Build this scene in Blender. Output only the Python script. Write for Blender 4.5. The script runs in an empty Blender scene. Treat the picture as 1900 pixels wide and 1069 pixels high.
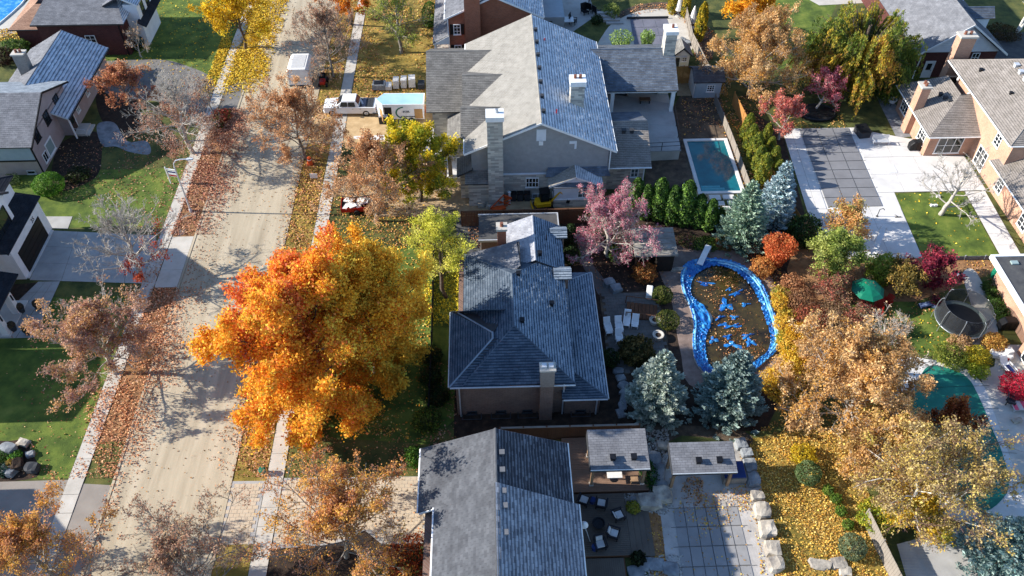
import bpy, bmesh, math, random
import numpy as np
from mathutils import Vector
R = math.radians
sc = bpy.context.scene
COL = sc.collection
random.seed(7)

# ------------------------------------------------------------------ camera, sky, sun, exposure
CAM_H, PITCH, YAW, FPX = 55.0, R(47), R(1.8), 1540.0
cam = bpy.data.cameras.new('camera')
cam.sensor_width = 36.0
cam.lens = FPX / 1900 * 36
cam.clip_start, cam.clip_end = 1.0, 3000
camo = bpy.data.objects.new('camera', cam)
COL.objects.link(camo)
camo.location = (0, 0, CAM_H)
camo.rotation_euler = (R(90) - PITCH, 0, -YAW)
sc.camera = camo

SUN_EL, SHADOW_AZ = R(26.5), R(-4)          # shadows fall along +x, a little towards the camera
world = bpy.data.worlds.new('World')
sc.world = world
world.use_nodes = True
wn = world.node_tree
bg = wn.nodes['Background']
sky = wn.nodes.new('ShaderNodeTexSky')
sky.sky_type = 'NISHITA'
sky.sun_disc = False
sky.sun_elevation = SUN_EL
sd = Vector((-math.cos(SHADOW_AZ), -math.sin(SHADOW_AZ)))   # ground direction towards the sun
sky.sun_rotation = math.atan2(sd.x, sd.y)
sky.air_density, sky.dust_density, sky.ozone_density = 1.0, 0.2, 4.0
bg.inputs['Strength'].default_value = 0.135
wn.links.new(sky.outputs[0], bg.inputs[0])
sun = bpy.data.lights.new('sun', 'SUN')
sun.energy = 5.0
sun.angle = R(0.53)
sun.color = (1.0, 0.94, 0.85)
suno = bpy.data.objects.new('sun', sun)
COL.objects.link(suno)
suno.rotation_euler = Vector((-sd.x*math.cos(SUN_EL), -sd.y*math.cos(SUN_EL), -math.sin(SUN_EL))).to_track_quat('-Z', 'Y').to_euler()
sc.view_settings.view_transform = 'Standard'
sc.view_settings.look = 'None'
sc.view_settings.gamma = 1.0
sc.view_settings.use_curve_mapping = False
sc.view_settings.exposure = 1.0

def P(px, py, z=0.0):
    """ground-plan point that the survey photo shows at pixel px, py if it lies at height z"""
    dx, dy = (px - 950) / FPX, (534.5 - py) / FPX
    s, c = math.sin(PITCH), math.cos(PITCH)
    fy, fz = c + dy*s, -s + dy*c
    t = (z - CAM_H) / fz
    X, Y = dx*t, fy*t
    return (X*math.cos(YAW) + Y*math.sin(YAW), -X*math.sin(YAW) + Y*math.cos(YAW), z)

# ------------------------------------------------------------------ materials
def lin(h):
    if not isinstance(h, str): return tuple(h)
    h = h.lstrip('#')
    return tuple((c/12.92 if c <= .04045 else ((c+.055)/1.055)**2.4) for c in (int(h[i:i+2], 16)/255 for i in (0, 2, 4)))

MATS = {}
def newmat(name):
    m = bpy.data.materials.new(name); m.use_nodes = True
    MATS[name] = m
    nt = m.node_tree
    return m, nt, nt.nodes['Principled BSDF']
def nd(nt, typ, **kw):
    n = nt.nodes.new(typ)
    for k, v in kw.items():
        if k.startswith('i_'): n.inputs[k[2:].replace('_', ' ')].default_value = v
        else: setattr(n, k, v)
    return n
def ramp(nt, stops):
    r = nt.nodes.new('ShaderNodeValToRGB')
    e = r.color_ramp.elements
    while len(e) < len(stops): e.new(0.5)
    for k, (p, c) in enumerate(stops):
        e[k].position = p; e[k].color = (*lin(c), 1)
    return r
def M(name, cols, scale=1.5, rough=.85, bump=0., bscale=12., detail=6, island=0., metal=0., spec=.3, lo=.3, hi=.7, stretch=None):
    """noise-mottled material; cols = two or more colours; island = weight of the per-piece random"""
    if isinstance(cols, str): cols = [cols, cols]
    m, nt, b = newmat(name)
    L = nt.links
    geo = nd(nt, 'ShaderNodeNewGeometry')
    pos = geo.outputs['Position']
    if stretch:
        mp = nd(nt, 'ShaderNodeMapping'); mp.inputs['Scale'].default_value = stretch
        L.new(pos, mp.inputs['Vector']); pos = mp.outputs['Vector']
    nz = nd(nt, 'ShaderNodeTexNoise', i_Scale=scale, i_Detail=detail, i_Roughness=.62)
    L.new(pos, nz.inputs['Vector'])
    fac = nz.outputs['Fac']
    mr = nd(nt, 'ShaderNodeMapRange'); mr.inputs['From Min'].default_value = lo; mr.inputs['From Max'].default_value = hi
    L.new(fac, mr.inputs['Value']); fac = mr.outputs['Result']
    if island:
        mx = nd(nt, 'ShaderNodeMix'); mx.inputs[0].default_value = island
        L.new(fac, mx.inputs[2]); L.new(geo.outputs['Random Per Island'], mx.inputs[3]); fac = mx.outputs[0]
    n = len(cols) - 1
    r = ramp(nt, [(i/n, c) for i, c in enumerate(cols)])
    L.new(fac, r.inputs[0]); L.new(r.outputs[0], b.inputs['Base Color'])
    b.inputs['Roughness'].default_value = rough
    b.inputs['Metallic'].default_value = metal
    b.inputs['Specular IOR Level'].default_value = spec
    if bump:
        n2 = nd(nt, 'ShaderNodeTexNoise', i_Scale=bscale, i_Detail=4)
        L.new(geo.outputs['Position'], n2.inputs['Vector'])
        bp = nd(nt, 'ShaderNodeBump', i_Strength=bump, i_Distance=.05)
        L.new(n2.outputs['Fac'], bp.inputs['Height']); L.new(bp.outputs[0], b.inputs['Normal'])
    return m
def Mbrick(name, c1, c2, mortar, bw=.24, bh=.085, ms=.012, var=.0, rough=.9):
    m, nt, b = newmat(name)
    L = nt.links
    geo = nd(nt, 'ShaderNodeNewGeometry')
    sx = nd(nt, 'ShaderNodeSeparateXYZ'); L.new(geo.outputs['Position'], sx.inputs[0])
    ad = nd(nt, 'ShaderNodeMath', operation='ADD'); L.new(sx.outputs[0], ad.inputs[0]); L.new(sx.outputs[1], ad.inputs[1])
    cx = nd(nt, 'ShaderNodeCombineXYZ'); L.new(ad.outputs[0], cx.inputs[0]); L.new(sx.outputs[2], cx.inputs[1])
    br = nd(nt, 'ShaderNodeTexBrick')
    br.inputs['Scale'].default_value = 1.0
    br.inputs['Brick Width'].default_value = bw; br.inputs['Row Height'].default_value = bh
    br.inputs['Mortar Size'].default_value = ms; br.inputs['Bias'].default_value = var
    br.inputs['Color1'].default_value = (*lin(c1), 1); br.inputs['Color2'].default_value = (*lin(c2), 1); br.inputs['Mortar'].default_value = (*lin(mortar), 1)
    L.new(cx.outputs[0], br.inputs['Vector'])
    nz = nd(nt, 'ShaderNodeTexNoise', i_Scale=.9, i_Detail=5); L.new(geo.outputs['Position'], nz.inputs['Vector'])
    mr = nd(nt, 'ShaderNodeMapRange'); mr.inputs['To Min'].default_value = .72; mr.inputs['To Max'].default_value = 1.25; L.new(nz.outputs['Fac'], mr.inputs['Value'])
    mx = nd(nt, 'ShaderNodeMix', data_type='RGBA', blend_type='MULTIPLY'); mx.inputs[0].default_value = 1
    L.new(br.outputs['Color'], mx.inputs[6]); L.new(mr.outputs[0], mx.inputs[7]); L.new(mx.outputs[2], b.inputs['Base Color'])
    bp = nd(nt, 'ShaderNodeBump', i_Strength=.5, i_Distance=.01); L.new(br.outputs['Fac'], bp.inputs['Height']); bp.invert = True
    L.new(bp.outputs[0], b.inputs['Normal'])
    b.inputs['Roughness'].default_value = rough; b.inputs['Specular IOR Level'].default_value = .2
    return m
def Mleaf(name, trans=.35, rough=.6):
    m, nt, b = newmat(name)
    L = nt.links
    at = nd(nt, 'ShaderNodeAttribute', attribute_name='Col')
    L.new(at.outputs['Color'], b.inputs['Base Color'])
    b.inputs['Roughness'].default_value = rough; b.inputs['Specular IOR Level'].default_value = .25
    tr = nd(nt, 'ShaderNodeBsdfTranslucent'); L.new(at.outputs['Color'], tr.inputs[0])
    mx = nd(nt, 'ShaderNodeMixShader'); mx.inputs[0].default_value = trans
    L.new(b.outputs[0], mx.inputs[1]); L.new(tr.outputs[0], mx.inputs[2]); L.new(mx.outputs[0], nt.nodes['Material Output'].inputs[0])
    return m
def Mglass(name, c, rough=.08):
    m, nt, b = newmat(name)
    b.inputs['Base Color'].default_value = (*lin(c), 1); b.inputs['Roughness'].default_value = rough
    b.inputs['Specular IOR Level'].default_value = .8
    return m
def Mnet(name, c, alpha):
    m, nt, b = newmat(name)
    b.inputs['Base Color'].default_value = (*lin(c), 1); b.inputs['Roughness'].default_value = .8; b.inputs['Alpha'].default_value = alpha
    return m

LEAF = Mleaf('leaf', .42); NEEDLE = Mleaf('needle', .12, .55); LITTER = Mleaf('dry_leaf', .08, .8)
# roofs (per-tab variation)
def Mroof(name, cols): return M(name, cols, scale=1.1, rough=.95, island=.34, bump=.25, bscale=30, spec=.15)
RF_TAN = Mroof('shingle_tan', ['#7b7770', '#8d8981', '#9c978f'])
RF_GREY = Mroof('shingle_grey', ['#5f5d5a', '#77746f', '#8b8882'])
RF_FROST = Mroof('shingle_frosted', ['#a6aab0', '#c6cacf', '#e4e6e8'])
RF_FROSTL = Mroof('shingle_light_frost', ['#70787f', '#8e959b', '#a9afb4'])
RF_PALE = Mroof('shingle_pale_frost', ['#85868b', '#9d9ea3', '#b5b6ba'])
RF_STREAK = Mroof('shingle_dark_streaked', ['#4a4b50', '#66686e', '#85878c'])
RF_DKEDGE = Mroof('shingle_dark_edge', ['#2e2f34', '#3b3c42', '#4b4c52'])  # darker lower edge of the streaked tabs
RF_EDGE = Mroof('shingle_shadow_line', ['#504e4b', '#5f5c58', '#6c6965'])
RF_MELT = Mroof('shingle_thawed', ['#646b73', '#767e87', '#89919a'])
RF_BLUE = Mroof('shingle_shade_blue', ['#414b56', '#57616c', '#6e7882'])  # shade's blue put into the bungalow roof colours, also the two below
RF_SHADE_BLUEF = Mroof('shingle_shade_blue_frost', ['#6b7681', '#838e99', '#9ca5ad'])
RF_SHADE_BLUED = Mroof('shingle_shade_blue_butt', ['#27323e', '#34414e', '#414f5c'])
RF_DARK = Mroof('shingle_butt', ['#2c2d30', '#3c3d40'])
RF_SLATE = Mroof('shingle_slate', ['#3f4854', '#566170', '#707d8b'])
RF_CHAR = Mroof('shingle_charcoal', ['#414246', '#525458', '#65676b'])
RF_BROWN = Mroof('shingle_brown_grey', ['#766f66', '#89817a', '#9a928a'])
RF_BLACK = Mroof('shingle_black', ['#1b1d22', '#25282e', '#31343a'])
RF_MID = Mroof('shingle_mid_grey', ['#5e5f63', '#717276', '#85868a'])
RF_RED = Mroof('shingle_terracotta', ['#8a6a58', '#9c7b67', '#ab8a75'])
# walls
BR_DARK = Mbrick('brick_dark', '#6e564a', '#84685a', '#8a7f76')
BR_RED = Mbrick('brick_red', '#8a4a33', '#a25b3f', '#8d7362')
BR_ORANGE = Mbrick('brick_orange', '#ab7c64', '#bc8e74', '#b89f8c')
BR_MAROON = Mbrick('brick_maroon', '#4c2523', '#5e302c', '#5a4440')
STONE = Mbrick('stone_veneer', '#8f8c86', '#c9c3b5', '#a19d96', .75, .2, .01, .0)
STUCCO = M('stucco_grey', ['#8b8b8b', '#999998'], 2, .95, .1, 60)
LILAC = M('painted_mauve_brick', ['#9a8b87', '#a89995'], 1.2, .9, .15, 40)
SIDING = M('grey_siding', ['#8d9aa2', '#a0acb3'], .8, .7)
WHITE = M('white_paint', ['#d8d8d6', '#e9e9e7'], 1.5, .6)
WSID = M('white_siding', ['#c9ced4', '#dde1e5'], 1, .6)
BLACK = M('black_paint', ['#101114', '#1a1b1e'], 2, .5)
VENTG = M('vent_grey', ['#5e5f62', '#6c6d70'], 3, .7)
DKGREY = M('dark_grey', ['#2e3034', '#3b3d41'], 2, .7)
DOORBR = M('dark_garage_door', ['#1a1512', '#241d19'], 2, .6)
GLASS = Mglass('glass', '#1c2329'); GLASSL = Mglass('curtained_glass', '#8fa09c', .2); GLASSW = Mglass('sunlit_glass', '#45535a', .15)
METAL = M('galvanised_metal', ['#8e9398', '#a8adb2'], 4, .45, metal=.6)
IRON = M('black_iron', ['#15161a', '#202126'], 3, .5, metal=.3)
STEEL = M('pale_steel', ['#b9bcbf', '#d0d2d4'], 3, .4, metal=.3)
LIMESTONE = M('limestone', ['#77706a', '#a0988b', '#bdb5a7'], 1.4, .95, .7, 6)
SLATEST = M('grey_stone', ['#5e6266', '#7e8285', '#989b9c'], 1.2, .95, .6, 6)
PEBBLE = M('pebble', ['#77736d', '#a39d94', '#cfc9be'], 2, .9, island=.8)
CONC = M('concrete', ['#a39d92', '#b6b0a5', '#c3beb4'], .7, .9, .12, 30, island=.25)
CONCW = M('pale_concrete', ['#bdbab4', '#cbc8c3', '#d5d3cf'], .5, .9, .08, 25, island=.12)
CONCB = M('grey_concrete', ['#8f8d8a', '#a19f9b', '#adaba8'], .6, .9, .1, 25, island=.15)
ASPH = M('asphalt', ['#5d5b58', '#6f6c68', '#7a7772'], .8, .95, .2, 40)
ASPHD = M('dark_asphalt', ['#3a3a3c', '#4a4a4b', '#5a5955'], .9, .95, .3, 30)
SAND = M('sandy_fill', ['#a58a63', '#b89c73', '#c7ac83'], 1.2, .97, .3, 14)
SOIL = M('soil', ['#3a3029', '#54483c', '#6d5d4b'], 1.1, 1., .8, 8)
SOILT = M('tan_soil', ['#8c775c', '#a58e6e', '#b69f80'], 1.0, 1., .7, 6)
MULCH = M('mulch', ['#241c17', '#352a22', '#4a3a2e'], 1.7, 1., .8, 14)
GRASS = M('grass', ['#2c3418', '#424a26', '#5a5c2e', '#6f683a'], .55, 1., .8, 22, detail=9)
GRASSL = M('lush_lawn', ['#37481c', '#4a5c24', '#60702c', '#777e38'], .6, 1., .8, 24, detail=9)
GRASSD = M('autumn_lawn', ['#5c5424', '#7c6c30', '#98803f', '#a88d4a'], .5, 1., .8, 22, detail=9)
PAVER = M('paver_tan', ['#a4947d', '#b8a78f', '#c8b9a2'], 1.2, .95, .15, 25, island=.7)
PAVERG = Mbrick('paver_grey', '#a8a198', '#b8b0a6', '#8d857c', .34, .24, .02)
FLAG = M('flagstone', ['#4d4b49', '#615f5c', '#75716c'], 1.0, .95, .4, 10, island=.5)
POOLBR = M('brown_pool_deck', ['#6d5d55', '#7e6d64', '#8e7d73'], 1.5, .95, .35, 20)
STAMP = M('stamped_concrete', ['#96918b', '#a9a49e', '#b8b3ad'], .8, .8, .25, 8)
COVER = M('grey_mesh_cover', ['#6c6c6e', '#78787a', '#828284'], .6, .85, island=.3)
COVERD = M('slate_cover', ['#5a5b66', '#676873', '#747580'], .7, .85, island=.3)
COVERC = M('grey_grid_cover', ['#7c7b7b', '#898887', '#979594'], .7, .85, island=.3)
COVERG = M('green_mesh_cover', ['#175f50', '#207362', '#2c8472'], .5, .7, .15, 3)
WATER = M('clear_pool_water', ['#0d4a52', '#11606a', '#1a7078'], .35, .05, .05, 2, spec=.6)
ALGAE = M('murky_water', ['#15110b', '#2c2412', '#453a1a', '#2e2412'], .45, .12, .04, 3, spec=.5)
TARP = M('blue_tarp', ['#0a3c82', '#1159a4', '#2478ba', '#5fa9d2', '#a6d2e2'], 1.3, .34, .7, 5, spec=.6, lo=.3, hi=.8)  # sunlit patches and highlights are put into the paler tarp colours
WOODB = M('brown_fence_wood', ['#4a3122', '#5e3f2c', '#6f4d37'], 1.2, .9, island=.6, stretch=(1, 1, .2))
WOODC = M('cedar_wood', ['#8a5f34', '#a5743f', '#b9864c'], 1.2, .9, island=.6)
WOODG = M('weathered_wood', ['#6d675f', '#837b71', '#999085'], 1.3, .95, island=.6)
DECKW = M('deck_board', ['#4a443e', '#5d554d', '#706659'], 1.0, .9, island=.6)
DECKR = M('deck_board_red', ['#6a5344', '#7d6351', '#8d715d'], 1.0, .9, island=.6)
BEAM = M('pine_beam', ['#7d6650', '#97795c', '#a98a6a'], 2, .85)
BARK = M('bark', ['#3a322c', '#54493f', '#6d6155'], 5, 1., .6, 20)
BARKG = M('grey_bark', ['#5d5852', '#7c766e', '#99938a'], 5, 1., .5, 20)
BARKP = M('pale_bark', ['#8b857c', '#aaa399', '#c3bcb1'], 4, 1., .4, 18)
BIRCH = M('birch_bark', ['#8d887f', '#d6d2c8', '#e8e5dd'], 6, .8, .2, 20, stretch=(1, 1, 3))
BARKR = M('reddish_bark', ['#5a453e', '#76594f', '#8f7468'], 5, 1., .5, 20)
ORANGE = M('orange_plastic', ['#b8481c', '#d0592a'], 2, .6)
YELLOW = M('yellow_paint', ['#c99a14', '#dcaa1c'], 2, .5)
REDP = M('red_paint', ['#8e1712', '#a8201a'], 2, .4)
BLUEP = M('blue_plastic', ['#14285a', '#1c3874'], 2, .4)
GREENP = M('green_plastic', ['#0a5f48', '#0f7357'], 2, .5)
PINK = M('pink_fabric', ['#c04a66', '#d2607a'], 2, .8)
TRROOF = M('pale_blue_trailer_roof', ['#8db6cc', '#a5c8da'], .8, .5)
WICKER = M('dark_wicker', ['#17161a', '#26242a'], 8, .7)
CUSH = M('pale_cushion', ['#a9a9a8', '#bdbdbb'], 3, .9)
WCLOTH = M('white_cloth', ['#cfcdc8', '#e4e2dd'], 2, .9, .3, 5)
CARW = M('white_car_paint', ['#d9dadb', '#e6e7e8'], 1, .2, spec=.6)
RUBBER = M('tyre_rubber', ['#141416', '#1d1d20'], 6, .8)
CHROME = M('wheel_alloy', ['#8f9398', '#b1b5ba'], 4, .25, metal=.8)
NETB = Mnet('black_net', '#26292d', .62); NETP = Mnet('black_pond_net', '#08090b', .9)
TERRA = M('terracotta', ['#6a4436', '#7f5242'], 3, .9)
BUFF = M('buff_board', ['#a07a4c', '#b48c5b'], 2, .8)

# ------------------------------------------------------------------ objects
def worldloc(o):
    v = Vector((0, 0, 0))
    while o is not None: v += o.location; o = o.parent
    return v
def tag(o, label=None, cat=None, group=None, kind=None):
    if label: o['label'] = label
    if cat: o['category'] = cat
    if group: o['group'] = group
    if kind: o['kind'] = kind
    return o
def thing(name, label, cat, loc=(0, 0, 0), rz=0, group=None):
    o = bpy.data.objects.new(name, None); COL.objects.link(o)
    o.location = loc; o.rotation_euler = (0, 0, rz); o.empty_display_size = .3
    return tag(o, label, cat, group)
def link(name, me, parent=None):
    o = bpy.data.objects.new(name, me); COL.objects.link(o)
    if parent is not None: o.parent = parent
    return o
def dup(root, loc, rz=None, label=None, scale=None):
    def cp(o, par):
        c = o.copy(); COL.objects.link(c); c.parent = par
        for ch in o.children: cp(ch, c)
        return c
    r = cp(root, None); r.location = loc
    if rz is not None: r.rotation_euler = (0, 0, rz)
    if scale is not None: r.scale = scale if hasattr(scale, '__len__') else (scale,)*3
    if label: r['label'] = label
    return r
class MB:
    def __init__(s): s.v, s.f, s.m = [], [], []
    def poly(s, pts, m=0):
        n = len(s.v); s.v += [tuple(p) for p in pts]; s.f.append(list(range(n, n+len(pts)))); s.m.append(m); return s
    def ext(s, pts, vec, m=0):
        """closed prism: polygon pts swept along vec"""
        n = len(s.v); k = len(pts); vec = Vector(vec)
        s.v += [tuple(p) for p in pts] + [tuple(Vector(p)+vec) for p in pts]
        s.f.append(list(range(n+k-1, n-1, -1))); s.f.append(list(range(n+k, n+2*k))); s.m += [m, m]
        for i in range(k):
            j = (i+1) % k; s.f.append([n+i, n+j, n+k+j, n+k+i]); s.m.append(m)
        return s
    def prism(s, pts, z0, z1, m=0): return s.ext([(p[0], p[1], z0) for p in pts], (0, 0, z1-z0), m)
    def box(s, c, d, rz=0, m=0):
        x, y = d[0]/2, d[1]/2; a, b = math.cos(rz), math.sin(rz)
        pts = [(c[0]+a*u-b*v, c[1]+b*u+a*v) for u, v in ((-x, -y), (x, -y), (x, y), (-x, y))]
        return s.prism(pts, c[2]-d[2]/2, c[2]+d[2]/2, m)
    def span(s, x0, x1, y0, y1, z0, z1, m=0): return s.box(((x0+x1)/2, (y0+y1)/2, (z0+z1)/2), (x1-x0, y1-y0, z1-z0), 0, m)
    def tube(s, p0, p1, r0, r1=None, n=6, m=0, cap=True):
        r1 = r0 if r1 is None else r1
        p0, p1 = Vector(p0), Vector(p1); d = (p1-p0).normalized()
        u = d.cross(Vector((0, 0, 1)) if abs(d.z) < .9 else Vector((1, 0, 0))).normalized(); w = d.cross(u)
        k = len(s.v)
        for p, r in ((p0, r0), (p1, r1)):
            for i in range(n):
                a = 2*math.pi*i/n; s.v.append(tuple(p+(u*math.cos(a)+w*math.sin(a))*r))
        for i in range(n):
            j = (i+1) % n; s.f.append([k+i, k+j, k+n+j, k+n+i]); s.m.append(m)
        if cap: s.f += [list(range(k+n-1, k-1, -1)), list(range(k+n, k+2*n))]; s.m += [m, m]
        return s
    def path(s, pts, r, n=6, m=0):
        for a, b in zip(pts, pts[1:]): s.tube(a, b, r, r, n, m)
        return s
    def lathe(s, c, prof, n=14, m=0, sx=1, sy=1):
        k = len(s.v)
        for (r, z) in prof:
            for i in range(n):
                a = 2*math.pi*i/n; s.v.append((c[0]+r*math.cos(a)*sx, c[1]+r*math.sin(a)*sy, c[2]+z))
        for q in range(len(prof)-1):
            for i in range(n):
                j = (i+1) % n; s.f.append([k+q*n+i, k+q*n+j, k+(q+1)*n+j, k+(q+1)*n+i]); s.m.append(m)
        s.f += [list(range(k+n-1, k-1, -1)), list(range(k+(len(prof)-1)*n, k+len(prof)*n))]; s.m += [m, m]
        return s
    def build(s, name, mats, parent=None, kind=None, local=False, smooth=False, bevel=0):
        if not isinstance(mats, (list, tuple)): mats = [mats]
        v = np.array(s.v, dtype=np.float32).reshape(-1, 3)
        if parent is not None and not local: v = v - np.array(worldloc(parent), dtype=np.float32)
        me = bpy.data.meshes.new(name)
        me.from_pydata(v.tolist(), [], s.f)
        for m in mats: me.materials.append(m)
        if len(mats) > 1: me.polygons.foreach_set('material_index', s.m)
        if smooth: me.polygons.foreach_set('use_smooth', [True]*len(me.polygons))
        o = link(name, me, parent)
        if kind: o['kind'] = kind
        if bevel:
            b = o.modifiers.new('bevel', 'BEVEL'); b.width = bevel; b.segments = 2; b.limit_method = 'ANGLE'
        return o
def rawmesh(name, v, f, mat, parent=None, cols=None, smooth=False, local=False):
    """v (N,3), f (M,4) or (M,3) arrays"""
    v = np.asarray(v, dtype=np.float32)
    if parent is not None and not local: v = v - np.array(worldloc(parent), dtype=np.float32)
    f = np.asarray(f, dtype=np.int32); M_, k = f.shape
    me = bpy.data.meshes.new(name)
    me.vertices.add(len(v)); me.vertices.foreach_set('co', v.ravel())
    me.loops.add(M_*k); me.loops.foreach_set('vertex_index', f.ravel())
    me.polygons.add(M_); me.polygons.foreach_set('loop_start', np.arange(M_, dtype=np.int32)*k)
    if smooth: me.polygons.foreach_set('use_smooth', np.ones(M_, dtype=bool))
    if cols is not None:
        a = me.attributes.new('Col', 'FLOAT_COLOR', 'FACE')
        c = np.ones((M_, 4), dtype=np.float32); c[:, :3] = cols
        a.data.foreach_set('color', c.ravel())
    me.materials.append(mat); me.update(calc_edges=True)
    return link(name, me, parent)
def sheet(name, pts, z, mat, kind='structure', th=0.0, parent=None, label=None, cat=None):
    mb = MB()
    if th: mb.prism([(p[0], p[1]) for p in pts], z-th, z)
    else: mb.poly([(p[0], p[1], z) for p in pts])
    o = mb.build(name, mat, parent, kind)
    if not th and o.data.polygons[0].normal.z < 0: o.data.flip_normals()
    return tag(o, label, cat)
def pp(*px, z=0.0): return [P(a, b, z)[:2] for a, b in px]
def smooth_loop(pts, n=8):
    pts = [Vector(p[:2]) for p in pts]; k = len(pts); out = []
    for i in range(k):
        a, b, c, d = pts[i-1], pts[i], pts[(i+1) % k], pts[(i+2) % k]
        for j in range(n):
            t = j/n
            out.append(tuple(.5*((2*b)+(c-a)*t+(2*a-5*b+4*c-d)*t*t+(3*b-a-3*c+d)*t**3)))
    return out

# ------------------------------------------------------------------ buildings
def interval(poly2, v):
    us = []
    n = len(poly2)
    for i in range(n):
        (u0, v0), (u1, v1) = poly2[i], poly2[(i+1) % n]
        if min(v0, v1) - 1e-6 <= v <= max(v0, v1) + 1e-6:
            if abs(v1-v0) < 1e-6: us += [u0, u1]
            else: us.append(u0+(u1-u0)*(v-v0)/(v1-v0))
    return (min(us), max(us)) if us else None
def slope(root, pts, mat, butt=None, course=.2, tab=.42, th=.16, lift=.022, fr=None):
    """one roof plane: deck slab (part 'roof') carrying rows of overlapping shingle tabs; pts[0]-pts[1] is the eave"""
    frost = mat in (RF_FROST, RF_FROSTL); butt = butt or (RF_MELT if frost else RF_SHADE_BLUED if mat in (RF_BLUE, RF_SHADE_BLUEF) else RF_DARK); fr = fr if fr is not None else .3 if frost else .3 if mat in (RF_BLUE, RF_SHADE_BLUEF) else .22 if mat in (RF_GREY, RF_SLATE, RF_BROWN) else 0
    p = [Vector(q) for q in pts]
    e = (p[1]-p[0]).normalized(); n = e.cross(p[2]-p[0]).normalized()
    if n.z < 0: n = -n
    v = n.cross(e)
    if v.z < 0: v = -v
    mb = MB(); mb.ext([tuple(q-n*.003) for q in p], tuple(-n*th))
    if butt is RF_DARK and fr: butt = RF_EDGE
    roof = mb.build('roof', WHITE if mat in (RF_TAN, RF_FROST) else DKGREY, root)
    p2 = [((q-p[0]).dot(e), (q-p[0]).dot(v)) for q in p]
    vmax = max(b for a, b in p2)
    rg = random.Random(int(abs(p[0].x*37+p[0].y*91))+5)
    tb = MB(); k = 0; nr = max(1, int(round(vmax/course))); c = vmax/nr
    for k in range(nr):
        lo, hi = interval(p2, k*c+1e-4), interval(p2, min((k+1)*c, vmax-1e-4))
        if not lo or not hi: continue
        off = (k % 2)*tab/2+rg.uniform(-.04, .04)
        u0 = min(lo[0], hi[0]); u1 = max(lo[1], hi[1])
        u = math.floor((u0-off)/tab)*tab+off
        while u < u1:
            a0, a1 = max(u+.006, lo[0]), min(u+tab-.006, lo[1]); b0, b1 = max(u+.006, hi[0]), min(u+tab-.006, hi[1])
            u += tab
            if a1 <= a0 and b1 <= b0: continue
            if a1 < a0: a0 = a1 = min(max((a0+a1)/2, lo[0]), lo[1])
            if b1 < b0: b0 = b1 = min(max((b0+b1)/2, hi[0]), hi[1])
            h = lift*rg.uniform(.75, 1.35)
            A, B = p[0]+e*a0+v*(k*c), p[0]+e*a1+v*(k*c); C_, D_ = p[0]+e*b1+v*((k+1)*c+.01), p[0]+e*b0+v*((k+1)*c+.01)
            i = len(tb.v)
            tb.v += [tuple(A+n*h), tuple(B+n*h), tuple(C_+n*.004), tuple(D_+n*.004), tuple(A), tuple(B)]
            if fr:      # tab's dark lower strip: thaw on frost, course shade painted in elsewhere
                g = fr*rg.uniform(.6, 1.4); E1, E2 = A.lerp(D_, g), B.lerp(C_, g); hh = h*(1-g)+.004*g
                tb.v += [tuple(E1+n*hh), tuple(E2+n*hh)]
                tb.f += [[i+6, i+7, i+2, i+3], [i, i+1, i+7, i+6], [i+4, i+5, i+1, i]]; tb.m += [0, 1, 1]
            else: tb.f += [[i, i+1, i+2, i+3], [i+4, i+5, i+1, i]]; tb.m += [0, 1]
    if tb.f: tb.build('shingles', [mat, butt], roof, 'stuff')
    return roof
def gable_roof(root, x0, x1, y0, y1, ze, zr, mats, axis='y', xm=None, **kw):
    """two slopes; x0..y1 are eave / rake lines (overhang included)"""
    if axis == 'y':
        xm = (x0+x1)/2 if xm is None else xm
        slope(root, [(x0, y1, ze), (x0, y0, ze), (xm, y0, zr), (xm, y1, zr)], mats[0], **kw)
        slope(root, [(x1, y0, ze), (x1, y1, ze), (xm, y1, zr), (xm, y0, zr)], mats[1], **kw)
        MB().tube((xm, y0, zr+.01), (xm, y1, zr+.01), .07, .07, 6).build('ridge_cap', mats[0], root)
    else:
        ym = (y0+y1)/2 if xm is None else xm
        slope(root, [(x0, y0, ze), (x1, y0, ze), (x1, ym, zr), (x0, ym, zr)], mats[0], **kw)
        slope(root, [(x1, y1, ze), (x0, y1, ze), (x0, ym, zr), (x1, ym, zr)], mats[1], **kw)
        MB().tube((x0, ym, zr+.01), (x1, ym, zr+.01), .07, .07, 6).build('ridge_cap', mats[0], root)
def hip_roof(root, x0, x1, y0, y1, ze, zr, r0, r1, mats, cap=None, **kw):
    """hip roof with its ridge from r0 to r1 (x, y); mats = south, east, north, west"""
    a, b = (*r0, zr), (*r1, zr)
    if abs(r0[0]-r1[0]) < abs(r0[1]-r1[1]):          # ridge along y
        slope(root, [(x0, y0, ze), (x1, y0, ze), a], mats[0], **kw); slope(root, [(x1, y0, ze), (x1, y1, ze), b, a], mats[1], **kw)
        slope(root, [(x1, y1, ze), (x0, y1, ze), b], mats[2], **kw); slope(root, [(x0, y1, ze), (x0, y0, ze), a, b], mats[3], **kw)
        hips = [((x0, y0, ze), a), ((x1, y0, ze), a), ((x1, y1, ze), b), ((x0, y1, ze), b), (a, b)]
    else:                                              # ridge along x
        slope(root, [(x0, y0, ze), (x1, y0, ze), b, a], mats[0], **kw); slope(root, [(x1, y0, ze), (x1, y1, ze), b], mats[1], **kw)
        slope(root, [(x1, y1, ze), (x0, y1, ze), a, b], mats[2], **kw); slope(root, [(x0, y1, ze), (x0, y0, ze), a], mats[3], **kw)
        hips = [((x0, y0, ze), a), ((x0, y1, ze), a), ((x1, y0, ze), b), ((x1, y1, ze), b), (a, b)]
    for q in hips: MB().tube(*q, .06, .06, 6).build('ridge_cap', cap or mats[0], root)
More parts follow.
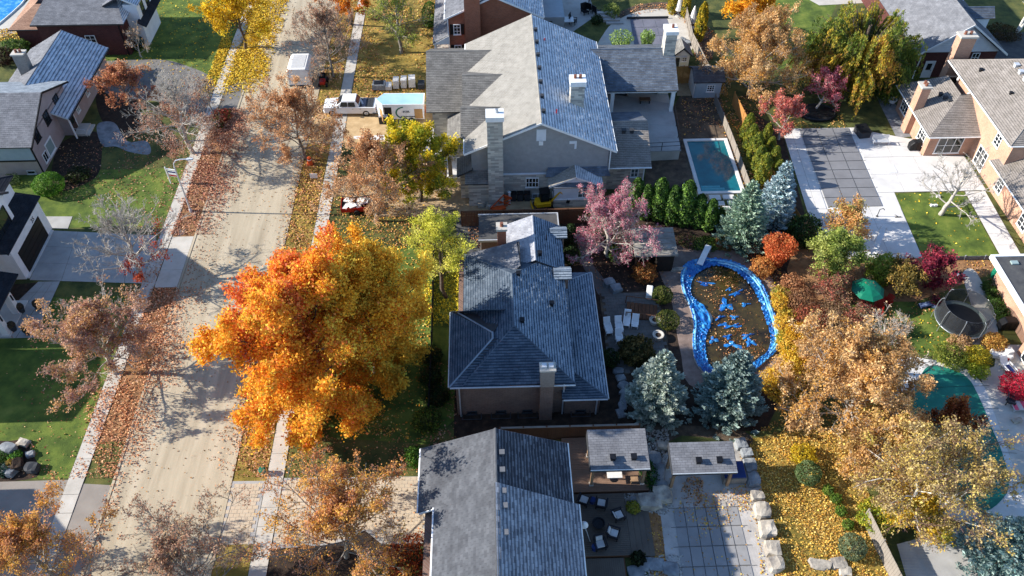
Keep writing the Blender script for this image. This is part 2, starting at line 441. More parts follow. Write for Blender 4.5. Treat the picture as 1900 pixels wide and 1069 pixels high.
def wall(root, x0, x1, y0, y1, z0, z1, mat, name='wall'): return MB().span(x0, x1, y0, y1, z0, z1).build(name, mat, root)
def gable_wall_y(root, x0, x1, y, z0, z1, zr, mat, th=.2, xm=None):
    xm = (x0+x1)/2 if xm is None else xm
    y -= .005; th += .01; return MB().ext([(x0, y, z0), (x1, y, z0), (x1, y, z1), (xm, y, zr), (x0, y, z1)], (0, th, 0)).build('gable_wall', mat, root)
def gable_wall_x(root, y0, y1, x, z0, z1, zr, mat, th=.2):
    x -= .005; th += .01; return MB().ext([(x, y0, z0), (x, y1, z0), (x, y1, z1), (x, (y0+y1)/2, zr), (x, y0, z1)], (th, 0, 0)).build('gable_wall', mat, root)
FACES = {'S': ((1, 0), (0, -1)), 'N': ((-1, 0), (0, 1)), 'W': ((0, -1), (-1, 0)), 'E': ((0, 1), (1, 0))}
def facebox(mb, c, face, u0, u1, z0, z1, d0, d1, m=0):
    (ux, uy), (nx, ny) = FACES[face]
    pts = [(c[0]+ux*u+nx*d, c[1]+uy*u+ny*d) for u, d in ((u0, d0), (u0, d1), (u1, d1), (u1, d0))]
    return mb.prism(pts, c[2]+z0, c[2]+z1, m)
def window(root, c, w, h, face, nx=2, ny=2, frame=WHITE, glass=GLASS, shutters=None, name='window', fw=.08):
    """c = centre on the wall's surface"""
    mb = MB(); a, b = w/2, h/2
    for u0, u1, z0, z1 in ((-a, -a+fw, -b, b), (a-fw, a, -b, b), (-a+fw, a-fw, -b, -b+fw), (-a+fw, a-fw, b-fw, b)):
        facebox(mb, c, face, u0, u1, z0, z1, -.03, .07)
    for i in range(1, nx):
        u = -a+w*i/nx; facebox(mb, c, face, u-.03, u+.03, -b+fw, b-fw, .0, .055)
    for j in range(1, ny):
        z = -b+h*j/ny; facebox(mb, c, face, -a+fw, a-fw, z-.025, z+.025, .0, .05)
    o = mb.build(name, frame, root)
    facebox(MB(), c, face, -a+fw*.5, a-fw*.5, -b+fw*.5, b-fw*.5, -.02, .03).build('pane', glass, o)
    facebox(MB(), c, face, -a-.06, a+.06, -b-.07, -b-.004, -.02, .11).build('sill', frame, o)
    if shutters:
        for s in (-1, 1):
            u = s*(a+.22); facebox(MB(), c, face, u-.19, u+.19, -b, b, -.02, .05).build('shutter', shutters, root)
    return o
def door(root, c, w, h, face, mat=WHITE, glass=GLASS, frame=WHITE, lite=True):
    mb = MB(); facebox(mb, c, face, -w/2, w/2, 0, h, -.02, .05); o = mb.build('door', mat, root)
    f = MB()
    for u0, u1, z0, z1 in ((-w/2-.12, -w/2, 0, h+.12), (w/2, w/2+.12, 0, h+.12), (-w/2, w/2, h, h+.12)): facebox(f, c, face, u0, u1, z0, z1, -.02, .08)
    f.build('door_frame', frame, root)
    if lite: facebox(MB(), c, face, -w*.3, w*.3, h*.5, h*.9, .04, .065).build('pane', glass, o)
    facebox(MB(), c, face, w*.36, w*.44, h*.44, h*.5, .05, .11).build('handle', METAL, o)
    return o
def chimney(root, cx, cy, dx, dy, z0, z1, mat, capmat=WHITE, pots=((0, 0),), cap=.18, potmat=TERRA):
    o = MB().span(cx-dx/2, cx+dx/2, cy-dy/2, cy+dy/2, z0, z1).build('chimney', mat, root)
    MB().span(cx-dx/2-.1, cx+dx/2+.1, cy-dy/2-.1, cy+dy/2+.1, z1, z1+cap).build('chimney_cap', capmat, o)
    for a, b in pots: MB().lathe((cx+a, cy+b, z1+cap), [(.17, 0), (.14, .1), (.15, .34), (.11, .34)], 8).build('chimney_pot', potmat, o)
    return o
def vent(root, x, y, z, mat=DKGREY, s=.34):
    o = MB().span(x-s/2, x+s/2, y-s/2, y+s/2, z-.12, z+.22).build('roof_vent', mat, root)
    MB().span(x-s*.65, x+s*.65, y-s*.65, y+s*.65, z+.22, z+.27).build('vent_hood', mat, o)
def gutter(root, p0, p1, mat=WHITE): return MB().tube(p0, p1, .07, .07, 6).build('gutter', mat, root)
def downspout(root, x, y, z0, z1, mat=WHITE): return MB().span(x-.05, x+.05, y-.05, y+.05, z0, z1).build('downspout', mat, root)

# ------------------------------------------------------------------ plants
def text(name, body, size, loc, rot, mat, parent):
    cu = bpy.data.curves.new(name, 'FONT'); cu.body = body; cu.size = size; cu.extrude = .012; cu.align_x = 'CENTER'
    t = bpy.data.objects.new(name, cu); COL.objects.link(t); bpy.context.view_layer.update()
    me = bpy.data.meshes.new_from_object(t.evaluated_get(bpy.context.evaluated_depsgraph_get())); me.name = name; bpy.data.objects.remove(t)
    me.materials.clear(); me.materials.append(mat)
    o = link(name, me, parent); o.location = loc; o.rotation_euler = rot; return o
def unit(a): return a/np.maximum(np.linalg.norm(a, axis=-1, keepdims=True), 1e-9)
def palette(pal): return np.array([lin(c) for c in pal])
def leafmesh(name, rg, c, L, W, cols, mat, parent, axis=None, nrm=None, local=True):
    """one rhombic leaf per centre"""
    n = len(c)
    ax = unit(rg.normal(size=(n, 3))) if axis is None else unit(axis)
    sd_ = rg.normal(size=(n, 3)) if nrm is None else np.cross(nrm+rg.normal(size=(n, 3))*.5, ax)
    side = unit(sd_-ax*np.sum(sd_*ax, axis=1, keepdims=True))
    up = np.cross(ax, side)
    q_ = rg.uniform(.5, 1.45, n); l = (L*q_*rg.uniform(.85, 1.15, n))[:, None]; w = (W*q_*rg.uniform(.75, 1.2, n))[:, None]
    v = np.empty((n, 4, 3)); v[:, 0] = c-ax*l*.5; v[:, 1] = c+side*w*.5+up*l*.06; v[:, 2] = c+ax*l*.5; v[:, 3] = c-side*w*.5+up*l*.06
    return rawmesh(name, v.reshape(-1, 3), np.arange(n*4).reshape(-1, 4), mat, parent, cols, local=local)
def spawn(rg, pts, L, r, n, t0, t1, a0, a1, lf, K, upb, jit, rf, rmin, gid=None):
    N, K0, _ = pts.shape
    idx = np.repeat(np.arange(N), n); M_ = len(idx)
    t = rg.uniform(t0, t1, M_)
    s = t*(K0-1); i = np.minimum(s.astype(int), K0-2); f = (s-i)[:, None]
    a, b = pts[idx, i], pts[idx, i+1]
    tg = unit(b-a); pr = unit(np.cross(tg, rg.normal(size=(M_, 3))))
    an = rg.uniform(a0, a1, M_)[:, None]
    d = unit(np.cos(an)*tg+np.sin(an)*pr+np.array([0, 0, upb]))
    ln = L[idx]*lf*(1-.45*t)*rg.uniform(.6, 1.15, M_)
    out = np.zeros((M_, K, 3)); out[:, 0] = a+(b-a)*f
    for k in range(1, K):
        d = unit(d+rg.normal(size=(M_, 3))*jit+np.array([0, 0, upb*.3]))
        out[:, k] = out[:, k-1]+d*(ln/(K-1))[:, None]
    return out, ln, np.maximum(r[idx]*(1-.55*t)*rf, rmin), idx
def tubes(pts, r, taper, ns):
    N, K, _ = pts.shape
    tg = np.empty_like(pts); tg[:, 1:-1] = pts[:, 2:]-pts[:, :-2]; tg[:, 0] = pts[:, 1]-pts[:, 0]; tg[:, -1] = pts[:, -1]-pts[:, -2]
    tg = unit(tg); ref = np.where(np.abs(tg[..., 2:]) > .9, np.array([1., 0, 0]), np.array([0, 0, 1.]))
    u = unit(np.cross(tg, ref)); w = np.cross(tg, u)
    rr = r[:, None]*np.linspace(1, taper, K)[None]
    an = np.arange(ns)*2*np.pi/ns
    ring = u[:, :, None]*np.cos(an)[None, None, :, None]+w[:, :, None]*np.sin(an)[None, None, :, None]
    v = pts[:, :, None]+ring*rr[:, :, None, None]
    ids = np.arange(N*K*ns).reshape(N, K, ns)
    a, b = ids[:, :-1], ids[:, 1:]
    f = np.stack([a, np.roll(a, -1, 2), np.roll(b, -1, 2), b], -1).reshape(-1, 4)
    return v.reshape(-1, 3), f
def merge(parts):
    vs, fs, n = [], [], 0
    for v, f in parts: vs.append(v); fs.append(f+n); n += len(v)
    return np.concatenate(vs), np.concatenate(fs)
def tree(name, label, x, y, h, r, cb, tr=.2, nl=14, n2=7, n3=6, n4=4, leaves=0, size=.16, pal=('#888833',), bark=BARK,
         seed=1, sig=.14, stems=1, mask=None, group=None, el=(.25, 1.15), upb=.18, jit=.22, cat='tree', coh=.7, tw=.011, wide=.8, lean=(0, 0), wood_only=False, bright=None, ttop=.8, tbark=None, gain=1.22):
    rg = np.random.default_rng(seed)
    root = thing(name, label, cat, (x, y, 0), 0, group)
    hc, rz = (h+cb)/2, (h-cb)/2
    trunks, tL = [], []
    for s in range(stems):
        K = 9; t = np.linspace(0, 1, K); az = 2*np.pi*s/max(stems, 1)+rg.uniform(0, 1)
        sp = 0 if stems == 1 else r*.45
        w = np.cumsum(rg.normal(size=(K, 2))*h*.012, axis=0); w[0] = 0
        px_ = w[:, 0]+np.cos(az)*sp*t**1.2+lean[0]*t**1.3; py_ = w[:, 1]+np.sin(az)*sp*t**1.2+lean[1]*t**1.3
        trunks.append(np.stack([px_, py_, t*h*ttop-.05], 1)); tL.append(h)
    trunks = np.array(trunks)
    wood = [tubes(trunks, np.full(stems, tr*(1 if stems == 1 else .7)), .3, 8)]
    limbs, lr, lL = [], [], []
    for s in range(stems):
        for i in range(nl):
            q = (i+rg.uniform(0, 1))/nl
            z0 = cb*.9+(h*ttop-cb*.9)*q**.9
            tt = min(max(z0/(h*ttop), .02), 1.)
            k = min(int(tt*8), 7); f = tt*8-k
            st = trunks[s, k]*(1-f)+trunks[s, k+1]*f
            az = i*2.399+rg.uniform(-.4, .4)+s; e = el[0]+(el[1]-el[0])*q+rg.uniform(-.12, .12)
            d = np.array([np.cos(az)*np.cos(e), np.sin(az)*np.cos(e), np.sin(e)])
            # distance to the crown's ellipsoid
            o = (st-np.array([lean[0]*.7, lean[1]*.7, hc]))/np.array([r, r, rz]); dd = d/np.array([r, r, rz])
            A, B, C_ = dd@dd, o@dd, o@o-1
            dist = (-B+math.sqrt(max(B*B-A*C_, 0.01)))/A
            ln = max(dist, r*.25)*rg.uniform(wide, 1.0)
            pts = [st]; dv = d.copy()
            for _k in range(5):
                dv = dv+rg.normal(size=3)*.11+np.array([0, 0, .05]); dv /= np.linalg.norm(dv)
                pts.append(pts[-1]+dv*ln/5)
            limbs.append(pts); lL.append(ln); lr.append(max(tr*.34*(1-.55*q), .028))
    limbs, lL, lr = np.array(limbs), np.array(lL), np.array(lr)
    wood.append(tubes(limbs, lr, .3, 5))
    b2, L2, r2, i2 = spawn(rg, limbs, lL, lr, n2, .14, 1., .4, 1.15, .56, 5, upb, jit, .5, tw*1.9)
    twigs = [tubes(b2, r2, .45, 4)]
    b3, L3, r3, i3 = spawn(rg, b2, L2, r2, n3, .12, 1., .4, 1.15, .55, 3, upb, jit, .55, tw*1.35)
    twigs.append(tubes(b3, r3, .6, 3)); top = b3; tid = i3
    if n4:
        b4, L4, r4, i4 = spawn(rg, b3, np.maximum(L3, .45), r3, n4, .15, 1., .4, 1.15, .62, 2, upb, jit, .7, tw)
        twigs.append(tubes(b4, r4, .7, 3)); top = b4; tid = i3[i4]
    v, f = merge(wood)
    rawmesh('trunk', v, f, bark, root, local=True)
    v, f = merge(twigs)
    rawmesh('twigs', v, f, tbark or bark, root, local=True)
    if leaves:
        N, K, _ = top.shape
        if mask is not None:
            keep = np.flatnonzero(mask(top[:, -1], rg)); top, tid = top[keep], tid[keep]; N = len(top)
        if N:
            i = rg.integers(0, N, leaves); t = rg.uniform(.3, 1, leaves)*(K-1); k = np.minimum(t.astype(int), K-2); f = (t-k)[:, None]
            c = top[i, k]*(1-f)+top[i, k+1]*f+rg.normal(size=(leaves, 3))*sig
            pa = np.minimum(palette(pal)*gain, .9)
            pc = rg.integers(0, len(pa), 20000)[tid[i] % 20000]
            if bright is not None: pc = bright(c, rg, len(pa))
            pc = np.where(rg.uniform(size=leaves) < coh, pc, rg.integers(0, len(pa), leaves))
            cols = pa[pc]*rg.uniform(.7, 1.22, (leaves, 1))
            leafmesh('crown', rg, c, size, size*.72, cols, LEAF, root)
    return root
def shrub(name, label, x, y, h, r, pal, n=1800, size=.13, seed=3, clipped=False, cat='shrub', group=None, sy=1., shape='round', mat=None, z=0., axis_up=0.):
    rg = np.random.default_rng(seed)
    root = thing(name, label, cat, (x, y, z), 0, group)
    d = unit(rg.normal(size=(n, 3)))
    rad = rg.uniform(.93, 1.0, n) if clipped else 1-np.abs(rg.normal(size=n))*.2
    bump = 1+.05*np.sin(d[:, 0]*6+seed)*np.cos(d[:, 1]*5+d[:, 2]*7) if clipped else 1+.16*np.sin(d[:, 0]*7+seed)*np.cos(d[:, 1]*6+d[:, 2]*5+seed)
    q = d*np.clip(rad*bump, 0, 1.3)[:, None]
    c = np.empty((n, 3))
    if shape == 'column':
        tz = rg.uniform(0, 1, n)**.85; rr = r*np.minimum(1, .55+tz*2.2)*np.sqrt(np.clip(1-tz**2.6, 0, 1))
        a = rg.uniform(0, 2*np.pi, n); w = (1-np.abs(rg.normal(size=n))*.16)*(1+.12*np.sin(a*5+tz*17+seed))
        c[:, 0], c[:, 1], c[:, 2] = np.cos(a)*rr*w, np.sin(a)*rr*w*sy, .08+tz*(h-.08)
        d = np.stack([np.cos(a), np.sin(a), .5+0*a], 1)
    elif shape == 'vase':
        tz = rg.uniform(0.1, 1, n); rr = r*(.35+.65*tz)*np.sqrt(rg.uniform(.1, 1, n)); a = rg.uniform(0, 2*np.pi, n)
        c[:, 0], c[:, 1], c[:, 2] = np.cos(a)*rr, np.sin(a)*rr*sy, tz*h*(1-.25*(rr/r)**2)
    else:
        c[:, 0], c[:, 1], c[:, 2] = q[:, 0]*r, q[:, 1]*r*sy, np.maximum(h*.48+q[:, 2]*h*.52, .03)
    pa = palette(pal)
    cl = (np.floor(c[:, 0]*2.3+seed)+np.floor(c[:, 1]*2.3)*3+np.floor(c[:, 2]*2.3)*7).astype(int) % len(pa)
    cl = np.where(rg.uniform(size=n) < .6, cl, rg.integers(0, len(pa), n))
    cols = pa[cl]*rg.uniform(.7, 1.2, (n, 1))
    ns = 7; a = rg.uniform(0, 2*np.pi, ns)
    st = np.zeros((ns, 4, 3)); tt = np.linspace(0, 1, 4)
    for i in range(ns): st[i] = np.stack([np.cos(a[i])*r*.55*tt, np.sin(a[i])*r*.55*sy*tt, tt*h*.75], 1)+np.vstack([[0, 0, 0], rg.normal(size=(3, 3))*.05*r])
    v, f = tubes(st, np.full(ns, .025+.01*h), .4, 4)
    rawmesh('stems', v, f, BARK, root, local=True)
    ax = rg.normal(size=(n, 3)); ax[:, 2] += axis_up
    leafmesh('foliage', rg, c, size, size*.66, cols, mat or LEAF, root, axis=ax, nrm=d)
    return root
def spruce(name, label, x, y, h, r, seed=1, pal=('#56706c', '#78938f', '#9db5b0'), n=15000, group=None, bottom=.25):
    rg = np.random.default_rng(seed)
    root = thing(name, label, 'conifer', (x, y, 0), 0, group)
    br, rows = [], []
    z = bottom
    while z < h*.97:
        R_ = r*(1-(z/h)**1.45)*rg.uniform(.88, 1.1)+.1
        nb = max(5, int(6+R_*2.6)); a0 = rg.uniform(0, 6.28)
        for i in range(nb):
            a = a0+i*6.283/nb+rg.uniform(-.2, .2); L_ = R_*rg.uniform(.78, 1.12); t = np.linspace(0, 1, 5)
            dz = -.22*L_*np.sin(t*2.2)+.16*L_*t**3+(.45*L_*t if z > h*.8 else 0)
            br.append(np.stack([np.cos(a)*L_*t, np.sin(a)*L_*t, z+dz], 1)); rows.append(L_)
        z += max(.28, .055*h*(1-z/h)+.16)
    br, rows = np.array(br), np.array(rows)
    tk = np.stack([np.zeros(6), np.zeros(6), np.linspace(0, h, 6)], 1)[None]
    v, f = merge([tubes(tk, np.array([.05+.02*h]), .12, 7), tubes(br, np.full(len(br), .025), .4, 3)])
    rawmesh('trunk', v, f, BARK, root, local=True)
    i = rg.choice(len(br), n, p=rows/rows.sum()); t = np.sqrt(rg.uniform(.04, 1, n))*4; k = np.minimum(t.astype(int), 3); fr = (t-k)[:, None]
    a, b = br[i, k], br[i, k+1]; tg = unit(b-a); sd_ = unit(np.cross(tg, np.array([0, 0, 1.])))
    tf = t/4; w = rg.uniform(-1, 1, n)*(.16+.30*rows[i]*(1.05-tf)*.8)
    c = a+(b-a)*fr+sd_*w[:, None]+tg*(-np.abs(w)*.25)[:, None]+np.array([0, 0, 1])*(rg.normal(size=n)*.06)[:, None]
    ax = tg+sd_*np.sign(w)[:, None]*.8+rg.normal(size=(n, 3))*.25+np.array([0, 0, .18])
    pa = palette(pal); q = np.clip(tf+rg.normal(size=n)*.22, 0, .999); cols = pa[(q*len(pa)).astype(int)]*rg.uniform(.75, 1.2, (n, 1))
    leafmesh('crown', rg, c, .27, .11, cols, NEEDLE, root, axis=ax, nrm=np.tile(np.array([[0, 0, 1.]]), (n, 1)))
    return root
_ph = np.random.default_rng(11).uniform(0, 6.28, (6, 3))
def blotch(x, y, s=1.):
    o = 0
    for k in range(6):
        fq = s*(.35*1.7**k); o = o+np.sin(x*fq*math.cos(_ph[k, 0])+y*fq*math.sin(_ph[k, 0])+_ph[k, 1])*.8**k
    return o/2.2
def inpoly(x, y, poly):
    ins = np.zeros(len(x), bool); n = len(poly)
    for i in range(n):
        (x0, y0), (x1, y1) = poly[i][:2], poly[(i+1) % n][:2]
        c = ((y0 > y) != (y1 > y)) & (x < (x1-x0)*(y-y0)/((y1-y0) if abs(y1-y0) > 1e-9 else 1e-9)+x0)
        ins ^= c
    return ins
def scatter(label, poly, dens, pal, size=.15, z=.05, seed=1, patch=0., avoid=(), tilt=.35, zj=.03, grad=None, ps=1., name='fallen_leaves'):
    rg = np.random.default_rng(seed)
    xs, ys = [p[0] for p in poly], [p[1] for p in poly]
    n = int((max(xs)-min(xs))*(max(ys)-min(ys))*dens)
    x, y = rg.uniform(min(xs), max(xs), n), rg.uniform(min(ys), max(ys), n)
    k = inpoly(x, y, poly)
    for q in avoid: k &= ~inpoly(x, y, q)
    if patch: k &= (blotch(x, y, ps)*.5+.5+rg.normal(size=n)*.22) > patch
    if grad is not None: k &= rg.uniform(size=n) < grad(x, y)
    k &= rg.uniform(size=n) < np.clip(.66+.4*blotch(x+7, y+3, 2.4)+.3*blotch(y, x, .9), .12, 1)
    x, y = x[k], y[k]; n = len(x)
    if n == 0: return
    c = np.stack([x, y, z+np.abs(rg.normal(size=n))*zj], 1)
    ax = rg.normal(size=(n, 3)); ax[:, 2] *= tilt
    pa = palette(pal); cols = pa[rg.integers(0, len(pa), n)]*rg.uniform(.65, 1.2, (n, 1))
    o = leafmesh(name, rg, c, size, size*.75, cols, LITTER, None, axis=ax, nrm=np.tile(np.array([[0, 0, 1.]]), (n, 1)))
    return tag(o, label, 'leaves', None, 'stuff')
def rock_mesh(rg, sx, sy, sz, flat=.35):
    bm = bmesh.new(); bmesh.ops.create_cube(bm, size=2); bmesh.ops.subdivide_edges(bm, edges=bm.edges[:], cuts=2, use_grid_fill=True)
    ph = [rg.uniform(0, 6.28) for _ in range(6)]
    for v in bm.verts:
        p = v.co.copy(); q = p.normalized()*1.25; p = p.lerp(q, .42)
        d = 1+.1*math.sin(p.x*3+ph[0])*math.sin(p.y*2.3+ph[1])+.07*math.sin(p.z*3+ph[2]+p.x*2)+rg.uniform(-.07, .07)
        v.co = Vector((p.x*sx*d, p.y*sy*d, p.z*sz*d))
    me = bpy.data.meshes.new('rock'); bm.to_mesh(me); bm.free(); return me
def rock(name, label, x, y, z, sx, sy, sz, mat, seed, rz=0, group=None, parent=None, cat='boulder'):
    me = rock_mesh(random.Random(seed), sx/2, sy/2, sz/2); me.materials.append(mat)
    o = link(name, me, parent); o.location = (x, y, z) if parent is None else Vector((x, y, z))-worldloc(parent); o.rotation_euler = (0, 0, rz)
    return tag(o, label, cat, group) if parent is None else o
# ------------------------------------------------------------------ the ground
sheet('ground', [(-300, -60), (300, -60), (300, 420), (-300, 420)], 0, GRASS)
ROADL, ROADR = -28.5, -20.05
sheet('road', [(ROADL, -30), (ROADR, -30), (ROADR, 300), (ROADL, 300)], .012, None or M('road_surface', ['#8f836e', '#a3967f', '#b3a68e', '#bbae97'], 1.1, .95, .2, 45, detail=10, lo=.22, hi=.75, stretch=(1, .09, 1)))
rg_ = random.Random(4)
ROADM = MATS['road_surface']
for x0, x1 in ((ROADL-.22, ROADL-.02), (ROADR+.02, ROADR+.22)):
    MB().span(x0, x1, -30, 300, -.05, .05).build('kerb', ROADM, None, 'structure')
def slabs(x0, x1, y0, y1, step, mat, name='sidewalk', skip=()):
    st = thing(name, None, None, (x0, y0, 0)); st['kind'] = 'structure'; del_ = [k for k in ('label', 'category') if k in st]
    y = y0; meshes = []
    for k in range(3):
        g = random.Random(k); mb = MB(); mb.ext([(.012, .012, -.06), (x1-x0-.012, .012, -.06), (x1-x0-.012, step-.012, -.06), (.012, step-.012, -.06)], (0, 0, .06))
        o = mb.build('slab', mat, st, local=True); meshes.append(o.data); bpy.data.objects.remove(o)
    i = 0
    while y < y1-.01:
        o = link('slab', meshes[i % 3], st); o.location = (0, y-y0, .05+rg_.uniform(-.006, .008)); y += step; i += 1
    MB().span(x0-.004, x1+.004, y0, y1, -.1, .02).build('joint_bed', SOIL, st)
slabs(-17.3, -16.05, 18, 118, 1.5, CONC)
slabs(-32.05, -30.85, 18, 118, 1.5, CONC)
def grid_pad(name, quad, nu, nv, z, mat, joint=.012, th=.06, bed=SOIL, piece='panel'):
    """a slab surface cast in separate panels; quad = 4 plan points"""
    q = [Vector(p[:2]) for p in quad]
    st = thing(name, None, None, (q[0].x, q[0].y, 0)); st['kind'] = 'structure'
    f = lambda u, v: (q[0]*(1-u)+q[1]*u)*(1-v)+(q[3]*(1-u)+q[2]*u)*v
    lu, lv = (q[1]-q[0]).length, (q[3]-q[0]).length
    for i in range(nu):
        for j in range(nv):
            a, b = joint/lu, joint/lv
            MB().prism([f(i/nu+a, j/nv+b), f((i+1)/nu-a, j/nv+b), f((i+1)/nu-a, (j+1)/nv-b), f(i/nu+a, (j+1)/nv-b)], z-th, z+rg_.uniform(-.003, .003)).build(piece, mat, st)
    MB().prism([f(.002, .002), f(.998, .002), f(.998, .998), f(.002, .998)], z-th-.02, z-.012).build('joint_bed', bed, st)
    return st
LAWN_L35 = [(-45, 38), (-32.1, 38), (-32.1, 51.8), (-45, 51.8)]
sheet('lawn', [(-60, 60.6), (-32.1, 60.6), (-32.1, 69.5), (-60, 69.5)], .004, GRASSL)
sheet('lawn', [(-60, 32.9), (-32.1, 32.9), (-32.1, 51.4), (-60, 51.4)], .004, GRASSL)
sheet('lawn', [(-47, 84.2), (-32.1, 84.2), (-32.1, 125), (-47, 125)], .004, GRASSL)
LEAFM = M('leaf_mulch', ['#6b5138', '#8f6a48', '#a87f58'], 1.5, 1., .8, 18)
sheet('verge', [(-30.8, 36), (ROADL-.22, 36), (ROADL-.22, 80), (-30.8, 80)], .004, LEAFM); sheet('verge', [(-30.8, 18), (ROADL-.22, 18), (ROADL-.22, 36), (-30.8, 36)], .004, GRASS); sheet('verge', [(-30.8, 80), (ROADL-.22, 80), (ROADL-.22, 118), (-30.8, 118)], .004, GRASSD)
sheet('verge', [(ROADR+.22, 18), (-17.35, 18), (-17.35, 118), (ROADR+.22, 118)], .004, GRASSD)
sheet('lawn', [(-16, 80.7), (-6.3, 80.7), (-6.3, 112), (-16, 112)], .004, GRASSD)
sheet('lawn', [(-16, 36.2), (-5.4, 35), (-3.2, 37.4), (-3.4, 57), (-16, 57)], .004, GRASSL)
# driveways
grid_pad('driveway', pp((97, 428), (290, 437), (290, 527), (55, 520)), 4, 3, .03, CONCB)
grid_pad('driveway_apron', [(-30.8, 59.0), (ROADL-.24, 59.0), (ROADL-.24, 52.3), (-30.8, 52.3)], 1, 3, .03, CONC)
grid_pad('front_walk', pp((71, 523), (112, 522), (64, 627), (-40, 629)), 3, 5, .027, CONCB)
grid_pad('garbage_pad', pp((82, 402), (135, 402), (126, 425), (98, 424)), 1, 1, .03, CONCB)
sheet('driveway', smooth_loop(pp((150, 122), (230, 112), (300, 111), (345, 122), (394, 147), (396, 200), (360, 215), (300, 190), (200, 175)), 6), .014, ASPH)
sheet('driveway_apron', [(-30.8, 84.6), (ROADL-.24, 86.0), (ROADL-.24, 79.6), (-30.8, 80.2)], .014, ASPH)
sheet('path', smooth_loop(pp((180, 232), (212, 228), (236, 262), (272, 262), (278, 286), (240, 282), (215, 272), (190, 270)), 5), .014, SLATEST)
sheet('planting_bed', smooth_loop(pp((110, 270), (180, 245), (188, 300), (170, 335), (100, 352)), 6), .009, MULCH)
sheet('planting_bed', smooth_loop(pp((180, 170), (225, 150), (250, 180), (262, 225), (235, 258), (190, 225)), 6), .009, MULCH)
sheet('planting_bed', pp((0, 530), (70, 524), (48, 578), (0, 580)), .009, MULCH)
sheet('planting_bed', smooth_loop(pp((-40, 826), (20, 818), (48, 818), (62, 845), (74, 872), (55, 889), (-40, 891)), 6), .009, MULCH)
sheet('driveway', [(-60, 32.75), (-32.06, 32.75), (-32.06, 24.0), (-60, 24.0)], .014, PAVERG)
sheet('driveway_apron', [(-30.84, 32.4), (ROADL-.24, 32.2), (ROADL-.24, 24), (-30.84, 24)], .014, PAVERG)
sheet('driveway', [(ROADR+.24, 80.4), (-6.2, 80.2), (-5.8, 74.6), (-8, 73.4), (ROADR+.24, 73.2)], .016, SAND)
sheet('path', pp((656, 253), (740, 250), (800, 235), (843, 275), (842, 300), (800, 300), (760, 262), (657, 258)), .02, CONCW)
sheet('yard_soil', pp((760, 300), (850, 290), (872, 372), (1070, 372), (1200, 355), (1280, 330), (1275, 180), (1335, 182), (1388, 340), (1300, 392), (1060, 392), (860, 402), (700, 402), (600, 345)), .006, SOILT)
sheet('yard_soil', pp((1200, 280), (1262, 178), (1336, 180), (1386, 330), (1372, 352), (1345, 262), (1278, 262), (1290, 372), (1195, 366)), .009, SOIL)
# main house plot
sheet('planting_bed', [(-3.4, 35.5), (12.5, 35.5), (12.5, 50.6), (-3.4, 50.6)], .008, MULCH)
sheet('planting_bed', pp((1040, 400), (1340, 400), (1500, 420), (1500, 640), (1420, 800), (1120, 800), (1040, 560)), .006, MULCH)
sheet('lawn', pp((787, 470), (866, 470), (858, 605), (788, 605)), .010, GRASSL)
sheet('driveway', pp((845, 404), (930, 402), (930, 470), (850, 470)), .014, ASPHD)
# pool terrace behind the main house
sheet('pool_deck', smooth_loop(pp((1218, 470), (1290, 452), (1365, 466), (1420, 500), (1450, 560), (1462, 640), (1430, 700), (1290, 720), (1262, 650), (1246, 560), (1225, 510)), 6), .012, POOLBR)
def paving(name, poly, sx, sy, z, mat, bed, gap=.02, th=.05, piece='paver', cam_=(0, 0), limit=300, jitter=.006, bond=True):
    """bond-laid pavers inside poly; the nearest ones are pieces of their own, the rest one joined part"""
    st = thing(name, None, None, (poly[0][0], poly[0][1], 0)); st['kind'] = 'structure'
    sheet_ = MB().prism(poly, z-th-.02, z-.015).build('joint_bed', bed, st)
    xs, ys = [p[0] for p in poly], [p[1] for p in poly]; cells = []
    j = 0; y = min(ys)
    while y < max(ys):
        x = min(xs)-(sx/2 if (j % 2 and bond) else 0)
        while x < max(xs): cells.append((x+sx/2, y+sy/2)); x += sx
        y += sy; j += 1
    cx, cy = np.array([c[0] for c in cells]), np.array([c[1] for c in cells])
    ok = np.ones(len(cx), bool)
    for dx in (-.45, .45):
        for dy in (-.45, .45): ok &= inpoly(cx+dx*sx, cy+dy*sy, poly)
    cells = sorted([cells[i] for i in np.flatnonzero(ok)], key=lambda c: (c[0]-cam_[0])**2+(c[1]-cam_[1])**2)
    ms = []
    for k in range(2):
        o = MB().span(-sx/2+gap/2, sx/2-gap/2, -sy/2+gap/2, sy/2-gap/2, -th, 0).build(piece, mat, st, local=True); ms.append(o.data); bpy.data.objects.remove(o)
    rest = MB(); org = worldloc(st)
    for i, (a, b) in enumerate(cells):
        dz = rg_.uniform(-jitter, jitter)
        if i < limit:
            o = link(piece, ms[i % 2], st); o.location = (a-org.x, b-org.y, z+dz)
        else: rest.span(a-sx/2+gap/2, a+sx/2-gap/2, b-sy/2+gap/2, b+sy/2-gap/2, z+dz-th, z+dz)
    if rest.f: rest.build(piece, mat, st, 'stuff')
    return st
PATIO_M = pp((1112, 545), (1216, 540), (1236, 600), (1242, 668), (1150, 700), (1126, 660))
paving('patio', PATIO_M, .5, .36, .05, FLAG, SOIL)
sheet('path', smooth_loop(pp((1070, 440), (1082, 446), (1100, 490), (1122, 520), (1135, 548), (1112, 548), (1098, 520), (1080, 490)), 5), .014, FLAG)
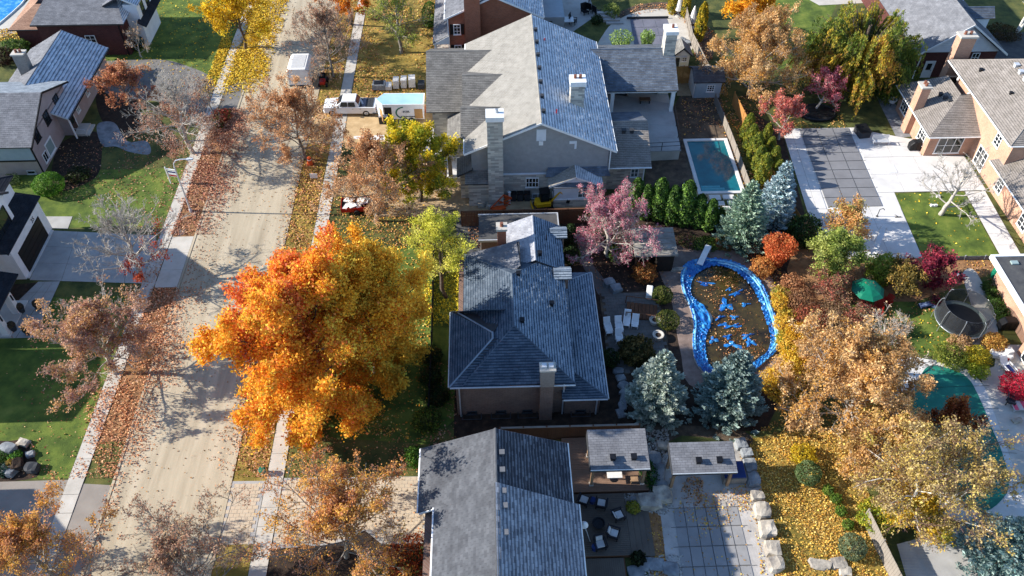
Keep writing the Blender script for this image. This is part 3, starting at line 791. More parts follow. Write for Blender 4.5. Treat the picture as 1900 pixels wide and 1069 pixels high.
# paver driveway beside the bottom house
DRIVE_B = [(ROADR+.24, 32.25), (-17.34, 32.2), (-17.34, 27.2), (ROADR+.24, 27.2)]
paving('driveway_apron', DRIVE_B, .42, .3, .035, PAVER, CONCB)
DRIVE_B2 = [(-16.0, 32.4), (-5.2, 32.2), (-5.2, 26.9), (-8.3, 26.9), (-9.6, 28.0), (-11.5, 27.0), (-16.0, 26.8)]
paving('driveway', DRIVE_B2, .42, .3, .035, PAVER, CONCB)
sheet('planting_bed', smooth_loop(pp((600, 985), (700, 958), (765, 955), (778, 975), (774, 1020), (640, 1069), (480, 1069), (500, 1010)), 5), .01, MULCH)
# bottom right garden
sheet('patio', pp((1205, 880), (1245, 830), (1385, 818), (1412, 900), (1440, 1100), (1230, 1100), (1222, 960)), .016, STAMP)
GOLD = pp((1388, 815), (1480, 800), (1570, 790), (1605, 900), (1640, 990), (1672, 1090), (1442, 1090), (1425, 985), (1405, 900))
sheet('lawn', GOLD, .010, GRASSD)
sheet('gravel_bed', smooth_loop(pp((1120, 790), (1240, 788), (1380, 800), (1390, 830), (1330, 815), (1240, 820), (1235, 960), (1150, 955), (1150, 905), (1195, 900), (1195, 830)), 3), .012, SOIL)
sheet('planting_bed', pp((1196, 940), (1226, 958), (1240, 1080), (1206, 1080)), .02, LEAFM)
# right-hand gardens
PAT_R = [(32.1, 74.3), (40.6, 74.3), (40.9, 72.1), (46.2, 72.1), (45.8, 69.2), (50.3, 68.9), (50.3, 63.3), (40.8, 63.3), (40.2, 53.9), (31.2, 53.9)]
sheet('patio_base', PAT_R, .012, CONCW)
for k, quad in enumerate(([(32.1, 74.2), (34.0, 74.2), (33.2, 61.0), (31.2, 61.0)], [(39.7, 74.2), (45.7, 72.0), (45.7, 69.0), (39.5, 69.0)], [(39.4, 68.98), (50.2, 68.98), (50.2, 63.3), (39.1, 63.3)], [(31.2, 60.98), (40.6, 60.98), (40.2, 54.0), (31.2, 54.0)])):
    grid_pad('patio', quad, (2, 2, 4, 3)[k], (5, 2, 2, 3)[k], .05, CONCW, th=.03)
grid_pad('path', [(48.0, 63.2), (50.1, 63.2), (49.6, 53.8), (47.6, 53.8)], 1, 6, .04, CONCW)
sheet('lawn', [(40.8, 63.1), (47.9, 63.1), (47.5, 54.0), (40.3, 54.0)], .018, GRASSL)
sheet('lawn', pp((1540, 170), (1640, 180), (1664, 255), (1612, 262), (1588, 236), (1450, 240), (1480, 200)), .006, GRASS)
sheet('lawn', pp((1380, -10), (1560, -10), (1530, 60), (1480, 130), (1380, 120)), .006, GRASSL)
sheet('gravel_bed', pp((1622, 172), (1652, 180), (1700, 252), (1664, 257)), .012, SLATEST)
sheet('planting_bed', pp((1380, 200), (1450, 240), (1494, 400), (1440, 400)), .008, MULCH)
sheet('planting_bed', pp((1494, 395), (1710, 478), (1860, 478), (1860, 500), (1700, 560), (1500, 640), (1460, 500)), .007, LEAFM)
sheet('lawn', pp((1560, 560), (1800, 560), (1810, 640), (1790, 672), (1720, 660), (1650, 640), (1560, 640)), .012, GRASSL)
sheet('path', smooth_loop(pp((1786, 508), (1812, 506), (1850, 600), (1840, 645), (1802, 642), (1808, 600), (1800, 560)), 4), .018, CONC)
sheet('patio', pp((1815, 690), (1845, 680), (1850, 640), (1900, 640), (1960, 760), (1960, 960), (1890, 940), (1880, 870)), .014, CONC)
sheet('pool_surround', smooth_loop(pp((1660, 672), (1730, 668), (1788, 683), (1822, 712), (1845, 768), (1884, 880), (1900, 960), (1760, 960), (1640, 800)), 6), .016, CONCW)
sheet('driveway', pp((1664, 1010), (1740, 990), (1890, 930), (2000, 960), (2000, 1100), (1690, 1100)), .014, CONCB)
# top right pool yard behind the big house
sheet('patio', smooth_loop(pp((1115, 100), (1122, 60), (1150, 35), (1200, 18), (1255, 22), (1280, 55), (1282, 95), (1240, 110)), 6), .014, CONC)
sheet('planting_bed', smooth_loop(pp((1130, 40), (1180, 10), (1260, 8), (1320, 60), (1320, 110), (1290, 105), (1284, 55), (1240, 18)), 5), .008, SOIL)
sheet('terrace', pp((1000, -20), (1090, -20), (1105, 30), (1040, 75), (1000, 40)), .016, CONCB)
sheet('yard_path', pp((1262, 130), (1290, 140), (1290, 178), (1256, 178)), .014, SOILT)
sheet('driveway', pp((1820, 60), (1990, 60), (1990, 130), (1850, 130)), .01, ASPHD)
sheet('patio', pp((1480, -12), (1640, -12), (1600, 6), (1520, 10)), .012, CONC)
sheet('patio', pp((-20, 60), (40, 10), (80, -20), (130, -20), (95, 15), (40, 60), (0, 70)), .01, CONC)
# ------------------------------------------------------------------ HOUSE: big house under construction (top centre)
H = thing('house', 'large newly built grey-roofed house with stone chimneys and frosted right roof slope', 'house', (4.7, 73, 0))
wall(H, -1.9, 11.3, 63.6, 82.3, 0, 6.2, STUCCO)
MB().span(-1.95, 11.35, 63.52, 63.7, 0, 3.1).build('stone_wall', STONE, H)
MB().span(-1.97, 11.37, 63.49, 63.6, 3.1, 3.24).build('trim_band', WSID, H)
gable_wall_y(H, -1.9, 11.3, 63.6, 6.0, 6.15, 9.2, STUCCO); gable_wall_y(H, -1.9, 11.3, 82.1, 6.0, 6.15, 9.2, STUCCO)
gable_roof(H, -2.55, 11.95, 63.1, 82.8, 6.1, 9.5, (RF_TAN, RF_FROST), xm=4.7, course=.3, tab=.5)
for s in (-1, 1):     # white rake boards
    x = 4.7+s*7.3; MB().ext([(4.7, 63.05, 9.5), (x, 63.05, 6.08), (x, 63.05, 5.86), (4.7, 63.05, 9.28)], (0, .05, 0)).build('rake_board', WHITE, H)
gutter(H, (12.0, 63.1, 6.05), (12.0, 82.8, 6.05)); gutter(H, (-2.6, 63.1, 6.05), (-2.6, 82.8, 6.05))
downspout(H, 11.45, 63.4, 3.3, 6.0)
# street side wings
wall(H, -6.1, -1.9, 73.3, 83.5, 0, 3.9, STONE)
gable_roof(H, -6.7, 1.0, 72.9, 85.4, 4.0, 7.4, (RF_GREY, RF_GREY), axis='x', xm=79.15)
gable_wall_x(H, 73.3, 85.0, -6.1, 3.7, 3.9, 7.0, STONE)
wall(H, -2.4, 0, 71.2, 76.2, 0, 6.2, STUCCO); gable_roof(H, -2.8, 1.6, 70.4, 77.0, 6.2, 7.9, (RF_GREY, RF_GREY), axis='x')
wall(H, -2.4, 0, 66.0, 70.2, 0, 6.0, STUCCO); gable_roof(H, -2.9, 1.2, 65.5, 70.9, 6.15, 7.75, (RF_GREY, RF_GREY), axis='x', xm=68.2)
slope(H, [(-4.5, 73.2, 3.2), (-4.5, 68.6, 3.2), (-2.4, 68.6, 4.3), (-2.4, 73.2, 4.3)], RF_GREY)
wall(H, -4.1, -2.4, 70.0, 73.3, 0, 3.1, STONE)
window(H, (-3.6, 73.3, 2.9), 1.3, .9, 'S', 2, 1, BUFF)
slope(H, [(-2.6, 62.3, 3.0), (-.3, 62.3, 3.0), (-.3, 63.6, 3.7), (-2.6, 63.6, 3.7)], RF_GREY); wall(H, -2.3, -.2, 62.6, 63.55, 0, 2.95, STONE)
slope(H, [(-3.4, 66.0, 3.3), (-3.4, 63.2, 3.3), (-1.9, 63.2, 4.1), (-1.9, 66.0, 4.1)], RF_GREY); wall(H, -3.1, -1.9, 63.8, 66.0, 0, 3.2, STONE)
for y in (66.8, 69.4):
    MB().span(-4.4, -4.0, y-.2, y+.2, 0, 3.1).build('porch_pillar', LIMESTONE, H)
wall(H, -4.6, -1.95, 66.4, 69.9, 0, .45, CONCW, 'porch_floor')
chimney(H, .4, 62.9, 1.45, 1.2, 0, 10.3, STONE, WHITE, ((.2, .1),), .5, METAL)
chimney(H, 8.5, 68.9, 1.35, 1.2, 6.5, 9.9, STONE, WHITE, ((-.25, .1), (.25, .1)), .5)
chimney(H, 19.6, 80.4, 1.2, 1.5, 0, 8.6, STONE, WHITE, ((.2, .1),), .4)
MB().ext([(7.6, 69.55, 7.9), (7.8, 70.5, 7.95), (9.2, 69.55, 7.2)], (0, 0, .3)).build('chimney_saddle', METAL, H)
for k in range(7): vent(H, 5.0, 64.9+k*2.45, 9.42, DKGREY, .3)
for x, y in ((6.3, 65.6), (5.9, 78.4)): MB().tube((x, y, 8.6), (x, y, 9.2), .06, .06, 6).build('plumbing_stack', REDP, H)
# back wing over the covered deck
gable_roof(H, 10.6, 20.3, 75.8, 85.2, 4.2, 6.5, (RF_SLATE, RF_SLATE), axis='x')
wall(H, 11.3, 20.0, 80.6, 84.9, 0, 4.1, STUCCO)
for x in (13.3, 19.9): MB().span(x-.2, x+.2, 76.1, 76.5, 1.3, 4.1).build('porch_post', WHITE, H)
MB().span(11.3, 20.2, 76.0, 76.3, 3.85, 4.1).build('porch_beam', WHITE, H)
# low back wing and front bay
gable_roof(H, 11.0, 15.8, 64.1, 73.4, 3.25, 5.4, (RF_BROWN, RF_SLATE), axis='x')
wall(H, 11.3, 15.3, 64.7, 72.8, 0, 3.2, STONE)
gutter(H, (11.4, 64.05, 3.2), (15.8, 64.05, 3.2)); downspout(H, 15.2, 64.55, 0, 3.1)
vent(H, 13.3, 67.6, 5.0); vent(H, 14.1, 67.6, 5.0)
window(H, (14.3, 64.7, 2.1), .8, 1.1, 'S', 2, 2, WSID, GLASSW)
for s, px_ in ((0, 0),):
    wall(H, 6.1, 10.2, 62.2, 63.5, 0, 2.9, WSID); MB().span(6.05, 10.25, 62.15, 63.45, 0, .9).build('stone_base', STONE, H)
    MB().span(6.0, 10.3, 62.1, 63.4, .9, 1.0).build('sill_band', WHITE, H)
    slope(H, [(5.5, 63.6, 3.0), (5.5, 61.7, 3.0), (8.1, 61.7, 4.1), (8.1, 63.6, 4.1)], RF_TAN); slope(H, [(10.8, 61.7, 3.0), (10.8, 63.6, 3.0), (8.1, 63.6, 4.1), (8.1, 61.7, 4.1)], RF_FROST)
    MB().ext([(5.6, 62.0, 3.0), (10.7, 62.0, 3.0), (8.1, 62.0, 4.05)], (0, .1, 0)).build('pediment', WSID, H)
    slope(H, [(6.0, 61.6, 2.9), (10.2, 61.6, 2.9), (10.0, 62.0, 3.25), (6.2, 62.0, 3.25)], RF_SLATE, course=.18)
    slope(H, [(5.2, 62.9, 3.2), (11.6, 62.9, 3.2), (11.3, 63.55, 3.9), (5.5, 63.55, 3.9)], RF_SLATE)
window(H, (8.9, 62.2, 1.9), 1.0, 1.5, 'S', 2, 3, WHITE, GLASSW); window(H, (9.9, 62.2, 1.9), .7, 1.5, 'S', 1, 3, WHITE, GLASSW)
window(H, (4.0, 63.52, 2.1), 1.3, 1.2, 'S', 4, 2, WHITE); window(H, (4.6, 63.52, .35), 1.2, .6, 'S', 2, 2, WSID)
facebox(MB(), (4.75, 63.6, 7.75), 'S', -.45, .45, -.65, .65, -.02, .05).build('gable_louvre', WSID, H)
facebox(MB(), (4.75, 63.6, 6.85), 'S', -.2, .2, -.25, .2, -.02, .08).build('gable_lamp', WHITE, H)
facebox(facebox(MB(), (7.9, 63.6, 6.6), 'S', -.45, .25, .1, .4, -.02, .06), (7.9, 63.6, 6.6), 'S', .05, .25, -.5, .1, -.02, .06).build('wall_vent', WSID, H)
facebox(MB(), (13.7, 80.6, 1.3), 'S', -.8, .8, 0, 2.2, -.02, .06).build('patio_door', DKGREY, H)
facebox(facebox(MB(), (13.7, 80.6, 1.3), 'S', -.72, -.05, .08, 2.1, .05, .08), (13.7, 80.6, 1.3), 'S', .05, .72, .08, 2.1, .05, .08).build('door_glass', GLASS, H)
window(H, (16.5, 80.6, 2.6), 1.4, 1.4, 'S', 2, 2, WHITE)
door(H, (-6.1, 76.2, 0), 2.6, 2.3, 'W', WSID, GLASS, WHITE, False); door(H, (-6.1, 80.4, 0), 2.6, 2.3, 'W', WSID, GLASS, WHITE, False)
# raised deck
grid_pad('deck_terrace', [(11.4, 69.0), (19.9, 69.2), (20.3, 77.6), (11.4, 80.5)], 3, 4, 1.3, CONCB, th=.12, bed=CONC)
D = thing('terrace_wall', 'grey concrete base wall of the raised back terrace', 'terrace wall', (16, 69, 0))
MB().prism([(15.6, 69.1), (19.8, 69.3), (20.2, 77.5), (20.2, 80.4), (15.6, 80.4)], 0, 1.14).build('base_wall', CONC, D)
RL = thing('railing', 'black metal railing along the edge of the raised back terrace', 'railing', (19.9, 69.3, 1.3))
pts = [(15.8, 69.1), (17.8, 69.2), (19.8, 69.3), (19.9, 71.3), (20.05, 73.4), (20.2, 75.8)]
for a in pts: MB().tube((*a, 1.3), (*a, 2.35), .035, .035, 5).build('post', IRON, RL)
for z in (2.35, 1.85):
    m_ = MB()
    for a, b in zip(pts, pts[1:]): m_.tube((*a, z), (*b, z), .028, .028, 5)
    m_.build('rail', IRON, RL)

# ------------------------------------------------------------------ HOUSE: brown brick bungalow (centre)
H = thing('house', 'brown brick bungalow with blue-grey shingled hip roof beside the orange maple', 'house', (1.2, 44, 0))
wall(H, -2.96, 5.3, 37.64, 50.7, 0, 4.3, BR_DARK)
wall(H, 5.3, 8.05, 37.5, 49.9, 0, 2.75, BR_DARK); wall(H, .9, 5.3, 50.7, 54.1, 0, 4.2, BR_DARK)
MB().span(3.3, 4.3, 36.95, 37.62, 0, 6.3).build('chimney', BR_DARK, H)
ch = MB().span(3.28, 4.32, 36.9, 37.65, 4.42, 6.3).build('chimney_stack', M('buff_brick', ['#8a7d73', '#9b8e83'], 6, .9), H)
MB().span(3.2, 4.4, 36.85, 37.7, 6.3, 6.45).build('chimney_cap', CONC, ch)
for x in (3.55, 4.05): MB().span(x-.18, x+.18, 37.1, 37.5, 6.45, 6.62).build('flue_cover', STEEL, ch)
ms = (RF_BLUE, RF_SHADE_BLUEF, RF_BLUE, RF_BLUE)
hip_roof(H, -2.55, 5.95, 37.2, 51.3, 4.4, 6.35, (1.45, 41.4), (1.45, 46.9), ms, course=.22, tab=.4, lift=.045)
# street-side wing: hip, lower than the main ridge
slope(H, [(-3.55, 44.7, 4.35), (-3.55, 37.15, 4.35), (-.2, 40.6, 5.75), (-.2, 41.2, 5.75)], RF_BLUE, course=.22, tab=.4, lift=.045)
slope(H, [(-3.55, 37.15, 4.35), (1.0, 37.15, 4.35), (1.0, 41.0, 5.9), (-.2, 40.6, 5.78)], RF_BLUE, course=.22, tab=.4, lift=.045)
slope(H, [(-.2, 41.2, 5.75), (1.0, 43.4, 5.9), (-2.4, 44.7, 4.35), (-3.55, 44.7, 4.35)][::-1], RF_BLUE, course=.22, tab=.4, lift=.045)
wall(H, -3.1, -2.96, 37.64, 44.2, 0, 4.25, BR_DARK)
for q in (((-3.55, 37.15, 4.38), (-.2, 40.65, 5.8)), ((-.2, 41.2, 5.8), (-3.0, 44.5, 4.5)), ((-.2, 40.6, 5.82), (-.2, 41.25, 5.82))): MB().tube(*q, .07, .07, 6).build('ridge_cap', RF_SHADE_BLUEF, H)
# rear narrower section; west slopes paler, sunlight put into their colour
gable_roof(H, .5, 6.05, 49.0, 54.6, 4.4, 5.75, (RF_PALE, RF_SHADE_BLUEF), course=.22, tab=.4, lift=.045, xm=3.5)
gable_wall_y(H, .9, 5.6, 53.9, 4.2, 4.38, 5.55, BR_DARK)
slope(H, [(-2.55, 51.25, 4.38), (-2.55, 45, 4.38), (2.2, 48, 6.15), (2.2, 51.0, 6.1)], RF_MID, course=.22, tab=.4, lift=.045)
for y in (48.4, 53.4):        # little gabled bumps on the garden side
    gable_roof(H, 5.0, 6.5, y-.75, y+.75, 4.75, 5.2, (RF_SHADE_BLUEF, RF_SHADE_BLUEF), axis='x', course=.22, tab=.4); wall(H, 5.2, 6.25, y-.5, y+.5, 0, 4.75, BR_DARK)
# garden-side lean-to
slope(H, [(8.5, 38.9, 2.8), (8.5, 50.3, 2.8), (5.4, 48.4, 3.5), (5.4, 39.6, 3.5)], RF_SHADE_BLUEF, course=.22, tab=.4, lift=.045)
slope(H, [(8.5, 36.9, 2.8), (8.5, 38.92, 2.8), (5.4, 39.62, 3.5)], RF_SHADE_BLUEF, course=.22, tab=.4, lift=.045)
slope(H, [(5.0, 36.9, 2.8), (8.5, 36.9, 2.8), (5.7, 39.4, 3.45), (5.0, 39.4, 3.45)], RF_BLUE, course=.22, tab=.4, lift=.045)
slope(H, [(8.5, 50.3, 2.8), (5.3, 50.3, 2.8), (5.4, 48.3, 3.5)], RF_SHADE_BLUEF, course=.22, tab=.4, lift=.045)
MB().tube((8.5, 36.9, 2.83), (5.5, 39.5, 3.52), .06, .06, 6).build('ridge_cap', RF_BLUE, H); MB().tube((8.5, 50.3, 2.83), (5.4, 48.35, 3.53), .06, .06, 6).build('ridge_cap', RF_SHADE_BLUEF, H)
chimney(H, .75, 51.85, .75, .75, 4.0, 6.9, BR_RED, CONC, ((0, 0),), .22)
for x, y, z in ((2.0, 47.0, 6.2), (2.1, 42.0, 6.15), (3.9, 49.6, 5.9), (4.6, 44.6, 5.1)): vent(H, x, y, z, IRON, .3)
MB().tube((4.6, 51.9, 5.3), (4.6, 51.9, 5.9), .05, .05, 6).build('plumbing_stack', IRON, H)
gutter(H, (-3.5, 37.1, 4.3), (5.95, 37.1, 4.3), STEEL); gutter(H, (5.1, 36.85, 2.72), (8.5, 36.85, 2.72), STEEL); gutter(H, (8.55, 36.9, 2.72), (8.55, 50.3, 2.72), STEEL); gutter(H, (-3.6, 37.2, 4.28), (-3.6, 44.7, 4.28), STEEL)
downspout(H, -2.85, 37.5, 0, 4.3, STEEL); downspout(H, 5.15, 37.5, 0, 4.2, STEEL); downspout(H, 7.8, 37.4, 0, 2.7, STEEL)
for x in (-2.0, .3, 2.4, 6.6):
    w = MB()
    w.path([(x-.75, 37.55, .28), (x-.75, 37.0, .28), (x+.75, 37.0, .28), (x+.75, 37.55, .28)], .04, 5); w.build('window_well', DKGREY, H)
    window(H, (x, 37.64 if x < 5 else 37.5, .3), .8, .36, 'S', 1, 1, DKGREY)
for y, x in ((40, -3.1), (43, -3.1), (47, -2.96)): window(H, (x, y, 2.4), 1.3, 1.2, 'W', 2, 2)
door(H, (-2.96, 49.2, 0), 1.0, 2.1, 'W', M('walnut_door', ['#3c2317', '#4b2d1e'], 3, .5))
for y in (40, 43, 46.5): window(H, (8.05, y, 1.5), 1.6, 1.4, 'E', 2, 2)
# flat-roofed garage behind it
G = thing('garage', 'low flat-roofed garage with dark roof in the fence shade behind the bungalow', 'garage', (2.5, 56.5, 0))
wall(G, -1.1, 5.9, 55.0, 58.0, 0, 2.4, BR_DARK)
MB().span(-1.3, 6.1, 54.8, 58.3, 2.4, 2.6).build('roof', ASPHD, G)
for x0, x1, y0, y1 in ((-1.35, 6.15, 58.25, 58.35), (6.05, 6.15, 54.75, 58.25), (-1.35, 6.05, 54.75, 54.85)): MB().span(x0, x1, y0, y1, 2.45, 2.7).build('roof_edge', STEEL, G)
door(G, (-1.1, 56.5, 0), 2.4, 2.1, 'W', WSID, GLASS, WHITE, False)

# ------------------------------------------------------------------ HOUSE: charcoal gable roof (bottom)
H = thing('house', 'charcoal shingled gable-roofed house with frosted right slope at the bottom edge', 'house', (0, 24, 0))
wall(H, -4.9, 4.7, 8, 31.0, 0, 4.8, BR_DARK)
gable_wall_y(H, -4.9, 4.7, 30.9, 4.7, 4.9, 7.75, STUCCO)
slope(H, [(-5.35, 31.5, 5.0), (-5.35, 26.6, 5.0), (-.15, 26.6, 8.0), (-.15, 31.0, 8.0)], RF_CHAR, course=.19, tab=.4)
slope(H, [(-4.25, 26.6, 5.63), (-4.25, 8, 5.63), (-.15, 8, 8.0), (-.15, 26.6, 8.0)], RF_CHAR, course=.19, tab=.4)
slope(H, [(4.85, 26.9, 5.0), (4.85, 31.6, 5.0), (-.15, 31.0, 8.0), (-.15, 26.9, 8.0)], RF_STREAK, RF_DKEDGE, course=.24, tab=.4, lift=.05, fr=.5)
slope(H, [(5.25, 8, 4.95), (5.25, 26.9, 4.95), (-.2, 26.9, 8.14), (-.2, 8, 8.14)], RF_PALE, RF_STREAK, course=.26, tab=.4, lift=.05, fr=.45)
MB().tube((-.15, 8, 8.1), (-.15, 31.0, 8.02), .09, .09, 6).build('ridge_cap', RF_CHAR, H)
for y, x in ((29.2, .25), (27.9, .25), (25.4, .35), (23.6, .35), (26.4, .3)):
    vent(H, x, y, 7.98-.6*(x+.15), VENTG, .28)
MB().lathe((3.1, 20.9, 6.2), [(.16, 0), (.16, .5), (.22, .55), (.2, .75), (.02, .8)], 10).build('roof_pipe', STEEL, H)
for a, b in (((-5.4, 31.5, 4.95), (-5.4, 26.6, 4.95)), ((4.9, 26.9, 4.95), (4.9, 31.6, 4.95)), ((5.3, 8, 4.9), (5.3, 26.9, 4.9)), ((-4.3, 8, 5.58), (-4.3, 26.6, 5.58))): gutter(H, a, b)
MB().ext([(-5.3, 26.6, 4.95), (-4.2, 26.6, 5.55), (-4.2, 26.6, 5.4), (-5.3, 26.6, 4.8)], (0, -.08, 0)).build('rake_board', WHITE, H)
for y in (22, 28): window(H, (4.7, y, 2.0), 1.8, 1.6, 'E', 3, 2)
door(H, (4.7, 25, .1), 1.6, 2.1, 'E', WHITE)
door(H, (-4.9, 29, 0), 3.2, 2.3, 'W', WSID, GLASS, WHITE, False)
MB().tube((3.9, 31.05, .1), (3.9, 31.05, 4.8), .05, .05, 6).build('downspout', WHITE, H)

# ------------------------------------------------------------------ LEFT: mauve two-gabled house
H = thing('house', 'mauve-grey house with dark-trimmed windows and ridged frosted roof left of the street', 'house', (-48, 75, 0))
# rear bungalow block, ridge along y
wall(H, -53.2, -45.5, 75.6, 88.6, 0, 2.55, LILAC)
gable_wall_y(H, -53.2, -45.5, 88.4, 2.4, 2.6, 4.7, LILAC, xm=-49.4)
gable_roof(H, -54.0, -44.9, 74.9, 89.1, 2.6, 5.0, (RF_MID, RF_FROST), xm=-49.5, course=.34, tab=.6, lift=.05)
chimney(H, -51.2, 82.0, 1.2, .9, 3.2, 6.3, M('grey_chimney_brick', ['#77746f', '#8d8983'], 5, .9), CONC, ((-.2, 0), (.25, 0)), .15)
gutter(H, (-44.85, 74.9, 2.52), (-44.85, 89.1, 2.52), BLACK)
# front block, gable towards the street (ridge along x)
wall(H, -62, -46.5, 68.9, 79.2, 0, 4.0, LILAC)
MB().ext([(-46.5, 68.9, 3.9), (-46.5, 79.2, 3.9), (-46.5, 79.2, 4.35), (-46.5, 74.2, 6.3), (-46.5, 68.9, 4.0)], (-.2, 0, 0)).build('gable_wall', LILAC, H)
slope(H, [(-62, 68.4, 3.85), (-46.0, 68.4, 3.85), (-46.0, 74.2, 6.45), (-62, 74.2, 6.45)], RF_MID, course=.22); slope(H, [(-46.0, 79.7, 4.2), (-62, 79.7, 4.2), (-62, 74.2, 6.45), (-46.0, 74.2, 6.45)], RF_FROSTL, course=.24)
MB().ext([(-45.97, 68.4, 3.85), (-45.97, 74.2, 6.47), (-45.97, 74.2, 6.25), (-45.97, 68.4, 3.65)], (.05, 0, 0)).build('rake_board', BLACK, H)
MB().ext([(-45.97, 79.7, 4.2), (-45.97, 74.2, 6.47), (-45.97, 74.2, 6.25), (-45.97, 79.7, 4.0)], (.05, 0, 0)).build('rake_board', BLACK, H)
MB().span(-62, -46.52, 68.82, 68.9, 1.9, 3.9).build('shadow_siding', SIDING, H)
MB().span(-62, -46.45, 68.76, 68.82, 1.8, 1.95).build('trim_band', BLACK, H); downspout(H, -46.42, 68.95, 0, 3.8, BLACK)
for y in (70.9, 73.9, 76.9): window(H, (-46.5, y, 3.55), 1.15, 1.35, 'E', 2, 2, BLACK, GLASS, fw=.12)
window(H, (-46.5, 72.1, 1.15), 1.7, 1.6, 'E', 1, 1, WHITE, GLASSL, fw=.13); window(H, (-46.5, 70.6, 1.0), .95, 1.1, 'E', 2, 1, WHITE, GLASS)
window(H, (-47.6, 68.9, .35), .9, .45, 'S', 1, 1, STEEL)
for y in (78.4, 81.6, 85): window(H, (-45.5, y, 1.6), .8, 1.0, 'E', 2, 2, WHITE, GLASSL)
door(H, (-45.5, 76.4, 0), 1.1, 2.1, 'E', M('oxblood_door', ['#3a2a26', '#46332e'], 3, .5))
MB().tube((-45.0, 75.0, 0), (-45.0, 75.0, 2.5), .09, .09, 6).build('porch_post', WHITE, H)
for z in (.14, .28): MB().span(-45.4, -44.2+(.28-z)*3, 75.4, 77.4, z-.14, z).build('porch_step', CONC, H)
MB().path([(-44.0, 75.3, 0), (-44.0, 75.3, .9), (-45.2, 75.3, 1.1)], .03, 5).build('handrail', STEEL, H)

# ------------------------------------------------------------------ LEFT: white house number 35
H = thing('house', 'white modern house with black garage door and black roof numbered 35', 'house', (-46, 55, 0))
wall(H, -47, -42.75, 53.75, 60.6, 0, 3.46, WHITE)
slope(H, [(-42.62, 53.3, 3.6), (-42.62, 61.2, 3.6), (-45.2, 60.5, 4.9), (-45.2, 54.4, 4.9)], RF_BLACK)
slope(H, [(-47, 53.3, 3.6), (-42.62, 53.3, 3.6), (-45.0, 54.5, 4.9), (-47, 54.5, 4.9)], RF_BLACK); slope(H, [(-42.62, 61.2, 3.6), (-47, 61.2, 3.6), (-47, 60.2, 4.9), (-45.0, 60.2, 4.9)], RF_BLACK)
o = facebox(MB(), (-42.75, 57.05, 0), 'E', -2.5, 2.5, .02, 2.55, -.02, .03).build('garage_door', DOORBR, H)
for k in range(4): facebox(MB(), (-42.75, 57.05, 0), 'E', -2.42, 2.42, .08+k*.62, .64+k*.62, .03, .055).build('door_panel', DOORBR, o)
facebox(MB(), (-42.75, 57.05, 0), 'E', -3.2, 3.2, 0, .1, -.02, .25).build('threshold', CONCW, H)
# upper storey with a street gable that throws the long shadow over the drive
wall(H, -58, -44.4, 46.9, 60.6, 0, 6.2, WHITE); wall(H, -44.4, -43.6, 50.6, 57.8, 3.6, 6.8, WHITE)
hip_roof(H, -58.5, -44.0, 46.4, 61.1, 6.2, 8.6, (-51.5, 52.5), (-51.5, 55), (RF_BLACK,)*4)
gable_wall_x(H, 50.6, 57.8, -43.85, 6.6, 6.8, 8.9, WHITE, .25)
gable_roof(H, -52.5, -43.2, 50.1, 58.3, 6.6, 9.3, (RF_BLACK, RF_BLACK), axis='x')
window(H, (-43.6, 55.6, 5.0), 3.2, 2.0, 'E', 2, 1, BLACK, GLASS)
wall(H, -44.5, -41.6, 46.9, 51.0, 0, .15, CONCW, 'porch_floor')
slope(H, [(-41.3, 46.5, 3.1), (-41.3, 51.4, 3.1), (-44.4, 51.4, 3.9), (-44.4, 46.5, 3.9)], RF_BLACK)
for y in (47.2, 49.6): MB().span(-42.3, -41.7, y-.25, y+.25, .1, 3.0).build('porch_pillar', WHITE, H)
for y in (47.2, 49.6): MB().span(-41.72, -41.62, y-.06, y+.06, 1.7, 2.3).build('wall_lantern', BLACK, H)
door(H, (-44.4, 48.6, .15), 1.2, 2.3, 'E', BLACK)
text('house_number', '35', .62, Vector((-42.73, 58.6, 2.72))-H.location, (R(90), 0, R(90)), BLACK, H)

# off-frame neighbours whose shadows reach the street
H = thing('house', 'grey house just outside the lower left edge shading its lawn', 'house', (-50, 43.0, 0))
wall(H, -56, -45.2, 39.2, 45.8, 0, 5.6, SIDING); hip_roof(H, -56.4, -44.8, 38.8, 46.2, 5.6, 8.0, (-52.6, 42.5), (-48.4, 42.5), (RF_MID,)*4)
H = thing('house', 'brick house just outside the bottom left corner beside the paver driveway', 'house', (-51, 27.5, 0))
wall(H, -58, -46.6, 22.4, 32.4, 0, 6.0, BR_RED); gable_wall_x(H, 22.4, 32.4, -46.7, 5.9, 6.0, 8.6, BR_RED); gable_roof(H, -58.4, -46.1, 21.9, 32.9, 5.9, 9.0, (RF_MID, RF_MID), axis='x')

# ------------------------------------------------------------------ TOP LEFT: low hipped house
H = thing('house', 'low red brick house with pale blue-grey hipped roof at the top left', 'house', (-49, 95, 0))
wall(H, -53.8, -43.8, 91.9, 101, 0, 4.3, BR_MAROON); wall(H, -57.3, -53.8, 93.4, 100.5, 0, 2.9, BR_MAROON)
slope(H, [(-54.2, 91.4, 4.4), (-43.2, 91.4, 4.4), (-45.2, 96.4, 6.4), (-52.8, 96.4, 6.4)], RF_MID); slope(H, [(-43.2, 101.4, 4.4), (-54.2, 101.4, 4.4), (-52.8, 96.4, 6.4), (-45.2, 96.4, 6.4)], RF_MID)
slope(H, [(-43.2, 91.4, 4.4), (-43.2, 101.4, 4.4), (-45.2, 96.4, 6.4)], RF_FROST); slope(H, [(-54.2, 101.4, 4.4), (-54.2, 91.4, 4.4), (-52.8, 96.4, 6.4)], RF_MID)
slope(H, [(-57.9, 92.9, 3.0), (-53.6, 92.9, 3.0), (-53.6, 96.5, 4.4), (-55.4, 96.5, 4.4)], RF_RED); slope(H, [(-57.9, 101, 3.0), (-57.9, 92.9, 3.0), (-55.4, 96.5, 4.4), (-55.4, 98.5, 4.4)], RF_RED)
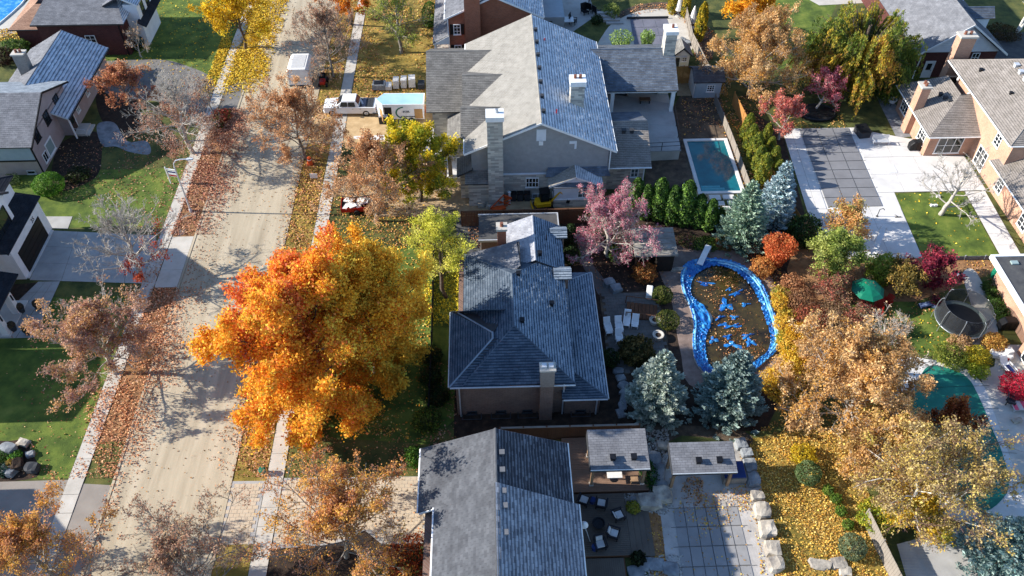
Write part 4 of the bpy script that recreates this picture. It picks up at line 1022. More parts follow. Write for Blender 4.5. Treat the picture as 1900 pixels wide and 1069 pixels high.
gutter(H, (-54.2, 91.35, 4.32), (-43.2, 91.35, 4.32), BLACK); gutter(H, (-57.9, 92.85, 2.95), (-53.6, 92.85, 2.95), BLACK)
wall(H, -43.8, -42.2, 94.0, 99.5, 0, 5.4, WSID); slope(H, [(-41.4, 93.2, 3.0), (-41.4, 100, 3.0), (-42.4, 100, 3.6), (-42.4, 93.2, 3.6)], RF_BLACK)
window(H, (-42.2, 95.6, 4.4), 1.0, 1.5, 'E', 1, 2, BLACK); window(H, (-42.2, 97.6, 4.4), 1.0, 1.5, 'E', 1, 2, BLACK)
gable_roof(H, -46, -41.8, 93.6, 100, 5.5, 6.6, (RF_MID, RF_FROST), course=.24, lift=.05); downspout(H, -44.1, 91.8, 0, 4.2, BLACK)
for x in (-51, -48): window(H, (x, 91.9, 2.2), 1.2, 1.0, 'S', 2, 2)

# ------------------------------------------------------------------ TOP: red brick house
H = thing('house', 'red brick gabled house with black shutters and broad brick chimney at the top', 'house', (1, 95, 0))
wall(H, -4.6, 6.0, 88.6, 104, 0, 6.2, BR_RED); gable_wall_y(H, -4.6, 6.0, 88.55, 6.0, 6.2, 8.6, BR_RED)
gable_roof(H, -5.0, 6.4, 88.1, 104.4, 6.2, 8.9, (RF_MID, RF_FROST), course=.24, lift=.04)
MB().span(-2.7, -.9, 87.7, 88.55, 0, 9.6).build('chimney', BR_RED, H); MB().span(-2.8, -.8, 87.6, 88.7, 9.6, 9.75).build('chimney_cap', CONC, H)
window(H, (-3.65, 88.55, 4.6), .85, 1.3, 'S', 2, 3, WHITE, GLASS, BLACK); window(H, (-3.65, 88.55, 1.9), .85, 1.3, 'S', 2, 3, WHITE, GLASS, BLACK)
slope(H, [(-6.6, 104, 3.0), (-6.6, 88.3, 3.0), (-4.6, 88.3, 4.0), (-4.6, 104, 4.0)], RF_MID)
MB().ext([(-6.6, 88.25, 2.85), (-4.6, 88.25, 2.85), (-4.6, 88.25, 3.95)], (0, .06, 0)).build('porch_gable', WHITE, H)
for y in (88.6, 93, 98): MB().span(-6.45, -6.2, y-.12, y+.12, 0, 2.9).build('porch_post', WHITE, H)
MB().span(-6.4, -4.6, 88.5, 104, 0, .3).build('porch_floor', CONC, H)
downspout(H, -4.7, 88.45, 0, 6.0); gutter(H, (-5.05, 88.1, 6.15), (-5.05, 104, 6.15)); gutter(H, (6.45, 88.1, 6.15), (6.45, 104, 6.15))
for s in (-1, 1):
    x = .7+s*5.75; MB().ext([(.7, 88.05, 8.92), (x, 88.05, 6.2), (x, 88.05, 6.0), (.7, 88.05, 8.7)], (0, .05, 0)).build('rake_board', WHITE, H)
wall(H, 6.0, 9.4, 93.5, 104, 0, 3.2, SIDING, 'sunroom'); window(H, (7.4, 93.5, 2.2), 1.0, 1.0, 'S', 1, 1, BLACK, GLASSL)
MB().span(8.0, 8.9, 92.9, 93.45, .1, 1.1).build('cabinet', WHITE, H)

# ------------------------------------------------------------------ TOP RIGHT: white gable over maroon brick
H = thing('house', 'maroon brick house with white siding gable and tree-shaded grey roof at top right', 'house', (54.5, 92, 0))
wall(H, 50.0, 59.0, 83.9, 104, 0, 3.5, BR_MAROON); gable_wall_y(H, 50.0, 59.0, 83.8, 3.4, 3.5, 6.8, WSID)
for k in range(12): 
    z = 3.55+k*.27; w_ = 4.5*(1-(z-3.5)/3.3)
    MB().span(54.5-w_, 54.5+w_, 83.76, 83.82, z, z+.03).build('siding_lap', WHITE, H)
gable_roof(H, 49.2, 59.8, 83.2, 104, 3.4, 7.2, (RF_MID, RF_SLATE), course=.24)
for s in (-1, 1):
    x = 54.5+s*5.35; MB().ext([(54.5, 83.15, 7.2), (x, 83.15, 3.4), (x, 83.15, 3.15), (54.5, 83.15, 6.95)], (0, .05, 0)).build('rake_board', WHITE, H)
window(H, (54.9, 83.76, 5.0), 1.0, 1.2, 'S', 2, 3); door(H, (51.6, 83.9, 0), .95, 2.1, 'S')
window(H, (56.6, 83.9, 2.6), .9, 1.2, 'S', 2, 2)
for y in (88.5, 95):
    wall(H, 56.6, 58.9, y-.7, y+.7, 3.5, 5.6, WSID, 'dormer'); gable_roof(H, 55.6, 59.3, y-1.05, y+1.05, 5.5, 6.4, (RF_SLATE, RF_SLATE), axis='x')
downspout(H, 50.1, 83.7, 0, 3.3)

# ------------------------------------------------------------------ RIGHT: orange brick house with hipped roofs
H = thing('house', 'orange brick house with tan hipped roofs and white-framed garden windows by the pale patio', 'house', (50, 70, 0))
wall(H, 45.9, 51, 69.1, 77.6, 0, 2.8, BR_ORANGE)
slope(H, [(45.3, 78.1, 2.9), (45.3, 68.5, 2.9), (49.6, 73.0, 5.0), (49.6, 76.5, 5.0)], RF_BROWN); slope(H, [(45.3, 68.5, 2.9), (51.4, 68.5, 2.9), (51.4, 73.0, 5.05), (49.6, 73.0, 5.0)], RF_BROWN)
slope(H, [(51.4, 78.1, 2.9), (45.3, 78.1, 2.9), (49.6, 76.5, 5.0), (51.4, 76.5, 5.0)], RF_BROWN)
gutter(H, (45.25, 78.1, 2.82), (45.25, 68.5, 2.82)); gutter(H, (45.3, 68.45, 2.82), (51.0, 68.45, 2.82))
chimney(H, 45.75, 73.6, .95, 1.1, 0, 5.7, BR_ORANGE, CONC, ((0, .2), (0, -.2)), .15)
window(H, (45.9, 75.9, 1.5), 1.7, 1.5, 'W', 3, 3); window(H, (45.9, 70.7, 1.5), 1.6, 1.6, 'W', 3, 3)
window(H, (48.2, 69.1, 1.35), 2.7, 2.0, 'S', 3, 2)
for x, y in ((48.0, 73.9), (48.2, 73.2), (48.45, 72.6)): vent(H, x, y, 4.35, DKGREY, .3)
wall(H, 50.7, 60, 63.4, 76.4, 0, 6.0, BR_ORANGE)
hip_roof(H, 49.9, 61, 62.8, 78.0, 6.0, 8.8, (55.0, 67.8), (55.0, 73.4), (RF_BROWN, RF_MID, RF_BROWN, RF_BROWN), course=.22)
gutter(H, (49.85, 62.8, 5.92), (49.85, 78.0, 5.92)); gutter(H, (49.9, 62.75, 5.92), (61, 62.75, 5.92))
window(H, (50.7, 65.8, 4.4), 1.1, 1.3, 'W', 2, 3); window(H, (50.7, 66.9, 1.3), 1.9, 2.1, 'W', 3, 3); 
chimney(H, 51.4, 79.0, 1.7, 1.1, 0, 8.3, BR_ORANGE, CONC, ((-.3, 0), (.3, 0)), .2)
for k in range(4): vent(H, 54.0-.1*k, 73.0-k*1.25, 8.3, STEEL, .4)
vent(H, 52.3, 69.5, 7.3, IRON, .25); vent(H, 51.5, 74.4, 6.9, IRON, .3)
wall(H, 50.6, 60, 48.6, 63.3, 0, 2.8, BR_ORANGE, 'wall')
slope(H, [(50.0, 64.6, 2.9), (50.0, 48.0, 2.9), (54.5, 52.0, 4.8), (54.5, 63.4, 4.8)], RF_BROWN); slope(H, [(50.0, 48.0, 2.9), (60.0, 48.0, 2.9), (54.5, 52.0, 4.8)], RF_BROWN)
gutter(H, (49.95, 64.6, 2.82), (49.95, 48.0, 2.82))
window(H, (50.6, 62.3, 1.5), 1.2, 1.5, 'W', 2, 3); window(H, (50.6, 57.0, 1.4), 1.4, 1.5, 'W', 2, 3); vent(H, 52.0, 61.0, 3.8, IRON, .3)
for y in (76.0, 73.2): MB().lathe((50.55, y, 4.7), [(.05, 0), (.14, .1), (.14, .3), (.05, .36)], 8).build('wall_lamp', WHITE, H)

# ------------------------------------------------------------------ FAR RIGHT: low orange brick house, flat dark roof
H = thing('house', 'low orange brick house with flat dark roof and white fascia at the right edge', 'house', (46, 46, 0))
wall(H, 44.9, 53, 43.4, 50.2, 0, 3.0, BR_ORANGE)
MB().span(44.2, 54, 42.9, 50.6, 3.0, 3.28).build('roof', ASPHD, H)
for x0, x1, y0, y1 in ((43.95, 44.2, 42.65, 50.85), (44.2, 54, 50.6, 50.85), (44.2, 54, 42.65, 42.9)): MB().span(x0, x1, y0, y1, 2.95, 3.36).build('fascia', WHITE, H)
for (x, y, s) in ((46.5, 48.3, .9), (47.6, 47.2, 1.1), (46.1, 46.0, .7)):
    MB().prism([(x+s*a, y+s*b) for a, b in ((-.5, -.3), (0, -.45), (.6, -.1), (.4, .35), (-.2, .4))], 3.28, 3.3).build('roof_patch', BLACK, H)
MB().span(45.3, 45.9, 49.6, 50.0, 3.28, 3.42).build('skylight', GLASSL, H)
wall(H, 44.0, 53, 36.5, 42.5, 0, 3.0, BR_ORANGE); MB().span(43.4, 54, 35.9, 42.6, 3.0, 3.3).build('roof', WHITE, H)
facebox(MB(), (44.0, 40.3, 0), 'W', -1.6, 1.6, .1, 2.4, -.02, .06).build('patio_door', WHITE, H)
for u in (-.8, .8): facebox(MB(), (44.0, 40.3, 0), 'W', u-.66, u+.66, .25, 2.25, .05, .08).build('door_glass', GLASS, H)
# ------------------------------------------------------------------ fences
def board_fence(name, label, pts, h, mat, bw=.15, gap=.012, post=1.9, cap=None, cat='fence', boards=True, base=0., pm=None):
    f = thing(name, label, cat, (*pts[0][:2], base)); bd = MB(); nb = 0; pieces = []
    for a, b in zip(pts, pts[1:]):
        a, b = Vector(a[:2]), Vector(b[:2]); L_ = (b-a).length; d = (b-a)/L_; rz = math.atan2(d.y, d.x)
        for k in range(max(1, round(L_/post))+1):
            p = a+d*L_*k/max(1, round(L_/post)); MB().box((p.x, p.y, base+h*.5+.05), (.11, .11, h+.1), rz).build('post', pm or mat, f)
        for z in (.25, .8): q = (a+b)/2; nrm = Vector((-d.y, d.x))*.05; MB().box((q.x+nrm.x, q.y+nrm.y, base+h*z), (L_, .04, .09), rz).build('rail', mat, f)
        n = int(L_/bw)
        for k in range(n):
            p = a+d*(bw*(k+.5)*L_/(n*bw)); pieces.append((p.x, p.y, rz, L_/n))
        if cap: q = (a+b)/2; MB().box((q.x, q.y, base+h+.03), (L_, .16, .045), rz).build('cap_rail', cap, f)
    me = {}
    for i, (x, y, rz, w) in enumerate(pieces):
        hh = h+rg_.uniform(-.015, .015)
        if i < 300 and boards:
            kk = round(w, 3)
            if kk not in me:
                o = MB().span(-w/2+gap/2, w/2-gap/2, -.012, .012, .03, h).build('board', mat, f, local=True); me[kk] = o.data; bpy.data.objects.remove(o)
            o = link('board', me[kk], f); o.location = Vector((x, y, base+hh-h))-f.location; o.rotation_euler = (0, 0, rz)
        else: bd.box((x, y, base+hh/2), (w-gap, .024, hh), rz)
    if bd.f: bd.build('board', mat, f, 'stuff')
    return f
board_fence('fence', 'reddish brown board fence between the building site and the flat-roofed garage', [(-3.0, 59.6), (9.2, 59.7)], 1.9, WOODB, cap=WOODB)
board_fence('fence', 'dark brown fence with pale cap rail between the bungalow and the charcoal-roofed house', [(.2, 35.1), (10.8, 35.1)], 1.8, WOODB, cap=WOODG)
board_fence('fence', 'golden cedar board screen beside the white-capped chimney', [(20.9, 83.4), (24.2, 83.6)], 2.3, WOODC)
board_fence('fence', 'low weathered fence along the leafy strip beside the rectangular pool', [(25.6, 79.4), (25.9, 72), (26.0, 63.5)], 1.2, WOODG)
board_fence('fence', 'tan board fence behind the row of golden columnar cedars', [(27.6, 79.0), (28.3, 70.0), (28.6, 63.0), (29.5, 58.0)], 1.7, WOODC)
board_fence('fence', 'grey weathered fence descending the slope at the top beside the parasols', [(25.8, 84.5), (25.2, 92), (25.9, 104)], 1.7, WOODG)
board_fence('fence', 'slatted grey fence at the bottom right edge of the golden lawn', [(26.0, 27.6), (26.6, 23.0), (27.0, 20.5)], 1.7, WOODG, bw=.22)
board_fence('fence', 'dark fence with white top rail in the front yard beside the big maple', [(-5.6, 57.0), (-5.4, 43.4), (-5.4, 37.9)], 1.1, BLACK, bw=.3, boards=True)
board_fence('fence', 'low stone-coloured fence under the lawn on the right', [(40.2, 53.6), (49.6, 53.4)], .5, SLATEST, bw=.35, gap=.02)
board_fence('fence', 'thin dark mesh fence at the very top behind the slate pool cover', [(13.5, 103), (18, 105.0), (24.5, 104)], 1.3, IRON, bw=.12, gap=.09)

# ------------------------------------------------------------------ vehicles (built facing -x)
def wheel(root, x, y, r, w, s):
    t = MB(); t.v = []
    n = 16; prof = [(r*.6, -w/2), (r*.94, -w/2), (r, -w/4), (r, w/4), (r*.94, w/2), (r*.6, w/2)]
    for q, (rr, o_) in enumerate(prof):
        for i in range(n): a = 2*math.pi*i/n; t.v.append((x+rr*math.cos(a), y+o_, r+rr*math.sin(a)))
    for q in range(5):
        for i in range(n): j = (i+1) % n; t.f.append([q*n+i, q*n+j, (q+1)*n+j, (q+1)*n+i]); t.m.append(0)
    w_ = t.build('wheel', RUBBER, root, local=True, smooth=False)
    m = MB(); m.tube((x, y-w*.35, r), (x, y+w*.35, r), r*.6, r*.6, 12)
    for k in range(5):
        a = k*1.2566; m.tube((x, y+s*w*.4, r), (x+r*.55*math.cos(a), y+s*w*.4, r+r*.55*math.sin(a)), .045, .03, 4)
    m.build('rim', CHROME, w_, local=True)
T = thing('pickup_truck', 'white crew-cab pickup truck with grey bed cover parked on the sandy drive', 'pickup truck', (*P(652, 207)[:2], 0), R(-2))
b = MB()
def hull(mb, secs, m=0):
    """secs: list of (x, halfwidth_bottom, halfwidth_top, z0, z1)"""
    k = len(mb.v)
    for x, wb, wt, z0, z1 in secs: mb.v += [(x, -wb, z0), (x, wb, z0), (x, wt, z1), (x, -wt, z1)]
    for i in range(len(secs)-1):
        for j in range(4): a, c = k+i*4+j, k+i*4+(j+1) % 4; mb.f.append([a, c, c+4, a+4]); mb.m.append(m)
    mb.f += [[k+3, k+2, k+1, k], [k+len(secs)*4-4+j for j in range(4)]]; mb.m += [m, m]
    return mb
hull(b, [(-2.95, .86, .8, .5, .95), (-2.8, .97, .92, .42, 1.12), (-1.4, 1.0, .96, .4, 1.22), (.9, 1.0, .98, .4, 1.2), (2.9, .99, .98, .42, 1.2), (2.96, .95, .95, .5, 1.15)])
b.build('body', CARW, T, local=True, bevel=.04)
c = MB(); hull(c, [(-1.5, .93, .9, 1.18, 1.22), (-.72, .94, .74, 1.2, 1.86), (.75, .94, .74, 1.2, 1.9), (1.1, .94, .8, 1.2, 1.4)]); cab = c.build('cab', CARW, T, local=True, bevel=.04)
MB().poly([(-1.43, -.84, 1.28), (-1.43, .84, 1.28), (-.8, .7, 1.83), (-.8, -.7, 1.83)]).poly([(1.1, .78, 1.42), (1.1, -.78, 1.42), (.8, -.68, 1.86), (.8, .68, 1.86)]).build('windscreen', GLASS, T, local=True)
for s in (-1, 1):
    for x0, x1 in ((-1.0, -.12), (-.05, .72)):
        MB().ext([(x0, s*.945, 1.27), (x1, s*.945, 1.27), (x1-.04, s*.8, 1.76), (x0+.22 if x0 < -.5 else x0, s*.8, 1.76)], (0, s*.015, 0)).build('side_window', GLASS, T, local=True)
    MB().box((-1.15, s*1.08, 1.28), (.12, .2, .16)).build('mirror', BLACK, T, local=True)
    MB().box((-2.85, s*.72, .93), (.16, .36, .16)).build('headlight', GLASSL, T, local=True)
    MB().box((2.93, s*.86, .98), (.1, .18, .34)).build('tail_light', REDP, T, local=True)
    for x in (-.08, .78): MB().box((x+.5, s*1.005, 1.02), (.18, .02, .04)).build('door_handle', CHROME, T, local=True)
    wheel(T, -1.95, s*.86, .4, .28, s); wheel(T, 1.85, s*.86, .4, .28, s)
MB().box((2.99, 0, .55), (.12, 1.7, .2)).build('bumper', CHROME, T, local=True); MB().box((-2.97, 0, .56), (.12, 1.75, .22)).build('bumper', CHROME, T, local=True)
MB().box((-2.93, 0, .88), (.08, 1.05, .26)).build('grille', BLACK, T, local=True)
MB().box((1.55, 0, 1.2), (.8, 1.7, .03)).build('bed_opening', BLACK, T, local=True)
for k in range(3): MB().box((1.62+k*.42+.0, 0, 1.235), (.4, 1.74, .05)).build('bed_cover', DKGREY if k else COVERD, T, local=True)
MB().box((1.33, .1, 1.24), (.2, .9, .05), .35).build('strap', STEEL, T, local=True)

# trailer: low side faces the camera
TR = thing('cargo_trailer', 'enclosed white cargo trailer with pale blue roof and open side door behind the pickup', 'trailer', (*P(748, 217)[:2], 0), R(-1))
q = [(-3.0, -.1), (-2.2, -1.05), (2.5, -1.05), (2.5, 1.05), (-2.2, 1.05), (-3.0, .1)]
q = [(-2.75, 0), (-2.0, -1.05), (2.5, -1.05), (2.5, 1.05), (-2.0, 1.05)]
MB().prism(q, .45, 2.35).build('body', CARW, TR, local=True)
MB().prism([(a*.985, b_*.97) for a, b_ in q], 2.35, 2.39).build('roof', TRROOF, TR, local=True)
r_ = MB()
for a, b_ in zip(q, q[1:]+q[:1]): r_.tube((*a, 2.36), (*b_, 2.36), .05, .05, 5)
r_.build('roof_rail', WHITE, TR, local=True)
MB().box((-1.45, -1.06, 1.25), (.8, .03, 1.5)).build('door_opening', BLACK, TR, local=True)
MB().box((-2.15, -1.4, 1.25), (.05, .75, 1.5), .5).build('side_door', BUFF, TR, local=True)
for s in (-1, 1):
    for x in (.35, 1.05): wheel(TR, x, s*.98, .33, .22, s)
    MB().box((.7, s*1.09, .8), (1.6, .1, .05)).build('fender', DKGREY, TR, local=True)
MB().box((2.55, 0, .75), (.06, 1.9, .5)).build('rear_ramp', WOODC, TR, local=True); MB().box((2.62, -.72, 1.6), (.06, .22, .9)).build('tail_light', REDP, TR, local=True)
MB().box((1.9, -1.065, 1.15), (.9, .02, 1.25)).build('buff_panel', BUFF, TR, local=True)
arc = MB()
for k in range(9):
    a0, a1 = R(150-k*16.5+95), R(150-(k+1)*16.5+95)
    arc.ext([(.35+1.0*math.cos(t)*rr, -1.068, 1.28+.8*math.sin(t)*rr) for t, rr in ((a0, 1), (a1, 1), (a1, .84), (a0, .84))], (0, -.008, 0))
arc.build('logo_arc', GREENP, TR, local=True)
text('lettering', 'EVER', .34, (.55, -1.075, 1.3), (R(90), 0, 0), DKGREY, TR)
MB().tube((-2.7, 0, .5), (-3.35, 0, .5), .07, .05, 6).tube((-3.2, 0, .5), (-3.2, 0, .05), .04, .04, 6).build('hitch', DKGREY, TR, local=True)
# white canopied box on the street with its red mower
W = thing('box_trailer', 'white canvas-covered box trailer parked on the street beside a red machine', 'trailer', (*P(562, 150)[:2], 0))
MB().ext([(-1.25, -1.7, .5), (1.25, -1.7, .5), (1.25, -1.7, 2.3), (.95, -1.7, 2.6), (-.95, -1.7, 2.6), (-1.25, -1.7, 2.3)], (0, 3.4, 0)).build('canopy', WCLOTH, W, local=True, bevel=.05)
MB().span(-.75, .75, -1.3, 1.35, 2.6, 2.63).build('roof_panel', CUSH, W, local=True)
MB().span(-1.2, 1.2, -1.75, 1.75, .35, .5).build('chassis', DKGREY, W, local=True)
for s in (-1, 1): wheel_ = None
for x in (-1.1, 1.1):
    MB().tube((x-.12, -.3, .35), (x+.12, -.3, .35), .35, .35, 12).build('wheel', RUBBER, W, local=True)
MB().tube((0, -1.7, .42), (0, -2.6, .42), .05, .05, 6).build('hitch', DKGREY, W, local=True)
m = thing('lawn_tractor', 'small red tractor with black seat beside the white canvas box trailer', 'tractor', (*P(601, 156)[:2], 0), R(90))
MB().box((-.45, 0, .62), (.8, .62, .42)).build('bonnet', REDP, m, local=True, bevel=.05); MB().box((.4, 0, .45), (.9, .7, .14)).build('chassis', IRON, m, local=True)
MB().box((.45, 0, .72), (.4, .5, .12)).box((.64, 0, .95), (.1, .5, .4)).build('seat', IRON, m, local=True)
MB().tube((-.05, 0, .8), (.1, 0, 1.12), .03, .03, 5).lathe((.1, 0, 1.1), [(.2, 0), (.2, .04)], 10).build('steering_wheel', IRON, m, local=True)
for x, r_ in ((-.6, .22), (.5, .34)):
    for s in (-1, 1): MB().tube((x, s*.32, r_), (x, s*.54, r_), r_, r_, 12).build('wheel', RUBBER, m, local=True)
MB().path([(.72, -.35, .5), (.72, -.35, 1.8), (.72, .35, 1.8), (.72, .35, .5)], .035, 5).build('roll_bar', IRON, m, local=True)
# open red trailer under the brown tree
W = thing('utility_trailer', 'low red open trailer loaded with white sheets below the brown tree', 'trailer', (*P(662, 388)[:2], 0), R(4))
MB().span(-1.4, 1.4, -.8, .8, .35, .45).build('bed', DKGREY, W, local=True)
for x0, x1, y0, y1 in ((-1.4, 1.4, -.84, -.8), (-1.4, 1.4, .8, .84), (-1.44, -1.4, -.84, .84), (1.4, 1.44, -.84, .84)): MB().span(x0, x1, y0, y1, .35, .85).build('side_board', REDP, W, local=True)
rg2 = random.Random(2); lo = MB()
for k in range(9): lo.box((rg2.uniform(-1, 1), rg2.uniform(-.45, .45), .62+k*.04), (rg2.uniform(.5, 1.1), rg2.uniform(.3, .7), .1), rg2.uniform(0, 3))
lo.build('load', WCLOTH, W, local=True)
for s in (-1, 1): MB().tube((.1, s*.86, .3), (.1, s*1.02, .3), .3, .3, 12).build('wheel', RUBBER, W, local=True)
MB().tube((-1.4, 0, .4), (-2.3, 0, .4), .05, .05, 6).build('hitch', IRON, W, local=True)
# pallets of stone
for i, (px, py, w, h, mt, lb, cv) in enumerate(((704, 165, 1.5, .7, SLATEST, 'low pallet of grey stone partly under dark film, leftmost of the row', 1), (722, 165, .7, .5, CONCW, 'small pale pallet beside the grey stone pallet', 0), (736, 162, .66, 1.0, CONCW, 'white wrapped pallet of stone, first of the tall three', 0), (750, 161, .66, 1.05, CONCW, 'white wrapped pallet of stone, middle of the tall three', 0), (765, 160, .78, 1.1, CONCW, 'largest white wrapped pallet of stone by the trailer roof', 0), (782, 163, .8, .6, DKGREY, 'dark low pallet of rubble at the right end of the row', 0))):
    g = thing('stone_pallet', lb, 'pallet', (*P(px, py)[:2], 0), rg_.uniform(-.1, .1), 'pallets of stone beside the drive')
    for k in (-1, 0, 1): MB().box((k*w*.4, 0, .06), (.1, 1.0, .12)).build('skid', WOODC, g, local=True)
    nl_ = max(2, int(h/.28))
    for k in range(nl_): MB().box((rg_.uniform(-.02, .02), rg_.uniform(-.02, .02), .14+(k+.5)*h/nl_), (w-.04*(k % 2), 1.05, h/nl_-.02), rg_.uniform(-.03, .03)).build('stone_layer', mt, g, local=True)
    if cv: MB().box((0, 0, .16+h), (w*.7, .8, .05), .1).build('film', BLACK, g, local=True)
g = thing('bin', 'dark bin with ribbed white lid in front of the open trailer door', 'bin', (*P(713, 226)[:2], 0))
hull(MB(), [(-.5, .5, .55, 0, .95), (.5, .5, .55, 0, .95)]).build('body', DKGREY, g, local=True)
for k in range(4): MB().box((-.37+k*.25, 0, 1.02), (.22, 1.12, .12)).build('lid_rib', WHITE, g, local=True)

# ------------------------------------------------------------------ street things
L_ = thing('street_lamp', 'tall pale street lamp with curved arm standing in the red leaves', 'street lamp', (-29.85, 62.6, 0))
MB().tube((0, 0, 0), (0, 0, 5.6), .1, .065, 8).build('pole', STEEL, L_, local=True)
MB().path([(0, 0, 5.6), (.05, 0, 6.0), (.3, 0, 6.35), (.8, 0, 6.5), (1.5, 0, 6.52)], .05, 6).build('arm', STEEL, L_, local=True)
MB().ext([(1.4, -.14, 6.42), (2.0, -.1, 6.46), (2.0, .1, 6.46), (1.4, .14, 6.42)], (0, 0, .14)).build('lamp_head', STEEL, L_, local=True)
MB().lathe((0, 0, 0), [(.18, 0), (.16, .3), (.1, .4)], 8).build('base', STEEL, L_, local=True)
S = thing('estate_sign', 'white yard sign post with hanging striped board under the bare tree', 'sign', (*P(317, 340)[:2], 0), R(-15))
MB().span(-.05, .05, -.05, .05, 0, 2.1).span(-.05, 1.2, -.045, .045, 1.85, 1.95).build('post', WHITE, S, local=True)
MB().span(.15, 1.1, -.02, .02, 1.0, 1.75).build('board', WHITE, S, local=True)
for k, mt in enumerate((REDP, WHITE, BLUEP)): MB().span(.2, 1.05, -.026, .026, 1.05+k*.22, 1.23+k*.22).build('stripe', mt, S, local=True)
S = thing('yard_sign', 'small plain white board on stakes at the right kerb under the brown tree', 'sign', (*P(584, 336)[:2], 0))
MB().span(-.38, .38, -.02, .02, .4, .95).build('board', WHITE, S, local=True)
for x in (-.28, .28): MB().span(x-.02, x+.02, -.02, .02, 0, .4).build('stake', METAL, S, local=True)
S = thing('traffic_barrel', 'orange barrel by the right kerb below the round brown tree', 'barrel', (*P(576, 306)[:2], 0))
MB().lathe((0, 0, .06), [(.32, 0), (.28, .3), (.26, .3), (.24, .62), (.22, .62), (.2, .9), (.06, .94)], 12).build('drum', ORANGE, S, local=True); MB().lathe((0, 0, 0), [(.42, 0), (.4, .06)], 8).build('base', RUBBER, S, local=True)
for z in (.34, .66): MB().lathe((0, 0, z), [(.275-z*.07, 0), (.272-z*.07, .12)], 12).build('band', WHITE, S, local=True)
S = thing('utility_pedestal', 'short green utility cylinder on the verge next to the sidewalk', 'utility box', (*P(489, 879)[:2], 0))
MB().lathe((0, 0, 0), [(.24, 0), (.24, .5), (.27, .52), (.27, .62), (.2, .7), (.02, .72)], 14).build('drum', GREENP, S, local=True); MB().span(-.08, .08, -.27, -.23, .2, .4).build('label_plate', STEEL, S, local=True)
# building-site things
S = thing('barricade', 'orange folding lattice barricade leaning on the soil by the stone chimney', 'barricade', (*P(926, 386)[:2], 0), R(15))
for a, b_ in (((-.9, 0, .1), (.5, 0, 1.6)), ((.5, 0, 1.6), (1.3, 0, 1.0)), ((-.3, 0, .05), (1.2, .1, .5)), ((1.2, .1, .05), (0, 0, .9)), ((1.3, 0, 1.0), (.1, .05, .55)), ((.6, .3, 0), (.8, 0, 1.35)), ((-.6, 0, .05), (.9, .05, .05))): MB().tube(a, b_, .06, .06, 5).build('bar', ORANGE, S, local=True)
MB().ext([(.35, 0, 1.55), (1.35, 0, .95), (1.25, .05, .72), (.25, .05, 1.3)], (0, .04, 0)).build('panel', ORANGE, S, local=True); MB().box((-.1, -.2, .12), (1.3, .7, .2), .2).build('base_plate', ORANGE, S, local=True)
E_ = thing('mini_excavator', 'small yellow excavator with black cab by the foundation wall', 'excavator', (*P(1008, 385)[:2], 0), R(10))
for s in (-1, 1): MB().ext([(-.8, s*.5-.13, .06), (.8, s*.5-.13, .06), (.95, s*.5-.13, .25), (.8, s*.5-.13, .45), (-.8, s*.5-.13, .45), (-.95, s*.5-.13, .25)], (0, .26, 0)).build('track', RUBBER, E_, local=True)
MB().prism([(-.75, -.55), (.65, -.6), (.65, .6), (-.75, .55), (-.95, 0)], .5, .95).build('body', YELLOW, E_, local=True, bevel=.05)
MB().box((.1, .1, 1.5), (.9, .85, 1.1)).build('cab', BLACK, E_, local=True, bevel=.05); MB().box((.1, .1, 2.07), (1.0, .95, .06)).build('cab_roof', BLACK, E_, local=True)
for u in (-.34, .54): MB().box((.1+u*.0, .1-.44 if u < 0 else .1+.44, 1.6), (.7, .02, .7)).build('pane', GLASS, E_, local=True)
MB().tube((.7, -.2, .8), (1.6, -.2, 1.9), .1, .08, 6).tube((1.6, -.2, 1.9), (2.4, -.2, 1.0), .08, .06, 6).build('boom', YELLOW, E_, local=True); MB().ext([(2.3, -.45, 1.0), (2.65, -.45, .85), (2.5, -.45, .45), (2.2, -.45, .55)], (0, .5, 0)).build('bucket', IRON, E_, local=True)
MB().box((-1.15, 0, .3), (.08, 1.3, .35)).build('blade', YELLOW, E_, local=True)
for i, (px, lb) in enumerate(((952, 'leftmost of the three dark bins under the gable wall'), (965, 'middle one of the three dark bins under the gable wall'), (978, 'rightmost of the three dark bins under the gable wall'))):
    g = thing('wheelie_bin', lb, 'bin', (*P(px, 371)[:2], 0), 0, 'dark bins under the gable wall')
    hull(MB(), [(-.28, .28, .34, .05, 1.0), (.28, .28, .34, .05, 1.0)]).build('body', DKGREY, g, local=True); MB().box((0, 0, 1.04), (.64, .74, .07)).build('lid', BLACK, g, local=True)
    for s in (-1, 1): MB().tube((.2*s, .3, .1), (.2*s+.06, .3, .1), .1, .1, 8).build('wheel', RUBBER, g, local=True)
S = thing('white_pipe', 'white upright plastic pipe standing out of the soil by the bins', 'pipe', (*P(945, 377)[:2], 0))
MB().tube((0, 0, 0), (0, 0, 1.35), .13, .13, 10).build('pipe', WHITE, S, local=True); MB().lathe((0, 0, 1.35), [(.17, 0), (.17, .12), (.05, .14)], 10).build('pipe_cap', WHITE, S, local=True)
S = thing('garden_arch', 'black ring-shaped iron trellis beside the flat-roofed garage', 'trellis', (*P(842, 412)[:2], 0))
MB().path([(.45*math.cos(a*.449), 0, 1.1+.45*math.sin(a*.449)) for a in range(15)], .05, 6).build('ring', IRON, S, local=True); MB().tube((-.2, 0, 0), (-.15, 0, .7), .05, .05, 6).tube((.2, 0, 0), (.15, 0, .7), .05, .05, 6).build('stand', IRON, S, local=True)
for i, (px, py) in enumerate(((893, 384), (908, 385), (900, 378))):
    rock('rubble_stone', ('left', 'right', 'rear')[i]+' pale rubble block at the foot of the stone-clad corner', *P(px, py)[:2], .15, .7, .5, .5, LIMESTONE, 40+i, i, 'rubble by the stone corner', cat='stone')

